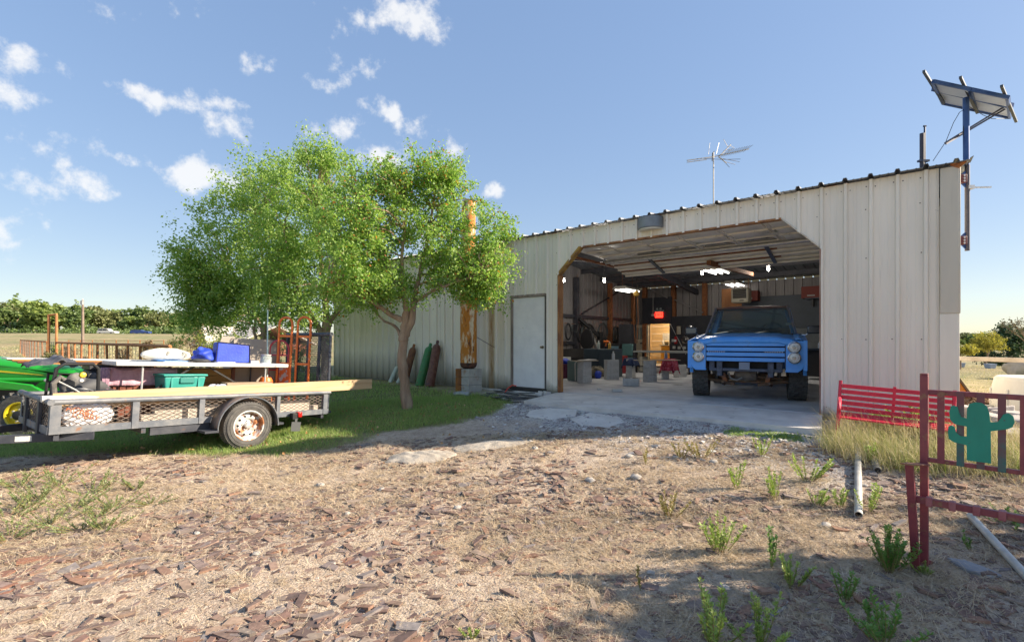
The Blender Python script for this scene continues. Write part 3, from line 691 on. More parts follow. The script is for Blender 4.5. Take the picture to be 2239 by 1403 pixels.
make_tree('elm_tree', 'young leafy elm with forked reddish trunk beside the rusty pipe stack', bA,
    [([rel(bA, 893, 900), rel(bA, 886, 850), rel(bA, 880, 790), rel(bA, 882, 740)], .112, .082),
     ([rel(bA, 882, 745), rel(bA, 884, 715), rel(bA, 888, 680), rel(bA, 884, 640), rel(bA, 880, 560), rel(bA, 890, 450)], .10, .02),
     ([rel(bA, 884, 735), rel(bA, 900, 705), rel(bA, 904, 665), rel(bA, 912, 625, .1), rel(bA, 935, 520, .2), rel(bA, 955, 400, .3)], .085, .02),
     ([rel(bA, 878, 700), rel(bA, 850, 685, -.1), rel(bA, 815, 660, -.3), rel(bA, 770, 638, -.5), rel(bA, 725, 620, -.7)], .06, .02),
     ([rel(bA, 878, 735), rel(bA, 862, 712, .1), rel(bA, 835, 698, .3), rel(bA, 812, 670, .5)], .04, .015),
     ([rel(bA, 900, 665), rel(bA, 940, 640, -.2), rel(bA, 1000, 615, -.4), rel(bA, 1050, 600, -.5)], .04, .012),
     ([rel(bA, 888, 660), rel(bA, 850, 590, .4), rel(bA, 800, 500, .6), rel(bA, 770, 420, .7)], .05, .015)],
    [(*rel(bA, 890, 480), 1.05, 1.2, 1.15, 3), (*rel(bA, 800, 520, -.1), 1.05, 1.2, 1.2, 3), (*rel(bA, 990, 500, .1), .75, .9, 1.05, 3), (*rel(bA, 955, 560, -.1), .6, .7, .6, 1.1), (*rel(bA, 930, 390), .7, .7, .5, 1.1), (*rel(bA, 820, 400, .2), .7, .7, .5, 1.0),
     (*rel(bA, 1065, 560, -.2), .55, .6, 1.0, 1.4), (*rel(bA, 745, 560, -.3), .6, .8, .9, 1.2), (*rel(bA, 960, 610), .9, .9, .4, 1.6), (*rel(bA, 800, 630, -.3), .85, .9, .38, 1.6), (*rel(bA, 925, 350), .14, .2, .32, .16), (*rel(bA, 1095, 500, -.2), .26, .4, .35, .4), (*rel(bA, 985, 390, .2), .2, .3, .35, .3), (*rel(bA, 1030, 640, -.2), .4, .5, .3, .7), (*rel(bA, 1050, 610, -.35), .45, .4, .5, .9), (*rel(bA, 1010, 560, -.3), .5, .5, .6, .8)],
    640, 100, .052, leafA, clump_r=.24, seed=3, gap=.29)
bB = Vector(P(712, 818, 13.2)); bB.z = float(gz(bB.x, bB.y)) - .03
make_tree('elm_tree', 'tall leafy elm rising behind the trailer gate beside the wall end', bB,
    [([rel(bB, 712, 830), rel(bB, 713, 780), rel(bB, 712, 740), rel(bB, 716, 705)], .14, .10),
     ([rel(bB, 714, 720), rel(bB, 712, 670), rel(bB, 705, 590), rel(bB, 690, 450)], .12, .03),
     ([rel(bB, 716, 712), rel(bB, 735, 685), rel(bB, 755, 650), rel(bB, 770, 560)], .09, .02),
     ([rel(bB, 708, 735), rel(bB, 690, 705), rel(bB, 670, 670), rel(bB, 640, 600), rel(bB, 620, 500)], .09, .02)],
    [(*rel(bB, 690, 440), 1.5, 1.5, 1.6, 3), (*rel(bB, 760, 560), 1.2, 1.3, 1.1, 1.5), (*rel(bB, 640, 560), 1.4, 1.4, 1.4, 2.2), (*rel(bB, 700, 345), .8, .8, .5, .8), (*rel(bB, 670, 640), 1.5, 1.2, .7, 1.5), (*rel(bB, 650, 690), 1.3, .9, .3, .9)],
    380, 100, .070, leafB, clump_r=.36, seed=5, gap=.26)
bC = Vector(P(572, 800, 15.0)); bC.z = float(gz(bC.x, bC.y)) - .03
make_tree('elm_tree', 'broad spreading elm behind the trailer, its crown reaching farthest from the workshop', bC,
    [([rel(bC, 578, 806), rel(bC, 577, 760), rel(bC, 578, 715)], .12, .09),
     ([rel(bC, 578, 725), rel(bC, 560, 690), rel(bC, 540, 650), rel(bC, 500, 580)], .08, .02),
     ([rel(bC, 578, 722), rel(bC, 590, 680), rel(bC, 580, 600), rel(bC, 560, 470)], .09, .02),
     ([rel(bC, 566, 760), rel(bC, 556, 725), rel(bC, 552, 690), rel(bC, 470, 620)], .06, .02)],
    [(*rel(bC, 570, 490), 1.9, 1.7, 1.7, 3), (*rel(bC, 480, 580), 1.3, 1.4, 1.3, 2), (*rel(bC, 600, 390), 1.0, 1.0, .7, 1), (*rel(bC, 430, 600), .75, .9, .8, 1), (*rel(bC, 620, 610), 1.3, 1.3, .9, 1.6), (*rel(bC, 405, 575), .4, .6, .35, .35), (*rel(bC, 540, 650), 1.7, 1.0, .55, 1.6), (*rel(bC, 460, 640), .9, .8, .45, .8), (*rel(bC, 500, 700), 1.6, .9, .3, 1.0), (*rel(bC, 430, 670), .7, .8, .35, .6)],
    540, 100, .076, leafB, clump_r=.40, seed=9, gap=.24)
# ------------------------------------------------------------------ the blue pickup in the bay
TR = math.atan2(-.872, -.49)
truck = thing('pickup_truck', 'old sky blue lifted pickup without bumper parked nose out in the garage bay', 'pickup truck', (4.68, 9.65, 0), TR)
bluem = mat('sky_blue_paint', (.07, .33, .88), (.11, .38, .90), 2.5, .38, .62, .38, c3=(.16, .32, .60), s3=5, lo3=.62, hi3=.72, spec=.5)
roofp = mat('faded_roof_paint', (.17, .09, .09), (.26, .15, .11), 3, rough=.6)
darkb = mat('dark_blue_paint', (.03, .055, .12), (.05, .07, .13), 4, rough=.5)
blackm = mat('black_plastic', (.015, .015, .017), rough=.5)
chrome = mat('chrome', (.50, .50, .52), rough=.16, metal=1.0)
greyfr = mat('frame_grey_blue', (.10, .12, .17), (.06, .07, .10), 9, rough=.6, metal=.3)
axlem = mat('rusty_axle', (.15, .11, .085), (.22, .13, .07), 18, .4, .62, .85, bump=.3)
lensm = mat('headlight_lens', (.75, .76, .74), (.5, .5, .48), 30, rough=.12, spec=.9)
glassw = mat('windscreen_glass', (.55, .68, .72), rough=.03, trans=.92, spec=.5)
tyrem = mat('tyre_rubber', (.05, .05, .052), (.10, .098, .092), 22, .4, .66, .85, bump=.2)
FX = .78     # front face of the grille
# hood: raised centre, folded front lip
def hood_pt(u, v):   # u across -1..1, v 0 front .. 1 cowl
    x = FX + .02 - v * 1.42; y = u * (.80 - .0 * v)
    z = 1.155 + .095 * v ** .8 + .03 * (1 - abs(u) ** 4)
    if abs(u) > .74: z -= .018
    if v < .04: z -= .03 * (1 - v / .04)
    return (x, y, z)
mb = MB(); mb.grid(26, 20, lambda a, b: hood_pt(a * 2 - 1, b)); mb.build('hood', bluem, truck, solid=.02, smooth=True, angle=50)
mb = MB(); mb.grid(20, 2, lambda a, b: (FX + .025 - .01 * b, (a * 2 - 1) * .80, hood_pt(a * 2 - 1, 0)[2] + .0 - b * .07)); mb.build('hood_lip', bluem, truck, solid=.015)
# fenders
for sgn in (-1, 1):
    mb = MB()
    prof = []   # side profile (x, z) of the fender skin with a wheel arch
    top = [(FX - .02, 1.13), (.4, 1.165), (0, 1.195), (-.35, 1.22), (-.68, 1.24)]
    bot = [(-.68, .50), (-.46, .50)] + [(.0 + .50 * math.cos(a), .44 + .50 * math.sin(a)) for a in [math.pi - .12 - i * (math.pi - .24) / 14 for i in range(15)]] + [(.52, .60), (FX - .02, .60)]
    poly = bot + top
    mb.prism(poly[::-1] if sgn > 0 else poly, lambda u, v, t: (u, sgn * t, v), .94, 1.0)
    mb.build('fender', bluem, truck, bev=.025, seg=3)
    # inner top of the fender closing to the hood
    mb = MB(); mb.grid(10, 2, lambda a, b: (FX - .02 - a * 1.44, sgn * (.805 + .14 * b), (1.13 + .11 * a) + .01 * math.sin(b * 3.14) + .015)); mb.build('fender_top', bluem, truck, solid=.012)
    # front face with the headlights, corner dropping below the grille
    y0, y1 = .66, .985
    face = [(y0, 1.125), (y1 - .03, 1.125), (y1 + .005, 1.07), (y1 + .015, .86), (y1 - .01, .74), (y1 - .05, .63), (y1 - .13, .565), (y0, .565)]
    mb = MB(); mb.prism(face, lambda u, v, t: (FX - .05 + t - .10 * max(0, u - .86) * 3, sgn * u, v), 0, .06); fc = mb.build('headlight_panel', bluem, truck, bev=.012)
    for zc in (1.01, .825):
        rg_ = MB().lathe([(.105, .0), (.105, .02), (.09, .028), (.086, .012)], (FX + .01, sgn * .80, zc), (1, 0, 0), 28).build('headlight', chrome, truck)
        MB().lathe([(0, .026), (.04, .024), (.075, .018), (.087, .008)], (FX + .012, sgn * .80, zc), (1, 0, 0), 28).build('lens', lensm, rg_)
        MB().lathe([(.0, .03), (.028, .028), (.034, .022)], (FX + .012, sgn * .80, zc), (1, 0, 0), 16).build('bulb_cap', mat('grey_reflector', (.28, .29, .30), rough=.25, metal=.6), rg_)
for yy in (-.662, .662): MB().bx(FX - .04, FX + .012, yy - .006, yy + .006, .60, 1.13).build('panel_gap', blackm, truck)
MB().bx(FX - .05, FX + .008, -.80, .80, 1.108, 1.122).build('hood_gap', blackm, truck)
for yy in (-.803, .803): MB().bx(FX - 1.3, FX - .01, yy - .006, yy + .006, 1.10, 1.135).build('hood_gap', blackm, truck)
# slatted grille
grl = MB().bx(FX - .06, FX - .045, -.66, .66, .74, 1.10).build('grille_backing', mat('grille_black', (.008, .012, .02), rough=.7), truck)
for i in range(4):
    z0 = .745 + i * .0945; MB().bx(FX - .03, FX + .02, -.655, .655, z0, z0 + (.070 if i < 3 else .086)).build('grille_slat', bluem, truck, bev=.006)
for sgn in (-1, 1):
    mb = MB().bx(FX - .025, FX + .005, sgn * .62 - (.30 if sgn > 0 else 0), sgn * .62 + (.30 if sgn < 0 else 0), .914, .93); lb = mb.build('light_bar', blackm, truck)
    for i in range(8):
        yy = sgn * (.345 + .27 * i / 7); MB().bx(FX + .002, FX + .01, yy - .009, yy + .009, .916, .928).build('led', mat('led_dots', (.7, .7, .66), rough=.3), lb)
# nose frame under the grille
MB().bx(FX - .30, FX - .22, -.62, .62, .60, .75).build('radiator_core', mat('radiator_black', (.012, .012, .013), rough=.7), truck)
MB().bx(FX - .16, FX - .06, -.60, .60, .555, .61).bx(FX - .16, FX - .08, -.62, -.52, .55, .74).bx(FX - .16, FX - .08, .52, .62, .55, .74).build('front_crossmember', greyfr, truck, bev=.008)
for sgn in (-1, 1):
    MB().bx(FX - .12, FX - .04, sgn * .43 - .05, sgn * .43 + .05, .545, .735).build('bumper_bracket', greyfr, truck, bev=.008)
    MB().bx(-.9, FX - .05, sgn * .43 - .045, sgn * .43 + .045, .46, .60).build('chassis_rail', greyfr, truck, bev=.01)
    MB().hexa([(.30, sgn * .36 - .04, .34), (.42, sgn * .36 - .04, .34), (.42, sgn * .36 + .04, .34), (.30, sgn * .36 + .04, .34), (.33, sgn * .40 - .04, .50), (.47, sgn * .40 - .04, .50), (.47, sgn * .40 + .04, .50), (.33, sgn * .40 + .04, .50)]).build('spring_hanger', mat('orange_rust_iron', (.33, .13, .05), (.15, .10, .09), 20, rough=.8), truck, bev=.008)
    MB().tube([(.46, sgn * .40, .33), (.3, sgn * .41, .28), (0, sgn * .42, .25), (-.3, sgn * .41, .29), (-.5, sgn * .40, .34)], .028, 6).build('leaf_spring', axlem, truck)
    MB().hexa([(.10, sgn * .20, .27), (.34, sgn * .20, .25), (.12, sgn * .80, .33), (-.12, sgn * .80, .33), (.10, sgn * .20, .33), (.34, sgn * .20, .31), (.12, sgn * .80, .385), (-.12, sgn * .80, .385)] if sgn > 0 else [(.34, sgn * .20, .25), (.10, sgn * .20, .27), (-.12, sgn * .80, .33), (.12, sgn * .80, .33), (.34, sgn * .20, .31), (.10, sgn * .20, .33), (-.12, sgn * .80, .385), (.12, sgn * .80, .385)]).build('control_arm', axlem, truck, bev=.015)
    MB().tube([(.05, sgn * .55, .36), (.02, sgn * .58, .75)], .035, 10).build('shock_absorber', mat('shock_grey', (.2, .2, .2), rough=.5), truck)
MB().bx(FX - .05, FX + .005, -.09, .09, .59, .73).build('plate_bracket', mat('bracket_blue_grey', (.20, .24, .32), rough=.5), truck, bev=.004)
MB().tube([(0, -.80, .40), (0, -.25, .39), (0, .3, .39), (0, .80, .40)], [.05, .055, .06, .05], 12).lathe([(0, -.15), (.10, -.11), (.14, 0), (.10, .11), (0, .15)], (0, .28, .39), (1, 0, 0), 18).build('front_axle', axlem, truck)
MB().tube([(.22, -.70, .36), (.24, -.30, .33), (.24, .30, .33), (.22, .70, .36)], .022, 8).build('tie_rod', axlem, truck)
MB().tube([(.25, .62, .40), (.30, 0, .45), (.28, -.35, .44)], .02, 8).build('drag_link', axlem, truck)
MB().lathe([(0, -.20), (.09, -.17), (.13, 0), (.10, .2), (0, .22)], (.30, -.02, .47), (0, 1, 0), 16).build('oil_pan', mat('oil_pan_tan', (.22, .19, .15), (.12, .10, .09), 9, rough=.7), truck)
MB().tube([(.42, -.30, .50), (.44, -.26, .40), (.44, -.15, .37), (.42, -.06, .42)], .016, 6).build('radiator_hose', mat('grey_hose', (.25, .25, .25), rough=.5), truck)
# cab
def cabring(x, hw, z): return [(x, -hw, z), (x, hw, z)]
cowl_x, roof_f, roof_b, back_x = -.66, -1.20, -2.12, -2.25
MB().hexa([(back_x, -.93, .55), (cowl_x, -.93, .55), (cowl_x, .93, .55), (back_x, .93, .55), (back_x, -.93, 1.24), (cowl_x, -.93, 1.24), (cowl_x, .93, 1.24), (back_x, .93, 1.24)]).build('cab_body', bluem, truck, bev=.03)
MB().bx(back_x + .1, cowl_x - .05, -.86, .86, 1.241, 1.27).build('dashboard', mat('dash_grey_green', (.10, .12, .11), rough=.7), truck)
mb = MB(); mb.grid(10, 8, lambda a, b: (roof_f + (roof_b - roof_f) * b, (a * 2 - 1) * .70, 1.845 + .045 * (1 - (a * 2 - 1) ** 4) * (1 - (b * 2 - 1) ** 4))); mb.build('roof', roofp, truck, solid=.03)
for sgn in (-1, 1):
    MB().bar((cowl_x, sgn * .86, 1.24), (roof_f, sgn * .705, 1.855), .045, .05).build('windscreen_pillar', mat('faded_pillar', (.12, .15, .24), (.22, .2, .2), 5, rough=.45), truck, bev=.01)
    MB().bar((back_x + .03, sgn * .86, 1.23), (roof_b, sgn * .70, 1.855), .05, .12).build('rear_pillar', bluem, truck, bev=.01)
    MB().bar((roof_f - .01, sgn * .70, 1.85), (roof_b, sgn * .70, 1.85), .05, .05).build('roof_rail', roofp, truck, bev=.01)
    MB().bar((-1.50, sgn * .875, 1.30), (-1.52, sgn * .715, 1.84), .03, .03).build('door_post', darkb, truck)
    MB().hexa([(cowl_x - .1, sgn * .872, 1.305), (back_x + .15, sgn * .872, 1.305), (back_x + .15, sgn * .866, 1.305), (cowl_x - .1, sgn * .866, 1.305), (roof_f - .1, sgn * .715, 1.83), (roof_b + .02, sgn * .715, 1.83), (roof_b + .02, sgn * .709, 1.83), (roof_f - .1, sgn * .709, 1.83)]).build('side_window', glassw, truck)
    mr = MB().tube([(-.78, sgn * .90, 1.25), (-.74, sgn * 1.02, 1.24), (-.72, sgn * 1.08, 1.28)], .012, 6).build('mirror', chrome, truck)
    MB().box((-.72, sgn * 1.17, 1.345), (.07, .26, .165)).build('mirror_shell', mat('dark_chrome', (.10, .11, .13), rough=.2, metal=.6), mr, bev=.03, seg=3)
MB().hexa([(cowl_x + .005, -.85, 1.255), (cowl_x + .005, .85, 1.255), (cowl_x - .005, .85, 1.255), (cowl_x - .005, -.85, 1.255), (roof_f + .005, -.69, 1.83), (roof_f + .005, .69, 1.83), (roof_f - .005, .69, 1.83), (roof_f - .005, -.69, 1.83)]).build('windscreen', glassw, truck)
MB().hexa([(back_x + .06, -.80, 1.32), (back_x + .06, .80, 1.32), (back_x + .052, .80, 1.32), (back_x + .052, -.80, 1.32), (roof_b, -.66, 1.82), (roof_b, .66, 1.82), (roof_b - .008, .66, 1.82), (roof_b - .008, -.66, 1.82)]).build('rear_window', glassw, truck)
MB().bx(-1.95, -1.75, -.75, .75, .9, 1.42).bx(-1.85, -1.3, -.75, .75, .9, 1.05).build('bench_seat', mat('seat_vinyl', (.03, .035, .05), rough=.6), truck, bev=.04)
MB().lathe([(.18, -.012), (.195, 0), (.18, .012), (.165, 0), (.18, -.012)], (-1.08, .42, 1.36), (-.8, 0, .6), 26).build('steering_wheel', blackm, truck)
MB().bar((cowl_x + .01, -.845, 1.26), (cowl_x + .01, .845, 1.26), .02, .03).build('windscreen_seal', blackm, truck)
MB().bx(-1.02, -.985, .67, .79, 1.45, 1.505).build('window_sticker', mat('sticker', (.45, .55, .6), rough=.5), truck)
for y0, y1 in ((.05, .60), (-.68, -.16)):
    wp_ = MB().bar((cowl_x + .05, y0, 1.275), (cowl_x - .02, (y0 + y1) / 2 + .1, 1.34), .012, .012).build('wiper', chrome, truck); MB().bar((cowl_x - .0, y0 + .04, 1.325), (cowl_x - .0, y1, 1.335), .012, .014).build('blade', blackm, wp_)
# bed
MB().bx(-4.3, -2.32, -.95, .95, .62, .68).bx(-4.3, -2.32, -.95, -.88, .62, 1.20).bx(-4.3, -2.32, .88, .95, .62, 1.20).bx(-4.34, -4.27, -.95, .95, .62, 1.2).bx(-2.36, -2.30, -.95, .95, .62, 1.22).build('bed', bluem, truck, bev=.02)
# wheels: chunky mud tyres
def mud_wheel(x, y, sgn, steer=0.0):
    rad, wd = .415, .31
    prof = [(.20, -wd / 2 + .02), (.33, -wd / 2), (.385, -wd / 2 + .015), (.395, -wd / 2 + .04), (.395, wd / 2 - .04), (.385, wd / 2 - .015), (.33, wd / 2), (.20, wd / 2 - .02)]
    ty = MB().lathe(prof, (0, 0, 0), (0, 1, 0), 40).build('tyre', tyrem, None)
    rim = MB().lathe([(0, sgn * .06), (.06, sgn * .07), (.08, sgn * .05), (.16, sgn * .02), (.19, sgn * .09), (.215, sgn * .12), (.215, -sgn * .10)], (0, 0, 0), (0, 1, 0), 28).build('rim', mat('rim_steel', (.25, .25, .26), rough=.4, metal=.7), None)
    wh = ty; wh.parent = truck; wh.location = (x, y, rad); wh.rotation_euler.z = steer; wh.name = 'wheel'; rim.parent = wh
    lug = MB()
    for i in range(22):
        a = 2 * math.pi * i / 22
        for row, (yy, off, sz) in enumerate(((-.105, 0, (.075, .085, .035)), (-.035, .5, (.06, .06, .03)), (.035, 0, (.06, .06, .03)), (.105, .5, (.075, .085, .035)))):
            aa = a + off * 2 * math.pi / 22; c = Vector((math.cos(aa) * .400, yy, math.sin(aa) * .400))
            lug.box(c, (sz[2], sz[1], sz[0]), (0, -aa, 0)) if True else None
    lg = lug.build('tread_lug', tyrem, wh, kind='stuff'); return wh
mud_wheel(0, .85, 1, .06); mud_wheel(0, -.85, -1, .06); mud_wheel(-3.3, .85, 1); mud_wheel(-3.3, -.85, -1)
# ------------------------------------------------------------------ utility trailer by the lawn
TLOC = Vector((-5.36, 5.6, .05)); TEUL = (0, R(3.2), R(54.2)); TL_, TW_ = 3.63, 1.52
TMAT = Matrix.LocRotScale(TLOC, __import__('mathutils').Euler(TEUL), None)
trailer = thing('utility_trailer', 'grey steel utility trailer with mesh sides and rusty wheel loaded with household goods', 'trailer', TLOC, TEUL)
tsteel = mat('worn_trailer_steel', (.12, .135, .16), (.20, .205, .215), 7, .4, .62, .55, .2, c3=(.24, .14, .09), s3=6, lo3=.63, hi3=.72, bump=.08)
tdark = mat('dark_trailer_steel', (.045, .05, .065), (.075, .08, .095), 6, rough=.5, metal=.3, c3=(.16, .08, .05), s3=8, lo3=.64, hi3=.72)
meshm = mat('expanded_mesh', (.16, .12, .095), (.26, .22, .19), 12, rough=.6, metal=.4)
deckm = mat('deck_boards', (.30, .225, .15), (.20, .15, .10), 5, .4, .62, .9, stretch=(.2, 1, 1), bump=.3)
pinem = mat('fresh_pine', (.60, .43, .25), (.50, .33, .18), 4, .42, .6, .7, stretch=(.25, 5, 5), c3=(.30, .14, .06), s3=3.2, lo3=.72, hi3=.75)
palem = mat('pale_board', (.55, .50, .43), (.42, .37, .31), 4, rough=.8, stretch=(.3, 2, 2))
MB().tube([(-.02, 0, .37), (TL_ + .02, 0, .37)], .034, 12).build('top_rail', tsteel, trailer)
MB().tube([(.0, -.035, .372), (0, TW_ + .035, .395)], .036, 12).build('top_rail', tsteel, trailer)
MB().tube([(-.02, TW_, .37), (TL_ + .02, TW_, .37)], .034, 12).build('top_rail', tsteel, trailer)
for y, sg in ((0, -1), (TW_, 1)):
    MB().bx(0.0, TL_, y - .008, y + .008, 0, .085).bx(0, TL_, y - (.07 if sg > 0 else .0), y + (.0 if sg > 0 else .07), .0, .008).build('bottom_rail', tsteel, trailer)
    for x0, x1 in ((.0, .10), (.785, .86), (1.565, 1.635), (2.69, 2.745), (3.52, 3.60)):
        MB().bx(x0, x1, y + sg * .002, y + sg * .016, -.002, .35).bx(x0, x0 + .008, y - sg * .06, y + sg * .002, .0, .35).build('post', tsteel, trailer, bev=.002)
MB().bx(-.012, .004, 0, TW_, 0, .085).build('bottom_rail', tsteel, trailer)
for y in (.42, 1.1): MB().bx(-.03, .005, y - .045, y + .045, -.08, .36).build('post', tdark, trailer, bev=.003)
def diamond(mb, u0, u1, v0, v1, fn, du=.105, dv=.052, w_=.0030, t=.003):
    """two families of slanting strands filling the rectangle u0..u1 x v0..v1"""
    sl = dv / du
    for sgn in (1, -1):
        H = v1 - v0; k = u0 - (H / sl if sgn > 0 else 0) - du; end = u1 + (H / sl if sgn < 0 else 0) + du
        while k < end:
            ua, va, ub, vb = k, v0, k + sgn * H / sl, v1
            if sgn > 0: pts = [(k, v0), (k + H / sl, v1)]
            else: pts = [(k, v0), (k - H / sl, v1)]
            (a0, b0), (a1, b1) = pts
            if a0 > a1: (a0, b0), (a1, b1) = (a1, b1), (a0, b0)
            if a1 > u0 and a0 < u1:
                m_ = (b1 - b0) / (a1 - a0)
                if a0 < u0: b0 += m_ * (u0 - a0); a0 = u0
                if a1 > u1: b1 -= m_ * (a1 - u1); a1 = u1
                if a1 - a0 > .004:
                    L = math.hypot(a1 - a0, b1 - b0); nu, nv = -(b1 - b0) / L * w_, (a1 - a0) / L * w_
                    q = [(a0 - nu, b0 - nv), (a1 - nu, b1 - nv), (a1 + nu, b1 + nv), (a0 + nu, b0 + nv)]
                    mb.hexa([fn(u, v, 0) for u, v in q] + [fn(u, v, t) for u, v in q])
            k += du
    return mb
for y in (.02, TW_ - .02):
    for x0, x1 in ((.1, .785), (.86, 1.565), (1.635, 2.69), (2.745, 3.52)):
        diamond(MB(), x0, x1, .085, .345, lambda u, v, t, y=y: (u, y + t, v)).build('mesh_panel', meshm, trailer, kind='stuff')
diamond(MB(), .02, TW_ - .02, .085, .345, lambda u, v, t: (.012 + t, u, v)).build('mesh_panel', meshm, trailer, kind='stuff')
for i in range(8):
    y0 = .03 + i * .183; MB().bx(.01, TL_, y0, y0 + .176, .010 + .002 * (i % 2), .045 + .002 * (i % 2)).build('deck_plank', deckm, trailer, bev=.003)
for x in (.05, .9, 1.7, 2.6, 3.5): MB().bx(x, x + .05, .012, TW_ - .012, -.075, -.002).build('crossmember', tdark, trailer)
# tongue
for y0, y1 in ((.06, .70), (1.46, .82)):
    MB().bar((.42, y0 - .18 * (1 if y0 < .7 else -1) + .12 * (1 if y0 < .7 else -1), -.05), (-1.45, y1, -.05), .05, .095).build('tongue_beam', tdark, trailer, bev=.004)
MB().bx(-1.75, -1.35, .70, .82, -.10, .0).build('coupler', tdark, trailer, bev=.01)
d0 = Vector((-.10, .075, -.05)); dv_ = (Vector((-1.45, .70, 0)) - Vector((.42, .0, 0))).normalized(); nv_ = Vector((dv_.y, -dv_.x, 0))
pc = Vector((-.10, .06, -.052)) ; pc = Vector((.42, .0, -.05)) + dv_ * .62 - nv_ * -.0
stk = MB(); cc = pc + (nv_ if nv_.y < 0 else -nv_) * .0275
stk.bar(cc - dv_ * .07, cc + dv_ * .07, .003, .06).build('rating_plate', mat('plate_white', (.62, .63, .60), (.35, .35, .35), 60, .5, .62, .5, stretch=(1, 1, 4)), trailer)
MB().bx(1.0, 2.4, .012, .055, -.11, -.004).build('side_beam', tdark, trailer)
# axle, wheels, fenders
MB().tube([(2.15, -.05, -.06), (2.15, TW_ + .05, -.06)], .032, 10).build('axle', tdark, trailer)
rustrim = mat('rusty_white_rim', (.62, .62, .60), (.40, .16, .06), 7, .47, .57, .55, c3=(.22, .08, .04), s3=13, lo3=.58, hi3=.68)
rubber = mat('trailer_tyre', (.075, .072, .07), (.12, .115, .105), 9, .4, .65, .9, bump=.15)
def trailer_wheel(y, sg):
    rad = .345; wd = .20
    ty = MB().lathe([(.205, -.085), (.225, -.10), (.30, -.105), (.33, -.09), (.343, -.075), (.345, 0), (.343, .075), (.33, .09), (.30, .105), (.225, .10), (.205, .085)], (0, 0, 0), (0, 1, 0), 48).build('wheel', rubber, trailer)
    ty.location = (2.15, y, -.055)
    tr_ = MB()
    for i in range(56):
        a = 2 * math.pi * i / 56
        for yy in (-.065, -.022, .022, .065):
            aa = a + (yy * 1.2); tr_.box((math.cos(aa) * .344, yy, math.sin(aa) * .344), (.010, .034, .028), (0, -aa, .25))
    tr_.build('tread', rubber, ty, kind='stuff')
    for g in (.27, .31): MB().lathe([(g - .004, sg * .103), (g, sg * .109), (g + .004, sg * .104)], (0, 0, 0), (0, 1, 0), 48).build('sidewall_ring', rubber, ty)
    rim = MB().lathe([(.226, sg * .098), (.222, sg * .106), (.208, sg * .104), (.198, sg * .07), (.185, sg * .02), (.165, sg * .012), (.150, sg * .045), (.128, sg * .058), (.10, sg * .05), (.085, sg * .03), (.062, sg * .026), (.05, sg * .03), (.0, sg * .03)], (0, 0, 0), (0, 1, 0), 40).build('rim', rustrim, ty)
    for i in range(10):
        a = 2 * math.pi * i / 10; MB().lathe([(0, .0015), (.0165, .001), (.017, -.004)], (math.cos(a) * .139, sg * .0525, math.sin(a) * .139), (math.cos(a) * .45, sg, math.sin(a) * .45), 12).build('vent_hole', mat('hole_black', (.006, .005, .005), rough=.9), ty)
    MB().lathe([(.043, sg * .028), (.043, sg * .075), (.034, sg * .088), (.0, sg * .092)], (0, 0, 0), (0, 1, 0), 20).build('hub_cap', strutm, ty)
    for i in range(5):
        a = 2 * math.pi * i / 5 + .3; MB().cyl((math.cos(a) * .068, sg * .026, math.sin(a) * .068), (math.cos(a) * .068, sg * .06, math.sin(a) * .068), .011, 6).build('lug_nut', strutm, ty)
trailer_wheel(-.155, -1); trailer_wheel(TW_ + .155, 1)
for ysg, ya, yb in ((-1, -.27, -.018), (1, TW_ + .018, TW_ + .27)):
    mb = MB(); a0_, a1_ = R(-2), R(182)
    mb.grid(28, 1, lambda a, b: (2.15 + .435 * math.cos(a0_ + (a1_ - a0_) * a), ya + (yb - ya) * b, -.07 + .435 * math.sin(a0_ + (a1_ - a0_) * a)))
    mb.build('fender', tdark if ysg > 0 else mat('rusty_fender', (.085, .085, .095), (.20, .15, .12), 5, .42, .62, .5, .3, c3=(.23, .11, .06), s3=7, lo3=.6, hi3=.7), trailer, solid=.006)
    lip = MB(); lip.tube([(2.15 + .435 * math.cos(a0_ + (a1_ - a0_) * i / 28), ya if ysg < 0 else yb, -.07 + .435 * math.sin(a0_ + (a1_ - a0_) * i / 28)) for i in range(29)], .009, 6).build('fender_lip', tsteel, trailer)
    MB().bx(1.55, 1.73, min(ya, yb), max(ya, yb), -.115, -.085).build('fender_foot', tdark, trailer); MB().bx(2.57, 2.72, min(ya, yb) + .08, max(ya, yb), -.09, -.06).build('fender_foot', tdark, trailer)
# tail lamp and mud flap
lt = MB().box((3.02, -.10, .035), (.07, .10, .085)).build('tail_light', mat('red_lens', (.55, .012, .01), rough=.2, spec=.8), trailer, bev=.012)
MB().bx(2.90, 3.00, -.13, -.03, -.04, .06).build('lamp_bracket', blackm, trailer, bev=.006)
MB().box((2.96, -.13, -.155), (.16, .008, .15), (0, .08, 0)).bx(2.94, 2.98, -.135, -.12, -.09, -.03).build('mud_flap', mat('flap_grey', (.07, .075, .08), rough=.7), trailer)
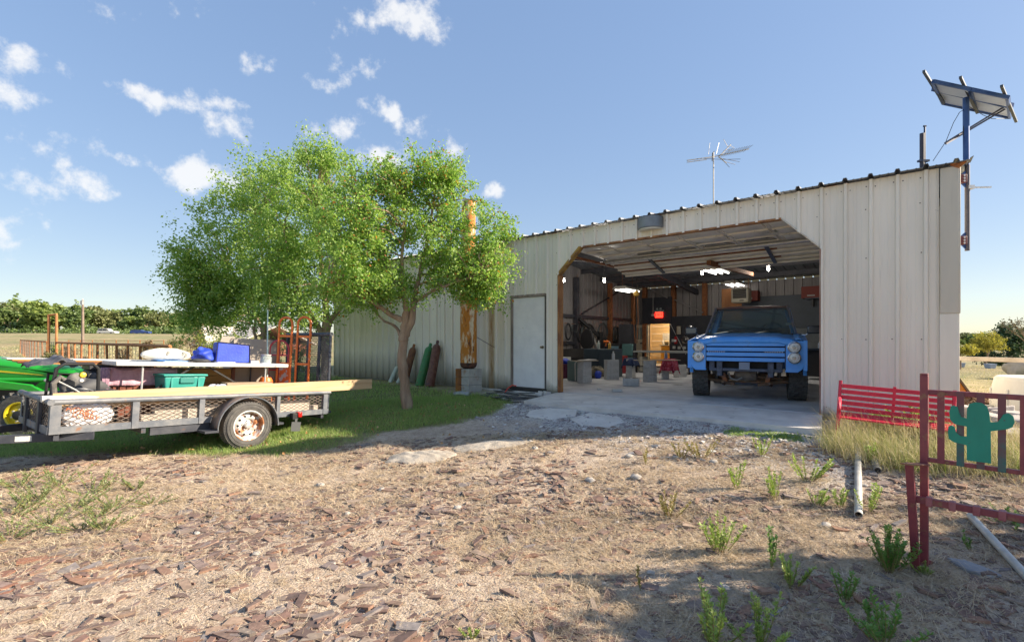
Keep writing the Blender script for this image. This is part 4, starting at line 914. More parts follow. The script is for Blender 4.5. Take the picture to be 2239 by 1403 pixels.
# ramp gate standing at the rear
gx_ = TL_ + .035
gmat_ = mat('gate_blue_black', (.035, .042, .06), (.09, .10, .12), 14, .45, .62, .5)
MB().tube([(gx_, .085, .03), (gx_, .085, 1.40)], .024, 8).build('gate_post', gmat_, trailer); MB().tube([(gx_, TW_ - .02, .03), (gx_, TW_ - .02, 1.40)], .024, 8).build('gate_post', gmat_, trailer)
MB().tube([(gx_, .06, 1.40), (gx_, TW_ + .01, 1.40)], .036, 8).build('gate_top', gmat_, trailer); MB().tube([(gx_, 0, .03), (gx_, TW_, .03)], .024, 8).build('gate_bottom', gmat_, trailer)
for y in (.42, .78, 1.14): MB().bx(gx_ - .012, gx_ + .012, y - .035, y + .035, .03, 1.38).build('gate_bar', gmat_, trailer)
diamond(MB(), .03, 1.38, .09, TW_ - .03, lambda u, v, t: (gx_ + .014 + t, v, u), .08, .042, .004).build('gate_mesh', gmat_, trailer, kind='stuff')
# ------------------------------------------------------------------ load
def tthing(name, label, cat, p, rz=0.0, group=None, ry=0.0, rx=0.0):
    from mathutils import Euler
    Mx = TMAT @ Matrix.Translation(Vector(p)) @ Euler((rx, ry, rz)).to_matrix().to_4x4()
    return thing(name, label, cat, Mx.to_translation(), tuple(Mx.to_euler()), group)
def tmesh(o, p, rz=0.0, rx=0.0, ry=0.0):
    from mathutils import Euler
    Mx = TMAT @ Matrix.Translation(Vector(p)) @ Euler((rx, ry, rz)).to_matrix().to_4x4(); o.location = Mx.to_translation(); o.rotation_euler = Mx.to_euler(); return o
DK = .047
# folding table
plastic = mat('white_plastic', (.62, .61, .58), (.54, .53, .50), 3, rough=.5)
tb = tthing('folding_table', 'long white plastic folding table standing on the loaded trailer', 'table', (.72, .50, DK))
MB().bx(0, 2.42, 0, .62, .74, .80).build('tabletop', plastic, tb, bev=.012, seg=3)
for xl in (.32, 2.05):
    for yl in (.06, .56): MB().tube([(xl, yl, 0), (xl, yl, .755)], .014, 8).build('leg', tdark if yl > .3 else strutm, tb)
    MB().tube([(xl, .06, .1), (xl, .56, .1)], .011, 6).build('leg_brace', tdark, tb)
for a, b in (((.34, .10, .30), (1.0, .10, .755)), ((2.03, .10, .22), (1.15, .10, .755))): MB().bar(a, b, .02, .024).build('folding_strut', blackm, tb)
# cabinet under a pink blanket
cab = tthing('wooden_cabinet', 'dark red-brown wooden cabinet under the pink blanket on the trailer', 'cabinet', (.78, .86, DK))
redwood = mat('red_brown_wood', (.17, .045, .02), (.10, .025, .012), 5, .4, .62, .5, stretch=(5, 5, .4))
MB().bx(0, .74, .02, .42, 0, .655).build('carcass', redwood, cab, bev=.006)
for i in range(9): MB().bx(.02 + i * .078, .09 + i * .078, -.0, .019, .02, .60).build('slat', redwood, cab, bev=.003)
pinkm = mat('pink_blanket', (.60, .33, .41), (.68, .42, .48), 26, .4, .6, .95, bump=.6, bscale=120)
def drape():
    mb = MB()
    def fn(a, b):
        x = -.06 + a * .84; L = b * 1.2 - .23
        wv = .012 * math.sin(a * 17 + b * 5) + .01 * math.sin(a * 31)
        if L < 0: return (x, .01 - .016 + wv - .02, .685 + L + .0)   # hangs over the front
        if L < .46: return (x, -.01 + L, .685 + .012 + .006 * math.sin(a * 9 + b * 11))
        return (x, .455 + wv, .685 - (L - .46))
    mb.grid(30, 34, fn); return mb
bl = drape().build('pink_blanket', pinkm, None, solid=.012); tmesh(bl, (.78, .86, DK + .0)); tag(bl, 'pink fleecy blanket draped over the wooden cabinet on the trailer', 'blanket')
fr = MB()
for i in range(40):
    x = -.11 + .08 * random.random(); y = .0 + random.uniform(-.05, .06); fr.tube([(x, y, .70), (x - .03 * random.random(), y - .03, .60), (x + random.uniform(-.02, .02), y - .02, .36 + .15 * random.random())], [.012, .014, .006], 5)
fr.build('tassel', mat('mauve_yarn', (.30, .17, .25), (.42, .28, .33), 40, rough=.95), bl, kind='stuff')
# teal tub on a carton
kraft = mat('kraft_card', (.36, .27, .185), (.29, .215, .145), 3, rough=.85)
cardgrey = mat('grey_card', (.40, .35, .29), (.34, .295, .245), 2, rough=.85)
def carton(name, label, p, sx, sy, sz, m, rz=0, flap=False, mark=False):
    t = tthing(name, label, 'box', p, rz); MB().bx(0, sx, 0, sy, 0, sz).build('body', m, t, bev=.006)
    MB().bx(sx * .02, sx * .98, sy * .47, sy * .53, sz + .001, sz + .003).build('tape', mat('packing_tape', (.42, .33, .22), rough=.3), t)
    if flap: MB().hexa([(-.26, .02, sz - .30), (0, .02, sz - .02), (0, .026, sz - .02), (-.26, .026, sz - .30), (-.20, -.02, sz + .02), (.02, .0, sz + .02), (.02, .006, sz + .02), (-.20, -.014, sz + .02)]).build('flap', m, t)
    if mark:
        for k in range(4): MB().bx(.42, .64 - .06 * (k % 2), -.002, -.0005, sz - .25 - k * .045, sz - .235 - k * .045).build('print', mat('print_grey', (.2, .18, .16), rough=.8), t)
    return t
carton('cardboard_box', 'flat brown carton wedged under the teal plastic tub', (1.27, .50, DK), .6, .36, .34, kraft)
tub = tthing('storage_tub', 'teal plastic storage tub with lid packed under the folding table', 'storage tub', (1.29, .50, DK + .342), .06)
teal = mat('teal_plastic', (.03, .27, .23), (.045, .32, .27), 3, rough=.42)
MB().hexa([(.03, .03, 0), (.53, .03, 0), (.53, .33, 0), (.03, .33, 0), (0, 0, .25), (.56, 0, .25), (.56, .36, .25), (0, .36, .25)]).build('body', teal, tub, bev=.02, seg=3)
MB().bx(-.02, .58, -.02, .38, .252, .285).build('lid', teal, tub, bev=.012)
MB().bx(.20, .40, -.012, .02, .15, .24).build('handle_recess', mat('teal_dark', (.02, .19, .165), rough=.5), tub, bev=.01)
for xx in (.1, .46): MB().bx(xx - .012, xx + .012, -.004, .02, .02, .24).build('rib', teal, tub)
bc = carton('cardboard_box', 'tall open cardboard carton at the back of the trailer', (2.48, 1.10, DK), .80, .36, 1.22, cardgrey, 0, True, True)
carton('cardboard_box', 'low kraft carton behind the pine boards on the trailer', (2.12, .44, DK), .72, .05 + .18, .49, kraft)
yw = tthing('wooden_crate', 'honey coloured slatted wooden crate under the folding table', 'crate', (1.70, 1.0, DK))
ochre = mat('honey_wood', (.38, .20, .05), (.28, .13, .03), 4, rough=.6, stretch=(.4, 3, 3))
for i in range(6): MB().bx(0, .72, 0, .02, .01 + i * .115, .115 + i * .115).build('slat', ochre, yw, bev=.004)
MB().bx(.0, .72, .021, .4, 0, .70).build('body', ochre, yw); MB().bx(.722, .78, -.01, .06, 0, .72).build('corner_post', redwood, yw)
# lumber
def board(label, x0, x1, y, z0, z1, h, th, m, name='lumber_board'):
    L = math.hypot(x1 - x0, z1 - z0); t = MB().bx(0, L, -th / 2, th / 2, 0, h).build(name, m, None, bev=.003); tmesh(t, (x0, y, z0), 0, 0, -math.atan2(z1 - z0, x1 - x0)); return tag(t, label, 'board')
lb_ = MB().bx(0, 4.46, -.019, .019, 0, .18).build('lumber_board', pinem, None, bev=.003); tmesh(lb_, (.05, .165, .285), -.047, 0, -.030); tag(lb_, 'long fresh pine board jutting out past the trailer tail', 'board')
board('shorter pine board lying behind the long one on the trailer', .25, 2.6, .215, .25, .33, .19, .038, pinem)
for k, (y, L) in enumerate(((.20, 2.6), (.32, 2.5), (.20, 2.3))):
    b_ = MB().bx(0, L, 0, .11, 0, .09).build('lumber_board', palem if k != 1 else deckm, None, bev=.003); tmesh(b_, (.95 if k < 2 else 1.1, y, DK + (.0 if k < 2 else .091))); tag(b_, ['pale timber lying low behind the trailer mesh', 'brown timber lying on the trailer deck', 'pale timber stacked on another behind the mesh'][k], 'board')
pv = MB().tube([(0, 0, 0), (1.6, 0, .02)], .04, 14).build('plastic_pipe', plastic, None); tmesh(pv, (-.05, .155, .40 - .0), .02); tag(pv, 'white plastic pipe lying beside the pine boards', 'pipe')
# stack of panels behind, with its trestle
for k in range(4):
    bb = MB().bx(0, 1.85 - .06 * k, 0, .36, 0, .018).build('wall_board', plastic if k == 3 else (redwood if k % 2 else ochre), None, bev=.002); tmesh(bb, (-.22 + .05 * (3 - k), 1.14, DK + .735 + k * .0195), .0); tag(bb, ['honey brown board lowest in the stack', 'red-brown board second in the stack', 'honey brown board below the white panel', 'white panel on top of the stacked boards'][k], 'board', None)
tot = tthing('footlocker', 'black footlocker holding up the stack of boards on the trailer', 'footlocker', (.05, 1.14, DK)); MB().bx(.55, 1.3, .0, .34, 0, .66).build('body', blackm, tot, bev=.02); MB().bx(.54, 1.31, -.01, .35, .662, .733).build('lid', mat('trunk_lid', (.03, .03, .035), rough=.5), tot, bev=.01)
# white shopping bag with orange lettering
bag = tthing('shopping_bag', 'bulging white plastic shopping bag with orange lettering behind the trailer mesh', 'bag', (.12, .065, DK))
def bagfn(a, b):
    u = a * 2 * math.pi; v = b * math.pi; k = abs(math.sin(v)) ** .55
    return (.26 + .25 * k * math.copysign(abs(math.cos(u)) ** .6, math.cos(u)) + .008 * math.sin(9 * v + 3 * u), .075 + .072 * k * math.copysign(abs(math.sin(u)) ** .7, math.sin(u)) + .006 * math.sin(13 * u + 5 * v), .145 - .145 * math.cos(v) + .006 * math.sin(7 * u))
MB().grid(40, 20, bagfn).build('sack', mat('white_film', (.74, .74, .76), (.66, .66, .70), 9, rough=.35, bump=.25, bscale=14), bag)
orange_ink = mat('orange_ink', (.70, .17, .03), rough=.5)
for k, (tx, zz) in enumerate((('HOBBY', .205), ('LOBBY', .135))):
    o_ = textmesh(tx, .088, 'lettering', orange_ink, bag, (.17 + .055 * k, -.006, zz), (R(90), R(14), 0), .002)
# orange dolly
orm = mat('orange_paint', (.80, .19, .03), (.68, .14, .025), 5, rough=.42, c3=(.45, .45, .45), s3=6, lo3=.68, hi3=.71)
dol = tthing('hand_truck', 'tall orange appliance hand truck with two looped handles beside the trailer gate', 'hand truck', (3.37, .74, DK), .0)
def loop(mb, xc, yc, hw, z0, z1, r=.016, dirv=(0.55, -.83)):
    pts = []; dx, dy = dirv
    pts.append((xc - dx * hw, yc - dy * hw, z0)); pts.append((xc - dx * hw, yc - dy * hw, z1 - hw))
    for i in range(1, 12):
        a = math.pi - math.pi * i / 12; pts.append((xc + dx * hw * math.cos(a), yc + dy * hw * math.cos(a), z1 - hw + hw * math.sin(a)))
    pts.append((xc + dx * hw, yc + dy * hw, z1 - hw)); pts.append((xc + dx * hw, yc + dy * hw, z0)); mb.tube(pts, r, 8); return mb
for k, (xc, yc) in enumerate(((-.10, .15), (.10, -.12))):
    loop(MB(), xc, yc, .12, .02, 1.64 + .02 * k, .021).build('handle_loop', orm, dol)
    for zz in (1.30, .80): MB().bar((xc - .55 * .12, yc + .83 * .12, zz), (xc + .55 * .12, yc - .83 * .12, zz), .016, .04).build('crossbar', orm, dol)
MB().bar((-.10, .13, .42), (-.10, .13, .78), .012, .18, (.55, -.83, 0)).build('back_plate', mat('chipped_orange', (.60, .12, .02), (.42, .43, .46), 7, .52, .56, .5), dol)
MB().bar((-.15, .21, .06), (.15, -.18, .06), .22, .012).build('toe_plate', orm, dol)
for k in (-1, 1): MB().lathe([(.03, -.025), (.09, -.025), (.10, 0), (.09, .025), (.03, .025)], (.0 + k * .13, .02 - k * .19, .10), (.55, -.83, 0), 20).build('wheel', rubber, dol)
rht = tthing('hand_truck', 'lower red hand truck leaning against the cardboard carton', 'hand truck', (3.22, .98, DK))
redp = mat('red_paint_worn', (.46, .03, .05), (.36, .05, .07), 6, rough=.45, c3=(.5, .5, .52), s3=8, lo3=.66, hi3=.7)
loop(MB(), 0, 0, .17, .02, 1.22, .017, (.62, -.78)).build('frame', redp, rht)
for zz in (.35, .68, .95): MB().bar((-.62 * .17, .78 * .17, zz), (.62 * .17, -.78 * .17, zz), .012, .025).build('crossbar', redp, rht)
MB().bar((0, 0, .1), (0, 0, 1.2), .012, .03, (.6, -.8, 0)).build('centre_bar', redp, rht)
MB().bar((-.13, .16, .04), (.13, -.16, .04), .18, .01).build('toe_plate', redp, rht)
for k in (-1, 1): MB().lathe([(.03, -.025), (.09, -.025), (.10, 0), (.09, .025), (.03, .025)], (k * .12, -k * .15, .10), (.62, -.78, 0), 18).build('wheel', rubber, rht)
mp_ = MB().tube([(0, 0, 0), (-.07, .02, 1.75)], .012, 8).build('pole', mat('mint_pole', (.50, .66, .60), rough=.4), None); tmesh(mp_, (3.02, .92, DK)); tag(mp_, 'thin mint green pole standing up beside the carton', 'pole')
# things on the table
TT = DK + .80
cool = tthing('insulated_bag', 'royal blue zip insulated bag standing on the folding table', 'bag', (2.05, .72, TT), -.15)
bl_ = mat('royal_blue_nylon', (.018, .05, .44), (.03, .075, .52), 4, rough=.55, bump=.2, bscale=30)
MB().hexa([(0, 0, 0), (.50, 0, 0), (.50, .30, 0), (0, .30, 0), (.02, .03, .33), (.49, .02, .30), (.49, .28, .30), (.02, .28, .33)]).build('body', bl_, cool, bev=.02, seg=3)
pip = MB()
for a, b in (((0, -.002, 0), (.5, -.002, 0)), ((.5, -.002, 0), (.49, .018, .30)), ((.49, .018, .30), (.02, .028, .33)), ((.02, .028, .33), (0, -.002, 0))): pip.tube([a, b], .008, 6)
pip.build('piping', mat('navy_piping', (.01, .012, .05), rough=.6), cool)
def blob(sx, sy, sz, amp=.12, n=22, seed=0):
    r_ = random.Random(seed); k = [(r_.uniform(2, 5), r_.uniform(2, 5), r_.uniform(0, 6)) for _ in range(4)]
    def fn(a, b):
        u = a * 2 * math.pi; v = b * math.pi; q = 1 + sum(amp / (i + 1) * math.sin(round(p) * u + o) * math.sin(round(s) * v) for i, (p, s, o) in enumerate(k))
        return (sx * q * math.sin(v) * math.cos(u), sy * q * math.sin(v) * math.sin(u), max(0, sz * (1 + q * -math.cos(v))))
    return MB().grid(n, n // 2 + 2, fn)
bb = blob(.16, .13, .11, .25, 26, 3).build('cloth_bag', bl_, None); tmesh(bb, (1.93, .85, TT), .4); tag(bb, 'crumpled blue cloth bag beside the insulated bag', 'bag')
pw_ = tthing('pillow', 'plump white oval pillow with faint grey prints on the folding table', 'pillow', (1.42, .86, TT), .2)
blob(.34, .17, .10, .06, 30, 5).build('cushion', mat('white_plush', (.78, .75, .66), (.70, .67, .58), 12, rough=.95, bump=.5, bscale=70), pw_)
for k in (-.06, .16):
    for j in range(4): MB().lathe([(0, .004), (.02, .002), (.022, -.003)], (k + .03 * math.cos(j * 1.9), -.168 + .012 * abs(j - 1.5), .12 + .022 * math.sin(j * 1.7)), (0, -1, .25), 8).build('print_spot', mat('print_spot', (.25, .25, .23), rough=.9), pw_)
def slabthing(name, label, cat, p, sx, sy, sz, m, rz=0):
    o = MB().bx(0, sx, 0, sy, 0, sz).build(name, m, None, bev=min(.004, sz * .3)); tmesh(o, p, rz); return tag(o, label, cat)
paper = mat('white_paper', (.72, .73, .75), rough=.7)
slabthing('paper_stack', 'loose white papers beside the blue folder on the table', 'paper', (1.30, .56, TT), .30, .20, .012, paper, .1)
slabthing('folder', 'bright blue folder lying on the folding table', 'folder', (1.22, .60, TT + .013), .42, .22, .012, mat('folder_blue', (.03, .16, .46), rough=.35), .02)
slabthing('paper_stack', 'white papers in front of the insulated bag', 'paper', (2.0, .53, TT), .26, .16, .016, paper, -.05)
slabthing('small_box', 'small white carton standing on the table edge', 'box', (2.52, .55, TT), .12, .06, .045, plastic, -.2)
slabthing('paper_stack', 'pale sheet lying at the end of the table', 'paper', (2.72, .56, TT), .16, .18, .01, paper, .2)
bp_ = blob(.16, .07, .03, .12, 20, 8).build('pouch', mat('black_pouch', (.03, .032, .036), (.06, .06, .065), 8, rough=.5), None); tmesh(bp_, (1.78, .62, TT), .2); tag(bp_, 'black soft pouch lying on the folding table', 'pouch')
bp2 = blob(.10, .07, .03, .12, 20, 11).build('cloth_scrap', mat('grey_cloth', (.13, .12, .13), rough=.9), None); tmesh(bp2, (2.66, .80, TT), .2); tag(bp2, 'dark rag beside the insulated bag', 'cloth')
jar = tthing('glass_jar', 'clear glass jar with metal lid on the table end', 'jar', (2.86, .74, TT))
MB().lathe([(0, .004), (.085, .004), (.09, .02), (.09, .11), (.075, .125), (.075, .135)], n=24).build('glass', mat('jar_glass', (.6, .68, .68), rough=.08, trans=.6), jar); MB().lathe([(.08, .135), (.085, .14), (.085, .155), (.0, .16)], n=24).build('lid', strutm, jar); MB().lathe([(.07, .01), (.08, .02), (.08, .07), (0, .075)], n=20).build('contents', paper, jar)
ck = blob(.19, .10, .12, .22, 24, 17).build('cloth_bundle', mat('pale_blue_cloth', (.36, .38, .46), (.5, .5, .54), 6, rough=.9), None); tmesh(ck, (1.98, .43, DK + .22), .1); tag(ck, 'bundle of pale blue and white cloth next to the teal tub', 'cloth')
carton('cardboard_box', 'small brown carton beneath the cloth bundle', (1.84, .36, DK), .26, .2, .22, kraft)
oc = tthing('work_light', 'orange plastic caged drum behind the table leg', 'work light', (2.86, .70, DK)); MB().lathe([(0, 0), (.10, 0), (.11, .05), (.11, .50), (.08, .56), (0, .57)], n=20).build('shell', orm, oc)
for k in range(5): MB().lathe([(.11, 0), (.118, .008), (.11, .016)], (0, 0, .12 + k * .09), n=20).build('ring', mat('orange_deep', (.40, .07, .01), rough=.5), oc)
# pressure washer heap at the front
wsh = tthing('pressure_washer', 'black pressure washer wrapped in coiled hose at the front of the trailer', 'pressure washer', (.10, .48, DK))
MB().bx(.05, .40, .05, .40, .06, .34).build('engine', mat('engine_grey', (.10, .105, .11), (.20, .20, .205), 16, rough=.55), wsh, bev=.03)
MB().tube([(.0, .02, .04), (.0, .02, .45), (.03, .02, .70), (.10, .02, .76), (.38, .02, .76), (.44, .02, .70), (.45, .02, .42), (.47, .02, .04)], .022, 8).build('frame_handle', blackm, wsh)
MB().tube([(.0, .36, .04), (.02, .36, .62), (.42, .36, .62), (.47, .36, .04)], .018, 8).build('frame_handle', blackm, wsh)
hs = mat('hose_black', (.05, .058, .07), (.10, .105, .12), 20, rough=.42)
for k in range(9):
    cx_, cy_, cz_, rr_ = .25 + random.uniform(-.03, .03), -.0 + random.uniform(-.02, .03), .26 + random.uniform(-.03, .05), .19 + random.uniform(-.04, .03); tl = random.uniform(-.5, .5)
    MB().tube([(cx_ + rr_ * math.cos(a), cy_ + .05 * math.sin(2 * a + k) + tl * .06 * math.cos(a), cz_ + rr_ * .72 * math.sin(a)) for a in [2 * math.pi * i / 28 for i in range(28)]], .0085, 6, closed=True).build('hose_coil', hs, wsh)
MB().tube([(.02, -.04, .56), (.20, -.06, .44), (.42, -.05, .26), (.62, -.02, .12)], .010, 6).build('spray_wand', strutm, wsh)
MB().tube([(.0, -.04, .10), (.02, -.04, .35), (.0, -.04, .52), (.06, -.04, .60), (.10, -.04, .56)], .030, 8).build('grip', mat('dusty_grip', (.17, .155, .14), (.07, .065, .06), 14, rough=.7), wsh)
MB().lathe([(0, .05), (.03, .045), (.04, .02), (.036, 0)], (.27, -.02, .62), (0, -1, .1), 14).build('cap', mat('yellow_cap', (.62, .42, .03), rough=.4), wsh)
MB().lathe([(0, .04), (.02, .035), (.026, 0)], (.26, -.03, .55), (0, -1, .1), 12).build('cap', plastic, wsh)
MB().box((.33, -.03, .36), (.05, .03, .05), (0, .4, 0)).build('valve', mat('red_valve', (.5, .03, .02), rough=.4), wsh, bev=.008)
def tarpfn(a, b):
    x = -.22 + .46 * a; y = .05 + .42 * b
    z = .78 + .10 * (float(fbm(a * 2.2 + 3, b * 2.2, 1.6)) - .5) + .06 * abs(float(fbm(a * 3 + b * 2, b * 3 - a, 1.9)) - .5) - .25 * max(0, .25 - a) ** 1.0 - .20 * max(0, abs(b - .5) - .3) + .06 * math.exp(-((a - .65) / .12) ** 2)
    return (x, y, z)
tp_ = MB().grid(34, 26, tarpfn).build('tarp', mat('charcoal_nylon', (.055, .057, .066), (.10, .10, .115), 5, rough=.55), None, solid=.006); tmesh(tp_, (.10, .48, DK)); tag(tp_, 'crumpled charcoal nylon cover thrown over the pressure washer', 'cover')
gb = blob(.26, .14, .20, .26, 34, 21).build('garment_bag', mat('slate_fabric', (.07, .072, .078), (.19, .18, .165), 5, .5, .66, .7), None); tmesh(gb, (.50, .86, DK + .18), .1); tag(gb, 'slate grey soft bag slumped next to the coiled hose', 'bag')
spk = MB().bx(0, .26, 0, .22, 0, .42).build('small_cabinet', mat('mottled_black', (.03, .04, .045), (.16, .17, .17), 18, .55, .7, .5), None, bev=.01); tmesh(spk, (.50, .46, DK)); tag(spk, 'scuffed black box between the hose coil and the blanket', 'box')
# ------------------------------------------------------------------ rusty stack, cylinders, yard pieces
stack = wthing('pipe_stack', 'tall rusty steel pipe stack with flaking white paint beside the entry door', 'pipe stack', 8.62, .55, 0)
rustpaint = mat('rusty_white_pipe', (.74, .64, .48), (.52, .20, .03), 5.0, .39, .49, .8, stretch=(2.0, 2.0, .6), c3=(.14, .05, .025), s3=7, lo3=.58, hi3=.64, bump=.35)
MB().lathe([(0, .465), (.10, .468), (.17, .50), (.195, .545), (.198, .60), (.198, 1.9), (.205, 1.905), (.205, 1.93), (.198, 1.935), (.198, 2.75), (.19, 2.76)], n=32).build('lower_pipe', rustpaint, stack)
MB().lathe([(.21, 2.74), (.21, 2.80), (.185, 2.81), (.185, 3.52), (.195, 3.53), (.195, 3.58), (.17, 3.6)], n=32).build('middle_pipe', rustpaint, stack)
MB().lathe([(.165, 3.58), (.165, 4.44), (.15, 4.44), (.15, 3.6)], n=32).build('upper_pipe', rustpaint, stack)
MB().lathe([(0, .455), (.12, .46), (.18, .495), (.20, .55), (.201, .60)], n=32).build('base_cap', mat('charred_rust', (.05, .03, .025), (.15, .06, .03), 12, rough=.85), stack)
MB().bar((0, -.19, 2.2), (0, -.54, 2.2), .03, .03).build('wall_tie', rustm, stack); MB().bar((0, -.18, 3.3), (0, -.54, 3.3), .03, .03).build('wall_tie', rustm, stack)
MB().bar((-.19, -.1, 1.2), (-.38, -.52, .95), .012, .012).build('stay_rod', darkliner, stack)
pier = wthing('concrete_pier', 'rust-stained concrete block pier under the pipe stack', 'pier', 8.60, .57, -.11)
pm_ = mat('pier_concrete', (.46, .45, .42), (.36, .345, .32), 6, rough=.9, bump=.3, c3=(.30, .15, .05), s3=2.0, lo3=.52, hi3=.62)
pm_rust = mat('pier_rust_face', (.36, .14, .03), (.20, .08, .03), 3, .42, .62, .9, stretch=(2, 2, .4), bump=.3)
for i in range(3):
    MB().bx(-.23, .02, -.22, .22, i * .19, i * .19 + .186).build('block', pm_, pier, bev=.008)
    MB().bx(.024, .22, -.22, .22, i * .19 + .002, i * .19 + .187).build('block', pm_rust, pier, bev=.008)
def cylinder(name, label, s0, o0, s1, o1, L, r, m, neckm, cap=True, group=None):
    """gas bottle with its foot at (s0,o0) leaning so that its top comes to (s1,o1)"""
    z0 = float(gz(*WW(s0, o0).xy)) - .01; a = WW(s0, o0, z0); hor = WW(s1, o1, 0) - WW(s0, o0, 0); hl = min(hor.length, L * .6)
    d = Vector((hor.x, hor.y, math.sqrt(max(.01, L * L - hor.length ** 2)))).normalized()
    t = thing(name, label, 'gas cylinder', a, tuple(d.to_track_quat('Z', 'Y').to_euler()), group)
    MB().lathe([(0, .0), (r * .9, .0), (r, .02), (r, L * .80), (r * .92, L * .85), (r * .7, L * .89), (r * .38, L * .915), (r * .3, L * .92)], n=24).build('body', m, t)
    MB().lathe([(r * .36, L * .915), (r * .36, L * .985), (r * .25, L), (0, L)], n=14).build('valve_cap' if cap else 'valve', neckm, t)
    if not cap: MB().bar((-.04, 0, L * .97), (.04, 0, L * .97), .015, .015).build('handwheel', neckm, t)
    return t
grn = mat('green_bottle', (.035, .19, .06), (.06, .20, .07), 9, .4, .62, .5, c3=(.12, .07, .04), s3=14, lo3=.6, hi3=.68, bump=.1)
brn = mat('maroon_bottle', (.13, .045, .035), (.19, .09, .06), 8, .4, .62, .6, c3=(.05, .03, .05), s3=7, lo3=.58, hi3=.68)
cylinder('gas_cylinder', 'tall green gas cylinder leaning on the wall', 10.5, .5, 10.5, .1, 1.20, .115, grn, grn, False)
cylinder('gas_cylinder', 'tall maroon gas cylinder leaning next to the green one', 10.08, .5, 10.22, .1, 1.28, .115, brn, brn)
wht = mat('white_bottle', (.55, .60, .54), (.45, .5, .44), 6, rough=.5); gneck = mat('green_neck', (.03, .17, .07), rough=.5)
cylinder('gas_cylinder', 'small white gas cylinder with green shoulder leaning on the wall', 12.02, .32, 11.96, .08, .56, .06, wht, gneck, False)
cylinder('gas_cylinder', 'small white gas cylinder half hidden by the elm trunk', 11.66, .32, 11.58, .08, .52, .06, wht, wht, True)
cylinder('gas_cylinder', 'rusty brown gas cylinder behind the elm trunk', 11.28, .4, 11.2, .1, 1.15, .10, mat('rusty_bottle', (.22, .10, .05), (.14, .06, .04), 9, rough=.8), rustm)
# roofing sheets dumped by the door
slate = mat('black_shingle', (.045, .048, .052), (.085, .085, .085), 12, .4, .62, .9, bump=.5, bscale=80)
rs_ = random.Random(4)
for k in range(15):
    px, py = [(1075, 862), (1095, 868), (1120, 866), (1110, 857), (1140, 872), (1090, 858), (1150, 864), (1130, 880), (1105, 877), (1068, 868), (1160, 870), (1085, 874), (1146, 858), (1122, 873), (1170, 876)][k]
    c = G(px, py); sx, sy = rs_.uniform(.14, .3), rs_.uniform(.07, .15); tl = rs_.uniform(-.06, .06)
    n_ = 7; pl = [(sx * math.cos(2 * math.pi * i / n_ + .2) * rs_.uniform(.75, 1.1), sy * math.sin(2 * math.pi * i / n_ + .2) * rs_.uniform(.75, 1.1)) for i in range(n_)]
    o = MB().prism(pl, lambda u, v, t: (u, v, t + u * tl), 0, .012).build('roof_shingle', slate, None); o.location = (c.x, c.y, c.z + .02 + .012 * (k % 4)); o.rotation_euler.z = WALL_ROT + rs_.uniform(-.5, .5)
    tag(o, 'torn black roofing shingle lying in the heap below the entry door', 'shingle', 'black shingles heaped below the entry door')
c = G(1012, 866); o = MB().tube([(-.22, 0, .04), (.0, .02, .05), (.25, .0, .03)], [.06, .07, .05], 8).build('metal_scrap', mat('dull_tin', (.35, .37, .38), (.2, .2, .2), 6, rough=.5, metal=.5), None); o.location = c; o.rotation_euler.z = WALL_ROT; tag(o, 'crumpled grey tin roll at the foot of the block pier', 'scrap')
# red cord coming out under the door
cord = MB().tube([WW(7.58, .03, .07), WW(7.62, .12, .09), WW(7.66, .22, .03), WW(7.66, .32, -.05), WW(7.60, .42, -.055), WW(7.48, .50, -.055)], .014, 8).build('cord', mat('red_orange_cord', (.65, .06, .03), rough=.45), None); tag(cord, 'red-orange cord curling out from under the entry door', 'cord')
# blocks at the jamb
for k, (s, o_) in enumerate(((6.62, .14), (6.74, .22))):
    b = MB().box((0, 0, .05), (.16, .10, .11), (.1 * k, .2, .5 + k)).build('broken_block', concrete_out, None, bev=.012); b.location = WW(s, o_, -.09); tag(b, ['broken concrete lump against the garage jamb', 'broken concrete lump by the entry door step'][k], 'concrete lump')
# sand piles
sandm = mat('pale_sand', (.47, .42, .35), (.38, .33, .27), 9, rough=.98, bump=.5, bscale=60)
def pile(px, py, rx, ry, h, label, seed, rz):
    c = G(px, py); r_ = np.random.default_rng(seed)
    def fn(a, b):
        u = (a * 2 - 1); v = (b * 2 - 1); x = u * rx; y = v * ry; d = math.hypot(u, v); d *= 1 + .35 * (float(vnoise(math.atan2(v, u) * 1.3 + seed * 3, d, 1.7)) - .4); k = max(0, 1 - d ** 1.7) 
        rip = .12 * math.sin(u * 17 + v * 6 + 2 * math.sin(v * 7 + seed)) * k
        z = h * (k * (.75 + .5 * float(vnoise(u * 2 + seed, v * 2, 1.3))) + rip) - .02 * (d > .93)
        X = c.x + x * math.cos(rz) - y * math.sin(rz); Y = c.y + x * math.sin(rz) + y * math.cos(rz)
        return (X - c.x, Y - c.y, float(gtot(X, Y)) + z - c.z + .004)
    o = MB().grid(70, 40, fn).build('sand_pile', sandm, None, angle=80); o.location = c; tag(o, label, 'sand pile')
pile(922, 1000, .50, .30, .07, 'low pile of pale sand with ripples in the sunlit yard', 1, .1)
pile(1075, 974, .60, .24, .045, 'flatter pale sand pile at the edge of the shade', 5, .15)
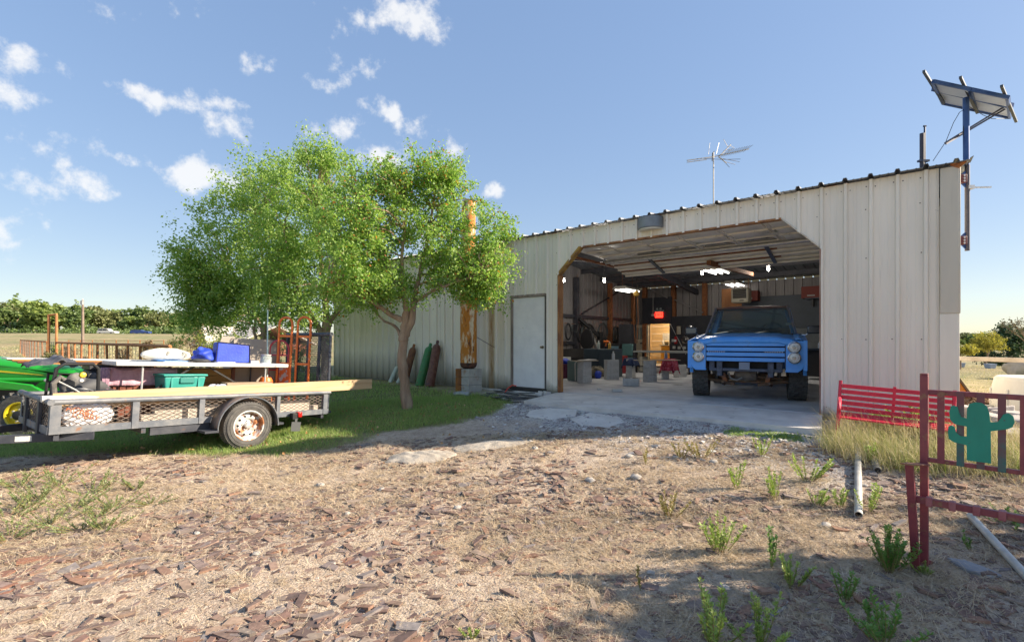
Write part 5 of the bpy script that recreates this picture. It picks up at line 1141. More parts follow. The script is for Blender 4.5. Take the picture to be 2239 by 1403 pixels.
# ------------------------------------------------------------------ antenna, vents, solar panel
alum = mat('weathered_aluminium', (.30, .29, .27), (.2, .2, .2), 9, rough=.45, metal=.7)
an = wthing('tv_antenna', 'spiky television antenna on a thin mast on the workshop roof', 'antenna', 4.2, -2.4, EAVE + .26)
Ya = (WW(4.2, -2.4)).y; m_ppx = Ya / FPX
def ap_(px, py, dY=0): return P(px, py, Ya + dY)
base_w = P(1560, 440, Ya); top_w = P(1560, 333, Ya)
an.location = (base_w.x, base_w.y, EAVE + .20); an.rotation_euler.z = 0
def aw(mb, pts, r=.012, n=6): return mb.tube(pts, r, n)
aw(MB(), [(base_w.x, base_w.y, EAVE + .2), top_w], .014, 8).build('mast', alum, an, world=True)
aw(MB(), [ap_(1502, 351, -.2), ap_(1560, 343), ap_(1637, 326, .3)], .011).build('boom', alum, an, world=True)
aw(MB(), [ap_(1502, 355, -.2), ap_(1545, 349, -.05)], .009).build('boom_brace', alum, an, world=True)
aw(MB(), [ap_(1572, 343, 0), ap_(1598, 316, .2)], .012).build('reflector_arm', alum, an, world=True); aw(MB(), [ap_(1572, 343, 0), ap_(1588, 357, .2)], .012).build('reflector_arm', alum, an, world=True)
for a, b in (((1549, 338), (1552, 313)), ((1566, 337), (1572, 312)), ((1574, 338), (1600, 328)), ((1582, 330), (1604, 325)), ((1592, 322), (1582, 305)), ((1596, 318), (1606, 324)), ((1570, 345), (1617, 354)), ((1577, 349), (1619, 348)), ((1583, 353), (1608, 360)), ((1586, 356), (1595, 366)), ((1540, 347), (1580, 349))):
    aw(MB(), [ap_(*a, random.uniform(-.2, .2)), ap_(*b, random.uniform(-.3, .5))], .0055, 5).build('element', alum, an, world=True)
for i in range(10):
    t = i / 9; c = ap_(1585 + 50 * t, 337.5 - 11 * t, .1 + .2 * t); aw(MB(), [c + Vector((-.03, -.30, -.02)), c + Vector((.03, .30, .05))], .005, 5).build('director', alum, an, world=True)
aw(MB(), [ap_(1557, 352, .2), ap_(1558, 335), ap_(1562, 331)], .01).build('clamp', alum, an, world=True)
vent = wthing('vent_pipe', 'pair of dark steel pipes standing on the workshop roof corner', 'vent pipe', .55, -1.3, EAVE + .13)
vb = WW(.55, -1.3, 0); Yv = vb.y
MB().cyl(P(2016, 372, Yv), P(2016, 292, Yv), .032, 10).build('pipe', mat('dark_violet_steel', (.05, .05, .075), rough=.5), vent, world=True); MB().cyl(P(2022, 368, Yv), P(2022, 276, Yv), .014, 8).build('pipe', darkb, vent, world=True)
MB().cyl(P(2019.5, 276, Yv), P(2024.5, 276, Yv), .016, 8).build('pipe_cap', darkb, vent, world=True); MB().box(P(2019, 352, Yv), (.16, .06, .03)).build('clamp', darkb, vent, world=True)
pb = P(2115, 470, 6.62); Ys = 6.62
sol = thing('solar_panel', 'tilted solar panel array on a steel pole bracketed to the workshop corner', 'solar panel', (pb.x, Ys, P(2115, 548, Ys).z))
navy = mat('navy_galvanised', (.035, .085, .24), (.06, .12, .28), 8, rough=.45, metal=.4)
poleg = mat('pole_grey_violet', (.13, .125, .15), (.09, .09, .11), 6, rough=.5, metal=.4)
def S(px, py, dY=0): return P(px, py, Ys + dY)
MB().cyl(S(2115, 548), S(2115, 360), .028, 12).build('pole', poleg, sol, world=True); MB().cyl(S(2113, 362), S(2112, 214), .035, 12).build('pole_top', navy, sol, world=True)
for y0 in (392, 526):
    a = S(2112, y0 - 22); q = [S(2112, y0 - 20), S(2112, y0 + 20), S(2098, y0 + 6), S(2098, y0 - 8)]
    MB().add([v + Vector((0, -.006, 0)) for v in q] + [v + Vector((0, .006, 0)) for v in q], [(0, 1, 2, 3), (7, 6, 5, 4), (0, 4, 5, 1), (1, 5, 6, 2), (2, 6, 7, 3), (3, 7, 4, 0)]).build('bracket', navy, sol, world=True)
    MB().box(S(2099, y0 + 1), (.085, .13, .11)).build('bracket_foot', mat('oxide_red', (.13, .03, .035), rough=.6), sol, bev=.006, world=True)
    for k in (-5, 1, 7): MB().cyl(S(2099, y0 + k) + Vector((0, -.07, 0)), S(2099, y0 + k) + Vector((0, .07, 0)), .013, 8).build('bolt', strutm, sol, world=True)
MB().bar(S(2113, 410), S(2167, 409), .02, .018).build('side_arm', strutm, sol, world=True)
MB().box(S(2120, 410), (.08, .07, .05)).build('clamp', strutm, sol, world=True)
# the panel pair: seen from below and behind, tilted toward the sun
pA, pB, pC, pD = S(2040, 178, -.25), S(2204, 213, -.25), S(2224, 264, .55), S(2063, 226, .55)
ux = (pB - pA); uy = (pD - pA); un = ux.cross(uy).normalized()
if un.z < 0: un = -un
def pp(u, v, h): return pA + ux * u + uy * v + un * h
backm = mat('panel_backsheet', (.50, .57, .66), (.44, .50, .59), 3, rough=.5)
for u0, u1 in ((0.0, .495), (.505, 1.0)):
    pan = MB().hexa([pp(u0 + .02, .03, 0), pp(u1 - .02, .03, 0), pp(u1 - .02, .97, 0), pp(u0 + .02, .97, 0), pp(u0 + .02, .03, .012), pp(u1 - .02, .03, .012), pp(u1 - .02, .97, .012), pp(u0 + .02, .97, .012)]).build('module', backm, sol, world=True)
    for a, b in (((u0, 0), (u1, 0)), ((u1, 0), (u1, 1)), ((u1, 1), (u0, 1)), ((u0, 1), (u0, 0))): MB().bar(pp(*a, 0), pp(*b, 0), .03, .045, un).build('module_frame', navy, sol, world=True)
    MB().hexa([pp(u0 + .02, .03, .014), pp(u1 - .02, .03, .014), pp(u1 - .02, .97, .014), pp(u0 + .02, .97, .014), pp(u0 + .02, .03, .018), pp(u1 - .02, .03, .018), pp(u1 - .02, .97, .018), pp(u0 + .02, .97, .018)]).build('cells', mat('solar_cells', (.01, .015, .05), rough=.15), sol, world=True)
MB().bar(S(2040, 193, .12), S(2213, 232, .12), .05, .06).build('cross_beam', navy, sol, world=True)
for a, b in (((2020, 156), (2064, 226)), ((2100, 169), (2137, 247)), ((2190, 188), (2222, 266))):
    MB().bar(S(*a, -.42), S(*b, .42), .03, .03).build('tilt_rail', mat('rail_slate', (.07, .085, .10), rough=.45, metal=.5), sol, world=True)
MB().bar(S(2066, 313, .0), S(2200, 231, .2), .016, .02).build('strut', strutm if False else poleg, sol, world=True); MB().bar(S(2068, 315, .06), S(2205, 234, .26), .016, .02).build('strut', poleg, sol, world=True)
MB().tube([S(2107, 240), S(2098, 246, -.02), S(2085, 268), S(2068, 310, .02), S(2040, 352, .05)], .004, 5).build('cable', blackm, sol, world=True)
MB().tube([S(2108, 240), S(2110, 262), S(2106, 285), S(2111, 320), S(2110, 375)], .006, 5).build('cable', blackm, sol, world=True)
MB().tube([S(2120, 234), S(2150, 252, .1), S(2170, 260, .2), S(2205, 260, .3)], .004, 5).build('cable', blackm, sol, world=True)
# ------------------------------------------------------------------ red slatted bench by the wall
redb = mat('crimson_paint', (.66, .018, .06), (.56, .02, .06), 5, rough=.4)
bl0 = Vector((4.22, 6.3, 0)); bd = Vector((.83, -.56, 0)); bz = float(gtot(4.6, 5.8)) - .02
bench = thing('slatted_bench', 'crimson slatted garden bench with scrolled arms against the cream wall', 'bench', (bl0.x, bl0.y, bz), (0, R(3.4), math.atan2(bd.y, bd.x)))
BL = 1.12   # local x along, local -y toward the camera
for i in range(5):
    z = .34 + i * .072; yb_ = .05 + .035 * i / 4; MB().bx(.02, BL - .02, yb_, yb_ + .02, z, z + .05).build('back_slat', redb, bench, bev=.004)
for i in range(4):
    y = -.34 + i * .095; MB().bx(.02, BL - .02, y, y + .075, .28 + .008 * i, .302 + .008 * i).build('seat_slat', redb, bench, bev=.004)
for x in (.0, BL):
    MB().tube([(x, .17, -.12), (x, .09, .12), (x, .06, .30), (x, .08, .55), (x, .105, .72)], .019, 8).build('back_leg', redb, bench)
    MB().tube([(x, -.40, -.12), (x, -.36, .10), (x, -.36, .26), (x, -.34, .40)], .019, 8).build('front_leg', redb, bench)
    pts = [(x, .08, .50), (x, -.10, .50), (x, -.30, .49), (x, -.40, .455), (x, -.425, .41), (x, -.395, .375), (x, -.355, .385)]
    MB().tube(pts, .022, 8).build('arm', redb, bench); MB().tube([(x, .06, .28), (x, -.36, .27)], .016, 8).build('seat_rail', redb, bench)
MB().bx(BL / 2 - .015, BL / 2 + .015, .075, .10, .30, .70).build('back_stay', redb, bench)
# ------------------------------------------------------------------ maroon bench frame with a cactus cut-out
mar = mat('maroon_paint', (.19, .035, .05), (.26, .055, .06), 6, .4, .62, .45, c3=(.22, .11, .06), s3=14, lo3=.57, hi3=.66, bump=.12)
cgreen = mat('cactus_green', (.004, .20, .135), (.008, .25, .17), 3, rough=.5, c3=(.05, .10, .08), s3=26, lo3=.66, hi3=.70)
cp = G(2021, 1240); cdirn = Vector((.677, -.736, 0)); cb = thing('metal_bench_frame', 'maroon steel bench frame with a green cactus cut out on its back', 'bench frame', (cp.x, cp.y, cp.z), math.atan2(cdirn.y, cdirn.x))
Yc = cp.y; k_ = Yc / FPX; ztop = CAM_H - (820 - HY) * k_ - cp.z; zr1 = CAM_H - (856 - HY) * k_ - cp.z; zr0 = CAM_H - (1003 - HY) * k_ - cp.z; zar = CAM_H - (1003 - HY) * k_ - cp.z; zse = CAM_H - (1085 - HY) * k_ - cp.z
CL = 1.35
for x in (0, CL):
    MB().bar((x, 0, -.03), (x, .0, ztop), .042, .042, (1, 0, 0)).build('back_post', mar, cb, bev=.003); MB().bx(x - .021, x + .021, -.021, .021, ztop, ztop + .012).build('post_cap', mar, cb, bev=.003)
    sx_ = -.035 if x == 0 else .035
    MB().bar((x + sx_ * .9, -.07, -.03), (x + sx_ * 1.6, -.15, zar - .012), .042, .042, (1, 0, 0)).build('front_leg', mar, cb, bev=.003)
    MB().hexa([(x + sx_ * 1.2 - .035, -.34, zar + .012), (x + sx_ * 1.2 + .035, -.34, zar + .012), (x + .035, .02, zar - .04), (x - .035, .02, zar - .04), (x + sx_ * 1.2 - .035, -.34, zar + .02), (x + sx_ * 1.2 + .035, -.34, zar + .02), (x + .035, .02, zar - .032), (x - .035, .02, zar - .032)]).build('armrest', mat('rusty_arm', (.30, .15, .07), (.20, .05, .05), 7, rough=.7), cb, bev=.002)
    MB().bar((x, .0, .05), (x + .05, .16, -.03), .03, .03).build('rear_brace', mar, cb, bev=.003)
MB().bar((0, 0, zr1), (CL, 0, zr1 + .0), .032, .032).build('top_rail', mar, cb, bev=.003)
MB().bar((0, 0, zr0), (CL, 0, zr0), .027, .027).build('lower_rail', mar, cb, bev=.003)
MB().bar((-.04, -.10, zse), (CL + .04, -.10, zse), .036, .042).build('seat_rail', mar, cb, bev=.003)
tealpost = mat('oversprayed_bar', (.03, .12, .11), (.15, .045, .055), 2.2, .44, .56, .45)
for i in range(13):
    x = .085 + i * .0925
    MB().bx(x - .018, x + .018, -.024, -.017, zr0 - .01, zr1 + .012).build('baluster', tealpost if 1 <= i <= 3 else mar, cb)
for i in range(12): MB().bx(.02 + i * .11, .055 + i * .11, -.126, -.074, zse - .030, zse + .028).build('seat_clip', mat('clip_pink', (.33, .12, .13), (.25, .06, .07), 9, rough=.5), cb, bev=.005)
def rounded(u0, v0, u1, v1, w_, n=8): 
    return None
cact = [(-.056, 0), (-.056, .095), (-.075, .10), (-.115, .105), (-.142, .125), (-.146, .17), (-.142, .205), (-.128, .215), (-.112, .205), (-.106, .17), (-.085, .150), (-.056, .150),
        (-.056, .215), (-.075, .218), (-.115, .225), (-.135, .25), (-.138, .30), (-.132, .335), (-.118, .345), (-.098, .335), (-.092, .30), (-.080, .272), (-.056, .268),
        (-.054, .33), (-.042, .362), (-.015, .375), (.015, .372), (.038, .352), (.048, .31), (.052, .255),
        (.085, .262), (.098, .285), (.108, .31), (.132, .322), (.152, .305), (.158, .27), (.148, .238), (.125, .222), (.090, .212), (.054, .200), (.056, 0)]
xc = .262; zc = CAM_H - (998 - HY) * k_ - cp.z + .02
MB().prism(cact, lambda u, v, t: (xc + u * .98, -.026 - t, zc + v * .98), 0, .007).build('cactus', cgreen, cb)
# ------------------------------------------------------------------ loose pipes
galv = mat('galvanised_pipe', (.50, .50, .48), (.40, .39, .36), 9, rough=.5, metal=.2)
def lying_pipe(a, b, r, label, m=galv, cat='pipe'):
    a = G(*a); b = G(*b); a.z = float(gtot(a.x, a.y)) + r; b.z = float(gtot(b.x, b.y)) + r; d = b - a; L = d.length
    t = thing('steel_pipe', label, cat, a, tuple(d.to_track_quat('Z', 'Y').to_euler()))
    MB().lathe([(r * .82, 0), (r, 0), (r, L), (r * .82, L), (r * .82, 0)], n=18).build('pipe_wall', m, t); MB().lathe([(r * .8, L * .02), (r * .8, L * .03), (0, L * .03)], n=18).build('bore', blackm, t); MB().lathe([(r * .8, L * .985), (r * .8, L * .975), (0, L * .975)], n=18).build('bore', blackm, t)
lying_pipe((1876, 975), (1877, 1132), .030, 'straight grey steel pipe lying between dry grass and rubble')
lying_pipe((1908, 1000), (1919, 1033), .032, 'short dark steel pipe end poking out of the dry grass', mat('dark_pipe', (.20, .20, .19), (.12, .11, .1), 8, rough=.6))
lying_pipe((2122, 1135), (2290, 1322), .026, 'long grey pipe lying behind the cactus bench frame')
flat = flatstone('flat_stone', [G(*q) for q in ((2070, 1226), (2110, 1232), (2165, 1252), (2192, 1266), (2170, 1270), (2110, 1252))], .03, mat('slate_stone', (.24, .245, .26), (.33, .33, .34), 6, rough=.9, bump=.3)); tag(flat, 'long flat slate slab lying behind the cactus bench frame', 'stone')
bc_ = G(1992, 1215)
# ------------------------------------------------------------------ inside the bay
def fw(px, py, z=0.0): s, o, _ = FL(px, py, 0); return WW(s, o, z)
cinder = mat('cinder_block', (.50, .505, .50), (.40, .405, .405), 9, rough=.95, bump=.4, bscale=70)
def block_mesh():
    mb = MB(); mb.bx(-.195, .195, -.095, .095, 0, .188); o = mb.build('cinder_block', cinder, None, bev=.006); h = MB()
    for sx in (-.09, .09): h.bx(sx - .065, sx + .065, -.06, .06, .1885, .1895)
    return o, h
_blk, _h = block_mesh(); BLK = _blk.data; bpy.data.objects.remove(_blk)
hole_m = mat('block_core', (.05, .05, .05), rough=.95)
HOLE = MB().bx(-.155, -.025, -.06, .06, .1885, .1895).build('core_hole', hole_m); HM = HOLE.data; bpy.data.objects.remove(HOLE)
def blk(px, py, level, rz, label, dx=0, dy=0):
    p = fw(px, py, level * .19); o = bpy.data.objects.new('cinder_block', BLK); col.objects.link(o); md = o.modifiers.new('Bevel', 'BEVEL'); md.width = .006; md.segments = 2
    o.location = (p.x + dx, p.y + dy, p.z); o.rotation_euler.z = rz; tag(o, label, 'cinder block', 'cinder blocks on the workshop floor')
    for sx in (0, .18):
        h = bpy.data.objects.new('core_hole', HM); col.objects.link(h); h.parent = o; h.location = (sx, 0, 0)
    return o
lv = ['lowest', 'middle', 'top']
for (px, py, n_, rz, what) in ((1278, 836, 3, .75, 'stack under the pale boards'), (1337, 829, 3, .25, 'stack topped by the white bottle'), (1379, 826, 3, 1.05, 'stack under the navy jacket'), (1421, 834, 3, .7, 'stack under the plank end'), (1455, 828, 3, 1.2, 'stack beside the red cloth')):
    for k in range(n_): blk(px, py, k, rz + .05 * k, f'grey cinder block, {lv[k]} of the {what}')
blk(1380, 843, 0, -.35, 'single grey cinder block lying alone on the workshop floor'); blk(1487, 824, 0, .6, 'grey cinder block beside the truck tyre'); blk(1487, 824, 1, .65, 'grey cinder block on the one beside the truck tyre')
def ibox(name, label, cat, c, size, rz, m, bev=.006):
    o = MB().bx(-size[0] / 2, size[0] / 2, -size[1] / 2, size[1] / 2, 0, size[2]).build(name, m, None, bev=bev); o.location = c; o.rotation_euler.z = rz; return tag(o, label, cat)
ply = mat('plywood_edge', (.42, .36, .27), (.34, .28, .2), 5, rough=.8)
p = fw(1278, 836, .572); ibox('plank', 'pale plywood board lying across the first block stack', 'board', p, (.75, .34, .018), .7, ply); p.z += .02; ibox('plank', 'second pale board askew on top of the plywood board', 'board', p + Vector((.08, .05, .0)), (.62, .25, .02), .95, plastic)
p = fw(1421, 834, .572); ibox('plank', 'grey plank bridging two block stacks', 'board', p + Vector((.22, .1, 0)), (1.25, .2, .02), .0, ply)
def bottle(label, c, r, h, m, capm):
    t = thing('bottle', label, 'bottle', c); MB().lathe([(0, 0), (r, 0), (r, h * .62), (r * .85, h * .72), (r * .4, h * .82), (r * .36, h * .88)], n=18).build('body', m, t); MB().lathe([(r * .42, h * .87), (r * .42, h), (0, h)], n=14).build('cap', capm, t)
bottle('clear plastic bottle standing on a block stack', fw(1341, 829, .572), .045, .24, mat('clear_bottle', (.55, .57, .58), rough=.2), plastic); bottle('blue-grey bottle standing on the stack beside the red cloth', fw(1456, 828, .572), .045, .24, mat('blue_bottle', (.18, .24, .34), rough=.3), mat('bottle_blue', (.12, .18, .3), rough=.4))
def clothdrape(name, label, c, w_, d, zt, drop, m, seed):
    r_ = random.Random(seed); ph = [r_.uniform(0, 6) for _ in range(4)]
    def fn(a, b):
        u = (a * 2 - 1) * (w_ / 2 + drop * .8); v = (b * 2 - 1) * (d / 2 + drop * .8)
        eu = max(0, abs(u) - w_ / 2); ev = max(0, abs(v) - d / 2); e = math.hypot(eu, ev); k = .25
        uu = math.copysign(min(abs(u), w_ / 2) + eu * k, u); vv = math.copysign(min(abs(v), d / 2) + ev * k, v)
        return (uu + .012 * math.sin(v * 25 + ph[0]), vv + .012 * math.sin(u * 25 + ph[1]), zt + .012 - e * 1.0 + .010 * math.sin(u * 16 + v * 11 + ph[2]))
    o = MB().grid(30, 30, fn).build(name, m, None, solid=.006); o.location = c; o.rotation_euler.z = .9; return tag(o, label, 'cloth')
clothdrape('jacket', 'navy jacket thrown over a cinder block stack', fw(1379, 826, 0), .40, .26, .57, .26, mat('navy_cloth', (.012, .025, .07), (.02, .04, .11), 6, rough=.85), 3)
clothdrape('blanket', 'crimson patterned cloth hanging over a block stack', fw(1464, 829, 0) , .36, .26, .57, .40, mat('crimson_print', (.28, .012, .04), (.45, .10, .16), 22, .5, .6, .85), 8)
# long bench top behind the blocks
wb = fw(1450, 815, 0); bw = thing('workbench', 'long grey workbench behind the cinder block stacks', 'workbench', wb, WALL_ROT)
MB().bx(-1.1, .95, -.35, .35, .70, .76).build('top', mat('bench_grey', (.24, .26, .25), (.18, .19, .19), 4, rough=.6), bw, bev=.006)
for sx in (-1.0, .85):
    for sy in (-.28, .28): MB().bx(sx - .03, sx + .03, sy - .03, sy + .03, 0, .70).build('leg', blackm, bw)
MB().bx(-1.0, .85, -.2, .25, .2, .23).build('shelf', blackm, bw)
# inner doorway with the lit store room
sd_m = (SD0 + SD1) / 2
idoor = wthing('panel_door', 'pale panelled inner door with three narrow panes standing open', 'door', SD0 + .36, -DEPTH + .10, 0)
olive = mat('aged_white_door', (.46, .43, .35), (.38, .35, .28), 4, rough=.6)
MB().bx(-.34, .34, 0, .04, .02, SDH - .03).build('leaf', olive, idoor, bev=.004)
for k in range(3): MB().bx(-.24 + k * .17, -.11 + k * .17, .041, .047, 1.15, SDH - .16).build('pane', mat('pane_grey', (.20, .22, .21), rough=.15), idoor)
for k in range(2): MB().bx(-.26 + k * .28, -.02 + k * .28, .041, .05, .12, .80).build('panel', mat('door_panel_tone', (.42, .39, .31), rough=.6), idoor, bev=.006)  # panels in one flat colour close to the door leaf
MB().bx(-.06, .06, .041, .052, .95, 1.0).build('letter_plate', blackm, idoor)
MB().bx(.36, .42, -.05, .06, 0, SDH + .06).build('frame_side', olive, idoor)
warm = mat('pine_lining', (.46, .34, .19), (.38, .27, .14), 3, rough=.7, stretch=(.3, 1, 4))
room = wthing('store_room', 'small pine lined store room lit behind the inner doorway', 'room', sd_m, -DEPTH - .04, 0)
for k in range(7): MB().bx(-1.3, 1.3, -2.03, -2.0, .0 + k * .36, .35 + k * .36).build('wall_board', warm, room, bev=.004)
MB().bx(-1.3, -1.27, -2.0, -.06, 0, 2.5).bx(1.27, 1.3, -2.0, -.06, 0, 2.5).build('side_wall', warm, room); MB().bx(-1.3, 1.3, -2.03, -.05, 2.5, 2.53).build('ceiling', warm, room); MB().bx(-1.3, 1.3, -2.03, .0, -.02, -.004).build('floor', concrete_in, room)
MB().bx(.02, .12, -1.99, -1.92, 0, 2.48).build('stud', rustm, room)
cabn = wthing('drawer_cabinet', 'yellow-orange drawer cabinet inside the lit store room', 'cabinet', sd_m - .25, -DEPTH - 1.2, 0)
ylw = mat('safety_yellow', (.55, .26, .02), (.45, .2, .02), 4, rough=.5)
MB().bx(-.55, .55, -.3, .3, 0, .86).build('carcass', ylw, cabn, bev=.01)
for k in range(4): MB().bx(-.50, .50, .301, .315, .06 + k * .20, .23 + k * .20).build('drawer', ylw, cabn, bev=.006)
MB().bx(-.62, .62, -.34, .34, .862, .90).build('top', olive, cabn)
gr_ = wthing('bench_grinder', 'bench grinder standing on the store room cabinet', 'grinder', sd_m + .05, -DEPTH - 1.0, .90); MB().lathe([(0, -.10), (.07, -.10), (.08, 0), (.07, .10), (0, .10)], (0, 0, .13), (1, 0, 0), 18).build('motor', mat('tan_metal', (.3, .24, .15), rough=.5), gr_); MB().bx(-.08, .08, -.07, .07, 0, .06).build('base', blackm, gr_)
for sx in (-.19, .19): MB().lathe([(0, -.02), (.09, -.02), (.09, .02), (0, .02)], (sx, 0, .13), (1, 0, 0), 18).build('grinding_wheel', strutm, gr_)
sg = wthing('metal_sheet', 'grey metal sheet standing behind the grinder', 'sheet', sd_m + .1, -DEPTH - 1.35, .90); MB().bx(-.3, .3, -.01, .01, 0, .55).build('sheet', strutm, sg)
cn = wthing('spray_can', 'red and white can on the store room cabinet', 'can', sd_m - .45, -DEPTH - .98, .90); MB().lathe([(0, 0), (.06, 0), (.06, .16), (0, .17)], n=16).build('body', plastic, cn); MB().lathe([(.061, .05), (.061, .11)], n=16).build('band', mat('can_red', (.5, .02, .02), rough=.4), cn)
# exit sign
ex = wthing('exit_sign', 'red lit exit sign above the inner doorway', 'sign', *[WL(1441, 694, -DEPTH + .29)[i] for i in (0, 1)], WL(1441, 694, -DEPTH + .29)[2])
MB().bx(-.17, .17, -.02, .03, 0, .24).build('sign_box', mat('exit_red', (.5, .01, .01), rough=.4, emit=((1, .02, .01), 2.2)), ex, bev=.006)
textmesh('EXIT', .17, 'lettering', mat('exit_dark', (.03, .0, .0), rough=.6), ex, (0, .032, .12), (R(90), 0, R(180)), .001)
MB().bx(-.22, .22, -.02, .05, .245, .32).build('lamp_head', mat('exit_grey', (.22, .27, .25), rough=.5), ex, bev=.01)
for sx in (-.08, .08): MB().lathe([(0, .05), (.045, .045), (.05, 0)], (sx, .0, .38), (0, 1, 0), 14).build('emergency_lamp', mat('lamp_grey', (.3, .33, .34), rough=.4), ex)
sb = wthing('switch_box', 'small grey switch box beside the exit sign', 'switch box', *WL(1428, 688, -DEPTH + .28)[:2], WL(1428, 688, -DEPTH + .28)[2] - .06); MB().bx(-.07, .07, -.02, .05, 0, .09).build('box', cinder, sb); MB().tube([(0, 0, .09), (0, 0, 1.0)], .012, 6).build('conduit', cinder, sb)
# things on the black board
def onboard(px, py, d=.245): return WL(px, py, -DEPTH + d)
def hub(px, py, r, label):
    s, o, z = onboard(px, py); t = wthing('hubcap', label, 'hubcap', s, o, z - r); MB().lathe([(r, 0), (r * .98, .03), (r * .8, .05), (r * .75, .03), (r * .4, .035), (r * .3, .06), (0, .065)], (0, 0, r), (0, 1, 0), 24).build('disc', chrome, t)
    for k in range(6):
        a = k * math.pi / 3; MB().lathe([(0, .002), (r * .11, .001)], (math.cos(a) * r * .57, .034, r + math.sin(a) * r * .57), (0, 1, 0), 10).build('slot', blackm, t)
hub(1499, 742, .17, 'slotted chrome hubcap hanging beside the truck fender'); hub(1509, 715, .11, 'small round hubcap hanging on the black board')
s, o, z = onboard(1486, 722); t = wthing('paper_roll', 'cream paper towel roll on the black board', 'paper roll', s, o, z - .17); MB().lathe([(0, 0), (.09, 0), (.09, .34), (0, .34)], (0, .09, 0), n=18).build('roll', olive, t); MB().bx(-.1, .1, -.01, .1, .341, .36).build('holder', blackm, t)
s, o, z = onboard(1479, 741); t = wthing('fire_extinguisher', 'red fire extinguisher hung on the black board', 'fire extinguisher', s, o, z - .2); MB().lathe([(0, 0), (.06, 0), (.065, .02), (.065, .26), (.03, .31), (.02, .33)], (0, .08, 0), n=18).build('tank', mat('ext_red', (.45, .012, .015), rough=.35), t); MB().bx(-.05, .05, .05, .11, .33, .38).build('handle', blackm, t); MB().bx(-.045, .045, .13, .148, .08, .18).build('label_patch', paper, t)
for k, (px, py) in enumerate(((1472, 744), (1474, 759), (1485, 760), (1497, 760))):
    s, o, z = onboard(px, py); t = wthing('wall_switch', 'pale switch plate on the black board', 'switch plate', s, o, z - .06, 'switch plates on the black board'); MB().bx(-.06, .06, 0, .025, 0, .12).build('plate', cinder, t, bev=.004); MB().bx(-.015, .015, .026, .04, .045, .075).build('toggle', plastic, t)
s0 = onboard(1466, 708); s1 = onboard(1500, 774); t = wthing('hose', 'grey hose running slantwise over the black board', 'hose', s0[0], s0[1], s1[2]); a = Vector((0, .02, s0[2] - s1[2])); MB().tube([a, (s1[0] - s0[0], .03, 0)], .016, 6).build('tube', cinder, t)
# unit heater
s, o, z = WL(1620, 662, -DEPTH + 1.2); uh = wthing('unit_heater', 'cream unit heater with louvred front hanging near the back wall', 'heater', s, o, z)
hz_ = WL(1620, 630, -DEPTH + 1.2)[2] - z
MB().bx(-.31, .31, -.3, .2, 0, hz_).build('cabinet', mat('heater_cream', (.42, .39, .31), rough=.5), uh, bev=.05, seg=3)
MB().bx(-.24, .24, .201, .206, hz_ * .28, hz_ * .92).build('grille_back', blackm, uh)
for k in range(6): MB().box((0, .225, hz_ * (.33 + .11 * k)), (.46, .05, .012), (.5, 0, 0)).build('louvre', mat('louvre_grey', (.16, .15, .13), rough=.5), uh)
MB().bx(-.15, .0, .201, .207, hz_ * .10, hz_ * .17).build('badge', blackm, uh)
for sx in (-.25, .25): MB().tube([(sx, -.05, hz_), (sx, -.05, EAVE + .55 - z)], .012, 6).build('hanger', rustm, uh)
# boxes along the top of the back wall
shelf = wthing('wall_shelf', 'dark shelf along the top of the back wall', 'shelf', 1.9, -DEPTH + .45, WL(1700, 655, -DEPTH + .45)[2]); MB().bx(-1.9, 1.6, -.42, .2, -.04, 0).build('board', navyboard, shelf)
for sx in (-1.5, 0, 1.4): MB().bx(sx - .03, sx + .03, -.2, .0, -.3, -.041).build('bracket', blackm, shelf)
zt = WL(1700, 655, -DEPTH + .45)[2]
for k, (px, w_, h) in enumerate(((1640, .62, .38), (1775, .62, .42))):
    s = WL(px, 640, -DEPTH + .45)[0]; t = wthing('carton', ['dark red carton on the high shelf near the heater', 'dark red carton at the far end of the high shelf'][k], 'box', s, -DEPTH + .42, zt); MB().bx(-w_ / 2, w_ / 2, -.22, .2, 0, h).build('body', mat('red_carton', (.20, .045, .035), rough=.7), t, bev=.005); MB().bx(-.12, .12, .201, .204, .06, .11).build('print', cinder, t)
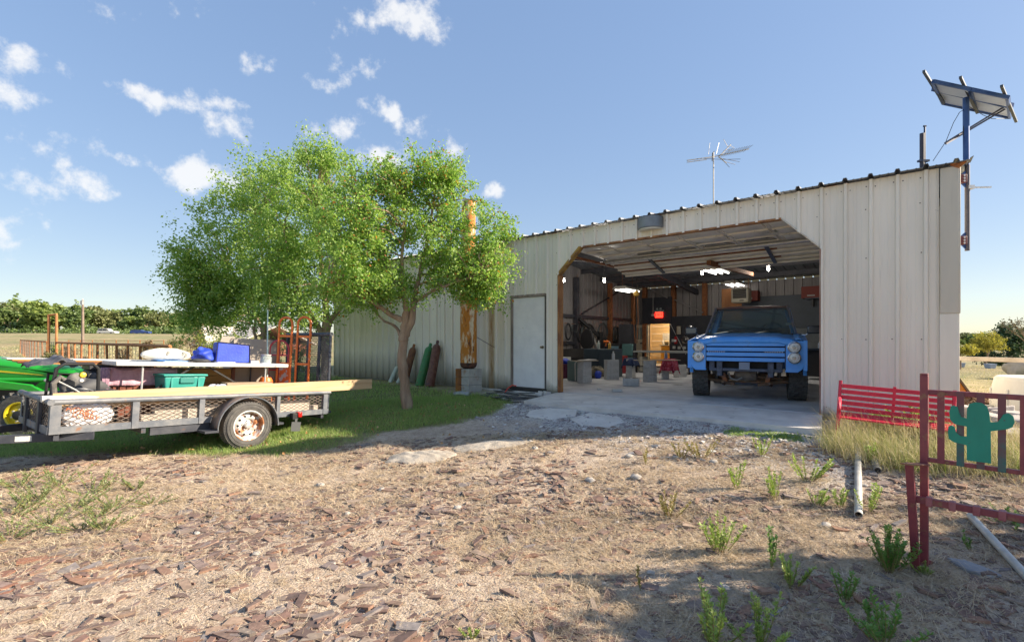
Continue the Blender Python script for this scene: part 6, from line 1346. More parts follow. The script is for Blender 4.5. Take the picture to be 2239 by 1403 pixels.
# left wall: hoses and cables hung in coils
zc_ = lambda py, Y: CAM_H - (py - HY) / FPX * Y
def part_pt(px, py):   # sight line met with the partition
    s_ = 10.38; r = np.array([(px - CX) / FPX, 1.0]); t = (s_ + CO @ UL) / (r @ UL) if False else None
    q = -CO; t = (s_ - q @ UL) / (r @ UL); p = q + t * r; return (s_, float(p @ NO), CAM_H - (py - HY) / FPX * t, t)
coilm = [mat('coil_black', (.02, .021, .024), rough=.5), mat('coil_slate', (.05, .065, .07), rough=.5)]
for k, (px, py, hw_, hh_, n_) in enumerate(((1242, 725, 6, 18, 8), (1257, 717, 8, 9, 3), (1268, 726, 7, 21, 8), (1278, 725, 7, 19, 6), (1287, 720, 11, 12, 4), (1318, 725, 11, 19, 8), (1366, 727, 7, 18, 8), (1346, 730, 6, 16, 10))):
    s_, o_, z_, Yp = part_pt(px, py); t = wthing('hose_coil', ['tight black hose coil hung first on the partition', 'thin wire coil hung between two hoses', 'long black hose coil hung on the partition', 'second long hose coil hanging close beside the first', 'wide loose slate hose loop on the partition', 'big black cable coil above the round drum', 'black belt loop hung beside the rusty post', 'dense bundle of black straps hung on the partition'][k], 'hose', s_, o_, z_ - hh_ * Yp / FPX)
    hx = hw_ * Yp / FPX * 1.9; hz2 = hh_ * Yp / FPX
    for j in range(n_):
        f1 = random.uniform(.75, 1.05); f2 = random.uniform(.9, 1.03)
        MB().tube([(-.02 * j / n_ - .0, hx * f1 * math.cos(a), hz2 + hz2 * f2 * math.sin(a)) for a in [2 * math.pi * i / 26 for i in range(26)]], (.022 if k != 1 else .009), 6, closed=True).build('loop', coilm[k % 2], t)
    MB().tube([(0, 0, hz2 * 2.0), (.16, 0, hz2 * 2.06)], .012, 6).build('hook', rustm, t)
# clutter on the left: drum lid, trunk, crates, cabinet
p = fw(1284, 812); dr = thing('reel_stand', 'round black hose reel on a post stand', 'hose reel', p, WALL_ROT - .4); MB().lathe([(0, -.05), (.36, -.05), (.38, 0), (.36, .05), (0, .05)], (0, 0, 1.15), (0, 1, 0), 30).build('reel', blackm, dr); MB().bx(-.04, .04, -.1, -.03, 0, 1.2).build('post', blackm, dr); MB().bx(-.25, .25, -.25, .2, 0, .04).build('foot', blackm, dr)
p = fw(1318, 822); cb_ = thing('steel_cabinet', 'dark blue steel cabinet behind the block stacks', 'cabinet', p, WALL_ROT); MB().bx(-.55, .55, -.25, .25, 0, .86).build('carcass', mat('cab_blue', (.03, .05, .065), (.045, .065, .08), 3, rough=.4), cb_, bev=.01)
for sx in (-.53, .01): MB().bx(sx, sx + .52, .251, .262, .03, .83).build('door', mat('cab_blue', (.03, .05, .065)), cb_, bev=.004)
def pz(px, py, dz): q = fw(px, py, dz); return q
for k, (dx, m, h, lab) in enumerate(((-.15, mat('spray_grey', (.35, .40, .38), rough=.4), .26, 'grey spray bottle on the blue cabinet'), (.10, orm, .27, 'orange cordless drill standing on the blue cabinet'), (.24, mat('amber', (.5, .28, .05), rough=.3), .22, 'amber bottle on the blue cabinet'), (.42, mat('sky_pack', (.14, .25, .3), rough=.5), .08, 'pale blue pack lying on the blue cabinet'))):
    v = Vector(p) + Vector((UL[0], UL[1], 0)) * (-dx) + Vector((0, 0, .862)); 
    if k == 1:
        t = thing('cordless_drill', lab, 'drill', v); MB().bx(-.03, .03, -.03, .03, .0, .07).build('battery', blackm, t, bev=.005); MB().bar((0, 0, .07), (.02, 0, .19), .035, .045).build('grip', orm, t); MB().tube([(-.06, 0, .22), (.08, 0, .22), (.14, 0, .22)], [.04, .038, .012], 12).build('body', orm, t)
    elif k == 3: ibox('packet', lab, 'packet', v, (.2, .1, .08), .3, m)
    else: bottle(lab, v, .045, h, m, plastic)
p = fw(1233, 826); pc_ = thing('plastic_crate', 'purple plastic crate on the workshop floor', 'crate', p, .6); prp = mat('purple_plastic', (.10, .012, .05), rough=.45)
MB().hexa([(-.25, -.17, 0), (.25, -.17, 0), (.25, .17, 0), (-.25, .17, 0), (-.29, -.20, .40), (.29, -.20, .40), (.29, .20, .40), (-.29, .20, .40)]).build('body', prp, pc_, bev=.01)
for k in range(6): MB().box((-.22 + k * .088, -.19, .2), (.02, .02, .34), (.09, 0, 0)).build('rib', prp, pc_)
MB().bx(-.30, .30, -.21, .21, .401, .42).build('rim', prp, pc_); bl2 = blob(.20, .14, .09, .2, 20, 31).build('cloth_bundle', bl_, None); bl2.location = Vector(p) + Vector((0, 0, .40)); tag(bl2, 'blue cloth heaped in the purple crate', 'cloth')
p = fw(1256, 832); ibox('foam_board', 'teal board standing on edge beside the purple crate', 'board', p, (.10, .55, .56), .5, mat('teal_board', (.16, .24, .24), rough=.7)); fr_ = thing('tube_rack', 'thin white tube frame leaning on the first block stack', 'rack', fw(1262, 834)); 
MB().tube([(-.05, 0, .02), (-.06, .0, .50), (-.0, 0, .56), (.2, .06, .57), (.26, .08, .50), (.25, .08, .02)], .016, 8).build('tube', plastic, fr_)
p = fw(1228, 815); ibox('storage_bin', 'pale grey bin behind the purple crate', 'bin', p, (.5, .4, .55), .6, mat('pale_bin', (.40, .42, .40), rough=.5)); tr2 = thing('wooden_chest', 'open black wooden chest full of scrap by the partition', 'chest', fw(1250, 808), .5)
MB().bx(-.6, .6, -.3, .3, .45, .80).build('body', mat('chest_dark', (.03, .028, .027), rough=.7), tr2, bev=.01); MB().bx(-.55, .55, -.25, .25, 0, .449).build('base', blackm, tr2); MB().box((0, .28, .95), (1.2, .03, .32), (-.3, 0, 0)).build('lid', mat('chest_dark', (.03, .028, .027)), tr2)
p = fw(1305, 826); sk = thing('shoulder_bag', 'tan bag with blue sack beside the block stacks', 'bag', p, .3); blob(.24, .16, .17, .2, 22, 41).build('body', mat('tan_canvas', (.22, .18, .12), (.1, .1, .08), 7, rough=.85), sk); b3 = blob(.10, .09, .11, .15, 18, 42).build('blue_sack', bl_, sk); b3.location = (-.05, -.17, 0)
p = fw(1366, 815); ibox('toolbox', 'red metal tool box beyond the block stacks', 'tool box', p, (.6, .35, .45), .65, mat('tool_red', (.22, .015, .02), rough=.45), .02)
p = fw(1372, 805); ibox('steel_locker', 'tall dark locker at the corner by the inner door', 'locker', p, (.55, .45, 1.75), WALL_ROT, mat('locker_dark', (.035, .035, .042), (.05, .05, .06), 3, rough=.5), .01)
p = fw(1372, 808); ch_ = thing('padded_chair', 'teal padded chair in front of the dark locker', 'chair', Vector(p) + Vector((-.25, -.55, 0)), -2.3); tlm = mat('teal_vinyl', (.06, .14, .14), rough=.5)
MB().bx(-.24, .24, -.24, .24, .42, .50).build('seat', tlm, ch_, bev=.03); MB().box((-.24, 0, .76), (.07, .46, .46), (0, -.15, 0)).build('backrest', tlm, ch_, bev=.03)
for sx in (-.2, .2):
    for sy in (-.2, .2): MB().tube([(sx, sy, 0), (sx, sy, .42)], .014, 6).build('leg', blackm, ch_)
p = fw(1395, 812); ibox('paper_sack', 'pale paper sack leaning by the inner door', 'sack', Vector(p) + Vector((.1, -.3, 0)), (.35, .2, .55), .5, olive, .05)
# cupboards behind the truck
p = WW(1.1, -6.5); lk = thing('metal_locker', 'tall dark locker beside the blue pickup', 'locker', p, WALL_ROT); MB().bx(-.3, .3, -.3, .3, 0, 1.75).build('carcass', navyboard, lk, bev=.01); MB().bx(-.28, .28, .301, .312, .05, 1.7).build('door', navyboard, lk, bev=.004); MB().bx(.2, .22, .313, .33, .8, 1.0).build('handle', strutm, lk)
wb2 = wthing('tool_bench', 'cluttered dark tool bench behind the pickup', 'workbench', 2.0, -7.6, 0); MB().bx(-.9, .9, -.35, .35, .85, .90).build('top', navyboard, wb2); MB().bx(-.88, .88, -.33, .3, .1, .84).build('drawers', blackm, wb2, bev=.01)
for k in range(7): bottle(f'{["pale", "grey", "amber", "white", "silver", "tan", "blue"][k]} bottle on the tool bench behind the pickup', WW(1.25 + .21 * k, -7.5, .90), .05, .2 + .03 * (k % 3), [olive, cinder, mat('amber', (.5, .28, .05)), plastic, strutm, kraft, mat('blue_bottle', (.18, .24, .34))][k], plastic)
# floor bits
p = fw(1349, 856); ibox('brick', 'pale broken brick lying on the slab near the apron', 'brick', p, (.21, .10, .06), .1, mat('pale_brick', (.50, .49, .46), rough=.9)); p = fw(1310, 852); ibox('brick_scrap', 'small pale brick chip on the slab', 'brick', p, (.09, .05, .03), .5, mat('pale_brick', (.50, .49, .46)))
# lights that are on
def bulb(px, py, Y, power, label):
    v = P(px, py, Y); t = thing('light_bulb', label, 'light bulb', v); MB().lathe([(0, -.07), (.03, -.06), (.042, -.03), (.03, .02), (.015, .04)], n=14).build('glass', mat('lit_bulb', (1, 1, 1), emit=((1, .95, .86), 3.0)), t); MB().lathe([(.02, .035), (.055, .06), (.055, .075), (0, .08)], n=12).build('socket', plastic, t)
    zr = EAVE + .02 + SLOPE * min(-ooff(v.x, v.y), DEPTH + ooff(v.x, v.y)); MB().cyl((0, 0, .07), (0, 0, max(.1, float(zr) - v.z)), .008, 6).build('cord', blackm, t)
    ld = bpy.data.lights.new('bulb_light', 'POINT'); ld.energy = power; ld.color = (1, .92, .8); ld.shadow_soft_size = .06; lo = bpy.data.objects.new('bulb_light', ld); col.objects.link(lo); lo.parent = t; lo.location = (0, 0, -.16)
bulb(1233, 612, 15.5, 18, 'lit bare bulb nearest the hung hoses'); bulb(1535, 596, 15.2, 22, 'lit bare bulb under the middle of the roof'); bulb(1680, 586, 13.5, 18, 'lit bare bulb over the pickup bed'); bulb(1321, 612, 15.0, 14, 'lit bare bulb behind the garage door track')
def fluor(px, py, Y, L, label, power):
    v = P(px, py, Y); t = thing('tube_light', label, 'tube light', v, WALL_ROT + math.pi / 2); MB().hexa([(-L / 2, -.32, .0), (L / 2, -.32, .0), (L / 2, .32, .0), (-L / 2, .32, .0), (-L / 2, -.2, .10), (L / 2, -.2, .10), (L / 2, .2, .10), (-L / 2, .2, .10)]).build('reflector', mat('tray_white', (.30, .29, .26), rough=.5), t)
    for y in (-.2, 0, .2): MB().tube([(-L / 2 + .04, y, -.03), (L / 2 - .04, y, -.03)], .02, 10).build('tube', mat('lit_tube', (1, 1, 1), emit=((1, .97, .9), 1.6)), t)
    zr = EAVE + SLOPE * min(-ooff(v.x, v.y), DEPTH + ooff(v.x, v.y))
    for sx in (-L / 3, L / 3): MB().cyl((sx, 0, .1), (sx, 0, max(.15, float(zr) - v.z)), .006, 6).build('hanger', rustm, t)
fluor(1567, 592, 15.6, 1.25, 'lit fluorescent tray nearest the garage door', 14); fluor(1608, 622, 19.4, 1.25, 'lit fluorescent tray beside the unit heater', 14); fluor(1372, 634, 18.5, 1.25, 'lit fluorescent tray above the hung hoses', 12)
ld = bpy.data.lights.new('store_bulb', 'POINT'); ld.energy = 55; ld.color = (1, .82, .55); ld.shadow_soft_size = .1; lo = bpy.data.objects.new('store_bulb', ld); col.objects.link(lo); lo.parent = room; lo.location = (-.5, -.9, 2.25)

# more shop gear along the partition
hst = thing('engine_hoist', 'black engine hoist with slanted boom beside the hose reel', 'engine hoist', fw(1312, 806), WALL_ROT + 1.2)
MB().bx(-.08, .08, -.08, .08, 0, 1.45).build('mast', blackm, hst); MB().bar((-.35, 0, 1.0), (1.0, 0, 1.95), .09, .11).build('boom', blackm, hst); MB().bar((.0, .0, .55), (.5, 0, 1.55), .06, .06).build('ram', strutm, hst)
for y in (-.35, .35): MB().bar((-.3, y * .4, .08), (1.2, y, .08), .08, .08).build('leg', blackm, hst); MB().lathe([(0, -.03), (.07, -.03), (.07, .03), (0, .03)], (1.15, y, .07), (0, 1, 0), 12).build('caster', rubber, hst)
tc_ = thing('tool_chest', 'black rolling tool chest in front of the partition', 'tool chest', fw(1340, 808), WALL_ROT + 1.4); MB().bx(-.45, .45, -.25, .25, .12, 1.0).build('carcass', blackm, tc_, bev=.01)
for k in range(5): MB().bx(-.42, .42, -.262, -.251, .16 + k * .165, .30 + k * .165).build('drawer', mat('drawer_grey', (.05, .05, .055), rough=.4), tc_, bev=.004)
for x in (-.35, .35): MB().cyl((x, 0, 0), (x, 0, .12), .05, 10).build('caster', rubber, tc_)
for k, (px, lab, m) in enumerate(((1350, 'black work jacket hung on the partition', mat('jacket_black', (.012, .012, .014), rough=.9)), (1362, 'dark brown leather apron hung on the partition', mat('apron_brown', (.03, .02, .016), rough=.8)))):
    s_, o_, z_, Yp = part_pt(px, 745); t = wthing('work_garment', lab, 'garment', s_ - .05, o_, z_ - .55); MB().grid(14, 16, lambda a, b: (-.06 * math.sin(a * 9) * b - .04, (a - .5) * (.30 + .35 * b), 1.15 * (1 - b) + .02 * math.sin(a * 6))).build('cloth', m, t, solid=.05); MB().tube([(.0, 0, 1.15), (.12, 0, 1.2)], .012, 6).build('hook', rustm, t)
wr = thing('welder_cart', 'red welding cart near the inner door', 'welding cart', fw(1352, 815), .4); MB().bx(-.25, .25, -.2, .2, .15, .6).build('cabinet', mat('weld_red', (.2, .015, .012), rough=.4), wr, bev=.02); MB().tube([(-.2, .2, .1), (-.2, .25, 1.0), (.2, .25, 1.0), (.2, .2, .1)], .02, 8).build('handle', blackm, wr)
for x in (-.22, .22): MB().lathe([(0, -.03), (.12, -.03), (.12, .03), (0, .03)], (x, .22, .12), (1, 0, 0), 14).build('wheel', rubber, wr)
chn = thing('chain_hoist', 'chain hoist with yellow block hanging from the roof by the inner door', 'chain hoist', P(1391, 642, 18.6)); MB().lathe([(0, -.12), (.10, -.08), (.12, 0), (.08, .1), (0, .12)], n=14).build('block', mat('hoist_yellow', (.35, .2, .02), rough=.5), chn); zr_ = 3.9 - chn.location.z; MB().cyl((0, 0, .1), (0, 0, zr_), .015, 6).build('hook_rod', blackm, chn)
for dx in (-.06, .05): MB().tube([(dx, 0, -.1), (dx * 1.6, 0, -1.0), (dx * .6, 0, -1.9)], .014, 6).build('chain', rustm, chn)
# ------------------------------------------------------------------ tractor at the frame edge
gp = Vector((-8.22, 8.15, 0)); gp.z = float(gz(gp.x, gp.y)) + .0
trc = thing('farm_tractor', 'green compact tractor with yellow wheels parked beyond the trailer tongue', 'tractor', gp, R(8))
jg = mat('tractor_green', (.015, .28, .02), (.02, .33, .03), 3, rough=.3, spec=.6); jy = mat('tractor_yellow', (.62, .50, .02), (.55, .43, .03), 5, rough=.4)
def tractor_wheel(x, y, r, wd, rim, sg):
    ty = MB().lathe([(rim, -wd / 2), (r * .9, -wd / 2), (r, -wd * .32), (r, wd * .32), (r * .9, wd / 2), (rim, wd / 2)], (0, 0, 0), (0, 1, 0), 40).build('wheel', tyrem, trc); ty.location = (x, y, r)
    MB().lathe([(rim + .01, sg * wd * .48), (rim, sg * wd * .53), (rim - .02, sg * wd * .5), (rim - .03, sg * wd * .25), (rim * .62, sg * wd * .30), (rim * .56, sg * wd * .42), (.07, sg * wd * .42)], (0, 0, 0), (0, 1, 0), 36).build('rim', jy, ty)
    MB().lathe([(.072, sg * wd * .40), (.072, sg * wd * .62), (.055, sg * wd * .66), (0, sg * wd * .66)], (0, 0, 0), (0, 1, 0), 20).build('hub', blackm, ty)
    for k in range(6):
        a = k * math.pi / 3 + .3; MB().cyl((math.cos(a) * .10, sg * wd * .40, math.sin(a) * .10), (math.cos(a) * .10, sg * wd * .55, math.sin(a) * .10), .013, 6).build('lug_nut', strutm, ty)
    lug = MB(); n_ = 20
    for i in range(n_):
        a = 2 * math.pi * i / n_
        for s2 in (-1, 1): aa = a + (.5 * 2 * math.pi / n_ if s2 > 0 else 0); lug.box((math.cos(aa) * r, s2 * wd * .22, math.sin(aa) * r), (.05, wd * .5, .05), (s2 * .5 * 0, -aa, s2 * .6))
    lug.build('tread_lug', tyrem, ty, kind='stuff')
tractor_wheel(0.05, -.05, .36, .22, .21, -1); tractor_wheel(.05, 1.05, .36, .22, .21, 1); tractor_wheel(-1.75, -.12, .55, .32, .30, -1); tractor_wheel(-1.75, 1.12, .55, .32, .30, 1)
def hoodfn(a, b):     # a: 0 nose .. 1 back; b: across
    x = .82 - a * 1.8; y = .5 + (b - .5) * (.62 + .08 * a); e = abs(b - .5) * 2; z = 1.02 + .30 * a ** .7 - .10 * e ** 4 - (.14 * (1 - a / .12) ** 2 if a < .12 else 0)
    return (x, y, z)
MB().grid(26, 18, hoodfn).build('hood', jg, trc, solid=.015, angle=60)
for sg, y0 in ((-1, .175), (1, .825)):
    MB().prism([(-.98, .78), (.60, .70), (.80, .78), (.81, .90), (.4, 1.0), (-.3, 1.14), (-.98, 1.24)], lambda u, v, t: (u, y0 + t, v), -.012, .012).build('hood_side', jg, trc, bev=.006)
    MB().prism([(-.95, 1.10), (.05, 1.005), (.20, .985), (.17, 1.005), (-.95, 1.145)], lambda u, v, t: (u, y0 + sg * t, v), .013, .017).build('yellow_stripe', jy, trc)
    MB().prism([(-.25, .80), (.02, .78), (.14, .88), (-.2, .93)], lambda u, v, t: (u, y0 + sg * t, v), .013, .016).build('side_vent', blackm, trc)
    MB().prism([(.26, .78), (.52, .80), (.50, .92), (.24, .91)], lambda u, v, t: (u, y0 + sg * t, v), .013, .016).build('side_vent', blackm, trc)
    MB().tube([(-1.0, y0 + sg * .22, .95), (.4, y0 + sg * .22, .93)], .034, 10).build('lift_cylinder', jg, trc)
    MB().prism([(-1.1, 1.05), (.2, .86), (.62, .60), (.72, .42), (.60, .40), (.5, .58), (.12, .75), (-1.1, .93)], lambda u, v, t: (u, y0 + sg * (.27 + t), v), -.03, .03).build('loader_arm', jg, trc, bev=.012)
    MB().lathe([(0, .04), (.025, .035), (.03, 0)], (.42, y0 + sg * .26, .93), (0, sg, 0), 12).build('pin', strutm, trc)
MB().bx(.80, .86, .20, .80, .70, .94).build('front_grille', blackm, trc, bev=.02)
MB().bx(-1.0, .55, .30, .70, .40, .80).build('engine_block', blackm, trc); MB().bar((.05, -.0, .36), (.05, 1.0, .36), .10, .10).build('front_axle', blackm, trc)
MB().bx(-2.1, -1.0, .2, .8, .5, 1.0).build('rear_body', jg, trc, bev=.04); MB().bx(-1.85, -1.45, .28, .72, 1.0, 1.1).bx(-1.95, -1.85, .28, .72, 1.0, 1.5).build('seat', mat('seat_yellow', (.5, .4, .03), rough=.6), trc, bev=.03)
for y in (-.1, 1.1): MB().prism([(-2.3, .9), (-2.1, 1.18), (-1.7, 1.25), (-1.3, 1.15), (-1.15, .9), (-1.25, .95), (-1.4, 1.08), (-1.7, 1.15), (-2.05, 1.1), (-2.2, .9)], lambda u, v, t: (u, y + t, v), -.18, .18).build('rear_fender', jg, trc, bev=.02)
MB().tube([(-2.05, .1, 1.0), (-2.1, .1, 2.2), (-2.1, .9, 2.2), (-2.05, .9, 1.0)], .035, 8).build('roll_bar', blackm, trc); MB().lathe([(.19, -.012), (.205, 0), (.19, .012), (.175, 0), (.19, -.012)], (-1.15, .5, 1.40), (-.5, 0, .85), 24).build('steering_wheel', blackm, trc); MB().tube([(-1.0, .5, 1.1), (-1.15, .5, 1.40)], .025, 8).build('steering_column', blackm, trc)
# ------------------------------------------------------------------ rusty pipe fence and gate arch
fencem = mat('fence_rust', (.38, .14, .05), (.46, .22, .09), 7, rough=.85)
wirem = mat('fence_wire', (.20, .19, .17), rough=.7)
def fence(label, A, B, n, h, mesh=True):
    """A, B: (px, Y, top py) of the ends"""
    a = P(A[0], A[2], A[1]); b = P(B[0], B[2], B[1]); t = thing('pipe_fence', label, 'fence', (a.x, a.y, float(gz(a.x, a.y))))
    MB().tube([a, b], .04, 8).build('top_rail', fencem, t, world=True)
    for i in range(n):
        k = i / (n - 1); q = a.lerp(b, k); g = float(gz(q.x, q.y)); lean = random.uniform(-.05, .05); MB().cyl((q.x + lean, q.y, g - .1), q, .035 if i else .05, 8).build('post', fencem, t, world=True)
    if mesh:
        w_ = MB(); L = (b - a).length; nv = int(L / .35)
        for z in (.2, .45, .7, .95):
            qa = Vector((a.x, a.y, a.z - h + z)); qb = Vector((b.x, b.y, b.z - h + z)); w_.bar(qa, qb, .008, .008)
        for i in range(nv): q = a.lerp(b, i / nv); w_.bar((q.x, q.y, q.z - h), q, .007, .007)
        w_.build('wire_mesh', wirem, t, world=True, kind='stuff')
fence('rusty pipe fence with leaning posts beyond the trailer', (124, 21.0, 748.5), (372, 11.8, 757), 13, 1.25)
fence('rusty pipe fence running away beyond the gate arch', (45, 46.0, 743), (103, 22.5, 747), 11, 1.25)
fence('short rusty fence length beside the house shrubs', (440, 16, 762), (520, 15, 765), 4, 1.2, False)
ga = thing('gate_arch', 'tall narrow rusty pipe gate arch in the pasture fence', 'gate', P(115, 808, 21.8))
ga.location.z = float(gz(ga.location.x, ga.location.y))
ya_ = 21.8
for px in (106.5, 123.5): MB().cyl((P(px, 0, ya_).x, ya_, ga.location.z - .1), P(px, 688, ya_), .05, 8).build('gate_post', fencem, ga, world=True)
MB().tube([P(105.5, 689, ya_), P(124.5, 687, ya_)], .045, 8).build('top_bar', fencem, ga, world=True)
tg = MB(); tg.bx(-.16, .16, -.02, .02, .0, 1.25); tgo = MB()
for k in range(8): tgo.bar(P(108, 748 + k * 7.2, ya_), P(121, 748 + k * 7.2, ya_), .015, .015)
for k in range(4): tgo.bar(P(108.5 + k * 4, 747, ya_), P(108.5 + k * 4, 803, ya_), .012, .012)
tgo.build('gate_leaf', mat('gate_teal', (.10, .17, .18), rough=.6), ga, world=True)
# thin wire fence far behind
wf = thing('wire_fence', 'low wire fence across the pasture behind the rusty fence', 'fence', P(180, 760, 34)); wf.location.z = float(gz(wf.location.x, wf.location.y))
for k in range(9):
    px = 150 + k * 26; q = P(px, 743, 34); MB().cyl((q.x, q.y, float(gz(q.x, q.y)) - .1), q, .03, 6).build('post', fencem, wf, world=True)
for zz in (744, 750): MB().bar(P(150, zz, 34), P(358, zz + 1, 34), .03, .03).build('rail', fencem, wf, world=True)
up = P(181, 746, 62); pole_ = thing('utility_pole', 'lone weathered wooden utility pole in the pasture', 'utility pole', (up.x, up.y, float(gz(up.x, up.y)))); topz = P(181, 656, 62).z
MB().tube([(up.x, up.y, pole_.location.z - .2), (up.x, up.y, topz)], [.17, .12], 10).build('shaft', mat('grey_wood_pole', (.20, .15, .12), (.27, .21, .17), 3, rough=.9), pole_, world=True); MB().box((up.x, up.y - .14, topz - .35), (.3, .2, .5)).build('fitting', strutm, pole_, world=True); MB().cyl((up.x, up.y, topz), (up.x, up.y, topz + .18), .05, 8).build('insulator', plastic, pole_, world=True)
# ------------------------------------------------------------------ far trees: each its own
farleaf = [leafmat('far_leaf_a', (.14, .22, .05), (.30, .37, .09), .4), leafmat('far_leaf_b', (.16, .20, .075), (.31, .33, .125), .4), leafmat('far_leaf_c', (.10, .17, .05), (.21, .29, .075), .4)]
def far_tree_mesh(seed, lm, H=8.0, Wd=5.0, ncl=150, per=24, size=.55):
    rs = np.random.default_rng(seed); t = thing('oak_tree', 'x', 'tree', (0, 0, 0)); mb = MB(); limb(mb, [(0, 0, -.3), (.1, 0, H * .2), (0, .1, H * .45)], .28, .14, 8); limb(mb, [(0, 0, H * .22), (Wd * .2, 0, H * .45), (Wd * .3, 0, H * .6)], .13, .05, 6); limb(mb, [(0, 0, H * .25), (-Wd * .2, 0, H * .45), (-Wd * .28, 0, H * .62)], .13, .05, 6); mb.build('trunk', barkm, t)
    lob = [(rs.normal() * Wd * .26, rs.normal() * Wd * .2, H * (.30 + .45 * rs.random()), Wd * (.20 + .16 * rs.random())) for _ in range(11)]; cen = []
    for i in range(ncl):
        l = lob[i % len(lob)]; d = rs.normal(size=3); d /= np.linalg.norm(d); cen.append(np.array(l[:3]) + d * l[3] * rs.random() ** .35)
    cen = np.array(cen); cen[:, 2] = np.maximum(cen[:, 2], H * .06); q, f = leaves(cen, np.full(len(cen), Wd * .13), per, size, .75, rs=rs); rawmesh('crown', q, f, lm, t); return t
protos = [far_tree_mesh(20 + i, farleaf[i % 3]) for i in range(5)]; used = [False] * 5
def far_tree(px, Y, hpx, base_py, label, k, wide=1.0, group='trees along the far pasture edge'):
    x = (px - CX) / FPX * Y; z = float(gz(x, Y)); s = hpx * Y / FPX / 7.4
    if used[k]: t = copy_tree(protos[k])
    else: t = protos[k]; used[k] = True
    t.location = (x, Y, z); t.scale = (s * wide, s * wide, s); t.rotation_euler.z = random.uniform(0, 6.28); tag(t, label, 'tree', group); return t
random.seed(12)
FT = [(-60, 130, 75, 0), (-15, 120, 78, 1), (22, 112, 70, 2), (58, 118, 72, 4), (92, 110, 80, 0), (128, 120, 82, 3), (158, 112, 76, 2), (200, 125, 64, 1), (232, 118, 62, 4), (264, 122, 60, 3), (292, 116, 64, 0), (322, 124, 66, 2), (352, 118, 62, 1), (385, 120, 60, 3), (415, 126, 56, 4), (446, 120, 50, 0), (480, 125, 55, 2), (75, 140, 84, 3), (245, 140, 68, 0), (335, 140, 68, 2), (10, 140, 80, 4)]
FL_ = ['dark oak', 'grey-green oak', 'deep green oak', 'olive oak', 'yellow-green oak']
FTL = {2: 'leafy oak in the far tree line behind the tractor hood', 3: 'leafy oak in the far tree line just beside the gate arch', 4: 'tall leafy oak in the far tree line behind the gate arch', 5: 'tallest leafy oak in the far tree line', 6: 'leafy oak in the far tree line beside the utility pole', 7: 'lower leafy oak in the far tree line past the utility pole', 8: 'leafy oak in the far tree line behind the white vehicle', 11: 'leafy oak in the far tree line behind the dark blue car', 14: 'leafy oak in the far tree line next to the house gable', 15: 'low leafy oak showing behind the house gable', 16: 'leafy oak behind the pale house roof'}
for i, (px, Y, h, k) in enumerate(FT): far_tree(px, Y * 1.42, h * (.74 + .32 * ((i * 37) % 10) / 10), 735, FTL.get(i, 'leafy oak filling the far tree line across the pasture'), k, 1.25)
for i in range(12): far_tree(2080 + i * 18, 190 + 15 * (i % 3), 30 + 6 * (i % 2), 778, 'distant tree beyond the field behind the sapling', i % 5, 1.6, 'distant trees beyond the sapling field')
# undergrowth at the foot of the tree line
rs = np.random.default_rng(77); cen = []
for i in range(330):
    px = rs.uniform(-80, 480); Y = rs.uniform(147, 156); x = (px - CX) / FPX * Y; cen.append((x, Y, float(gz(x, Y)) + rs.uniform(.2, 1.6)))
q, f = leaves(np.array(cen), np.full(len(cen), 1.3), 22, .62, .75, rs=rs); o = rawmesh('undergrowth', q, f, farleaf[2], None, kind='stuff'); tag(o, 'dense green undergrowth along the foot of the tree line', 'undergrowth')
# cedar, yellow sapling and bare tree on the right
def bush(name, label, c, ell, ncl, per, size, lm, cr, trunk=None, seed=0, cat='shrub', group=None, flat=1.0):
    rs = np.random.default_rng(seed); t = thing(name, label, cat, c, 0, group); cen = []
    for i in range(ncl):
        e = ell[i % len(ell)]; d = rs.normal(size=3); d /= np.linalg.norm(d); cen.append(np.array(e[:3]) + d * np.array(e[3:]) * rs.random() ** .4)
    cen = np.array(cen); cen[:, 2] = np.maximum(cen[:, 2], .03); q, f = leaves(cen, cr * (.6 + .8 * rs.random(len(cen))), per, size, .55, rs=rs, flat=flat); q[:, 2] = np.maximum(q[:, 2], 0)
    mb = MB()
    if trunk:
        for pts, r0, r1 in trunk: limb(mb, pts, r0, r1, 7)
    else:
        for e in ell[:4]: limb(mb, [(e[0] * .1, e[1] * .1, -.05), (e[0] * .5, e[1] * .5, e[2] * .5), tuple(e[:3])], .03, .01, 5)
    mb.build('stem', barkm, t); rawmesh('foliage', q, f, lm, t); return t
cx_ = P(2205, 780, 38); cz0 = float(gz(cx_.x, cx_.y)); kk = 38 / FPX
bush('cedar_tree', 'dark windswept cedar standing behind the yellow-green sapling', (cx_.x, cx_.y, cz0), [(0, 0, 1.4, 1.7, 1.5, 1.4), (-1.4, 0, 1.3, 1.2, 1.2, 1.0), (1.2, 0, 1.5, 1.3, 1.2, 1.3), (.2, 0, 2.4, .9, .9, .9), (-.9, 0, 2.2, .6, .6, .5), (-2.2, 0, 1.2, .7, .6, .5), (.9, 0, 2.6, .6, .5, .6), (-.3, 0, 2.9, .4, .4, .5), (0, 0, .6, 2.2, 1.2, .5)], 330, 34, .17, leafmat('cedar_leaf', (.03, .075, .03), (.09, .14, .045), .25), .34, [([(0, 0, -.2), (0, 0, 1), (.2, 0, 2.2)], .2, .06)], 5, 'tree')
yx = P(2158, 812, 21.5); yz = float(gz(yx.x, yx.y)); k2 = 21.5 / FPX
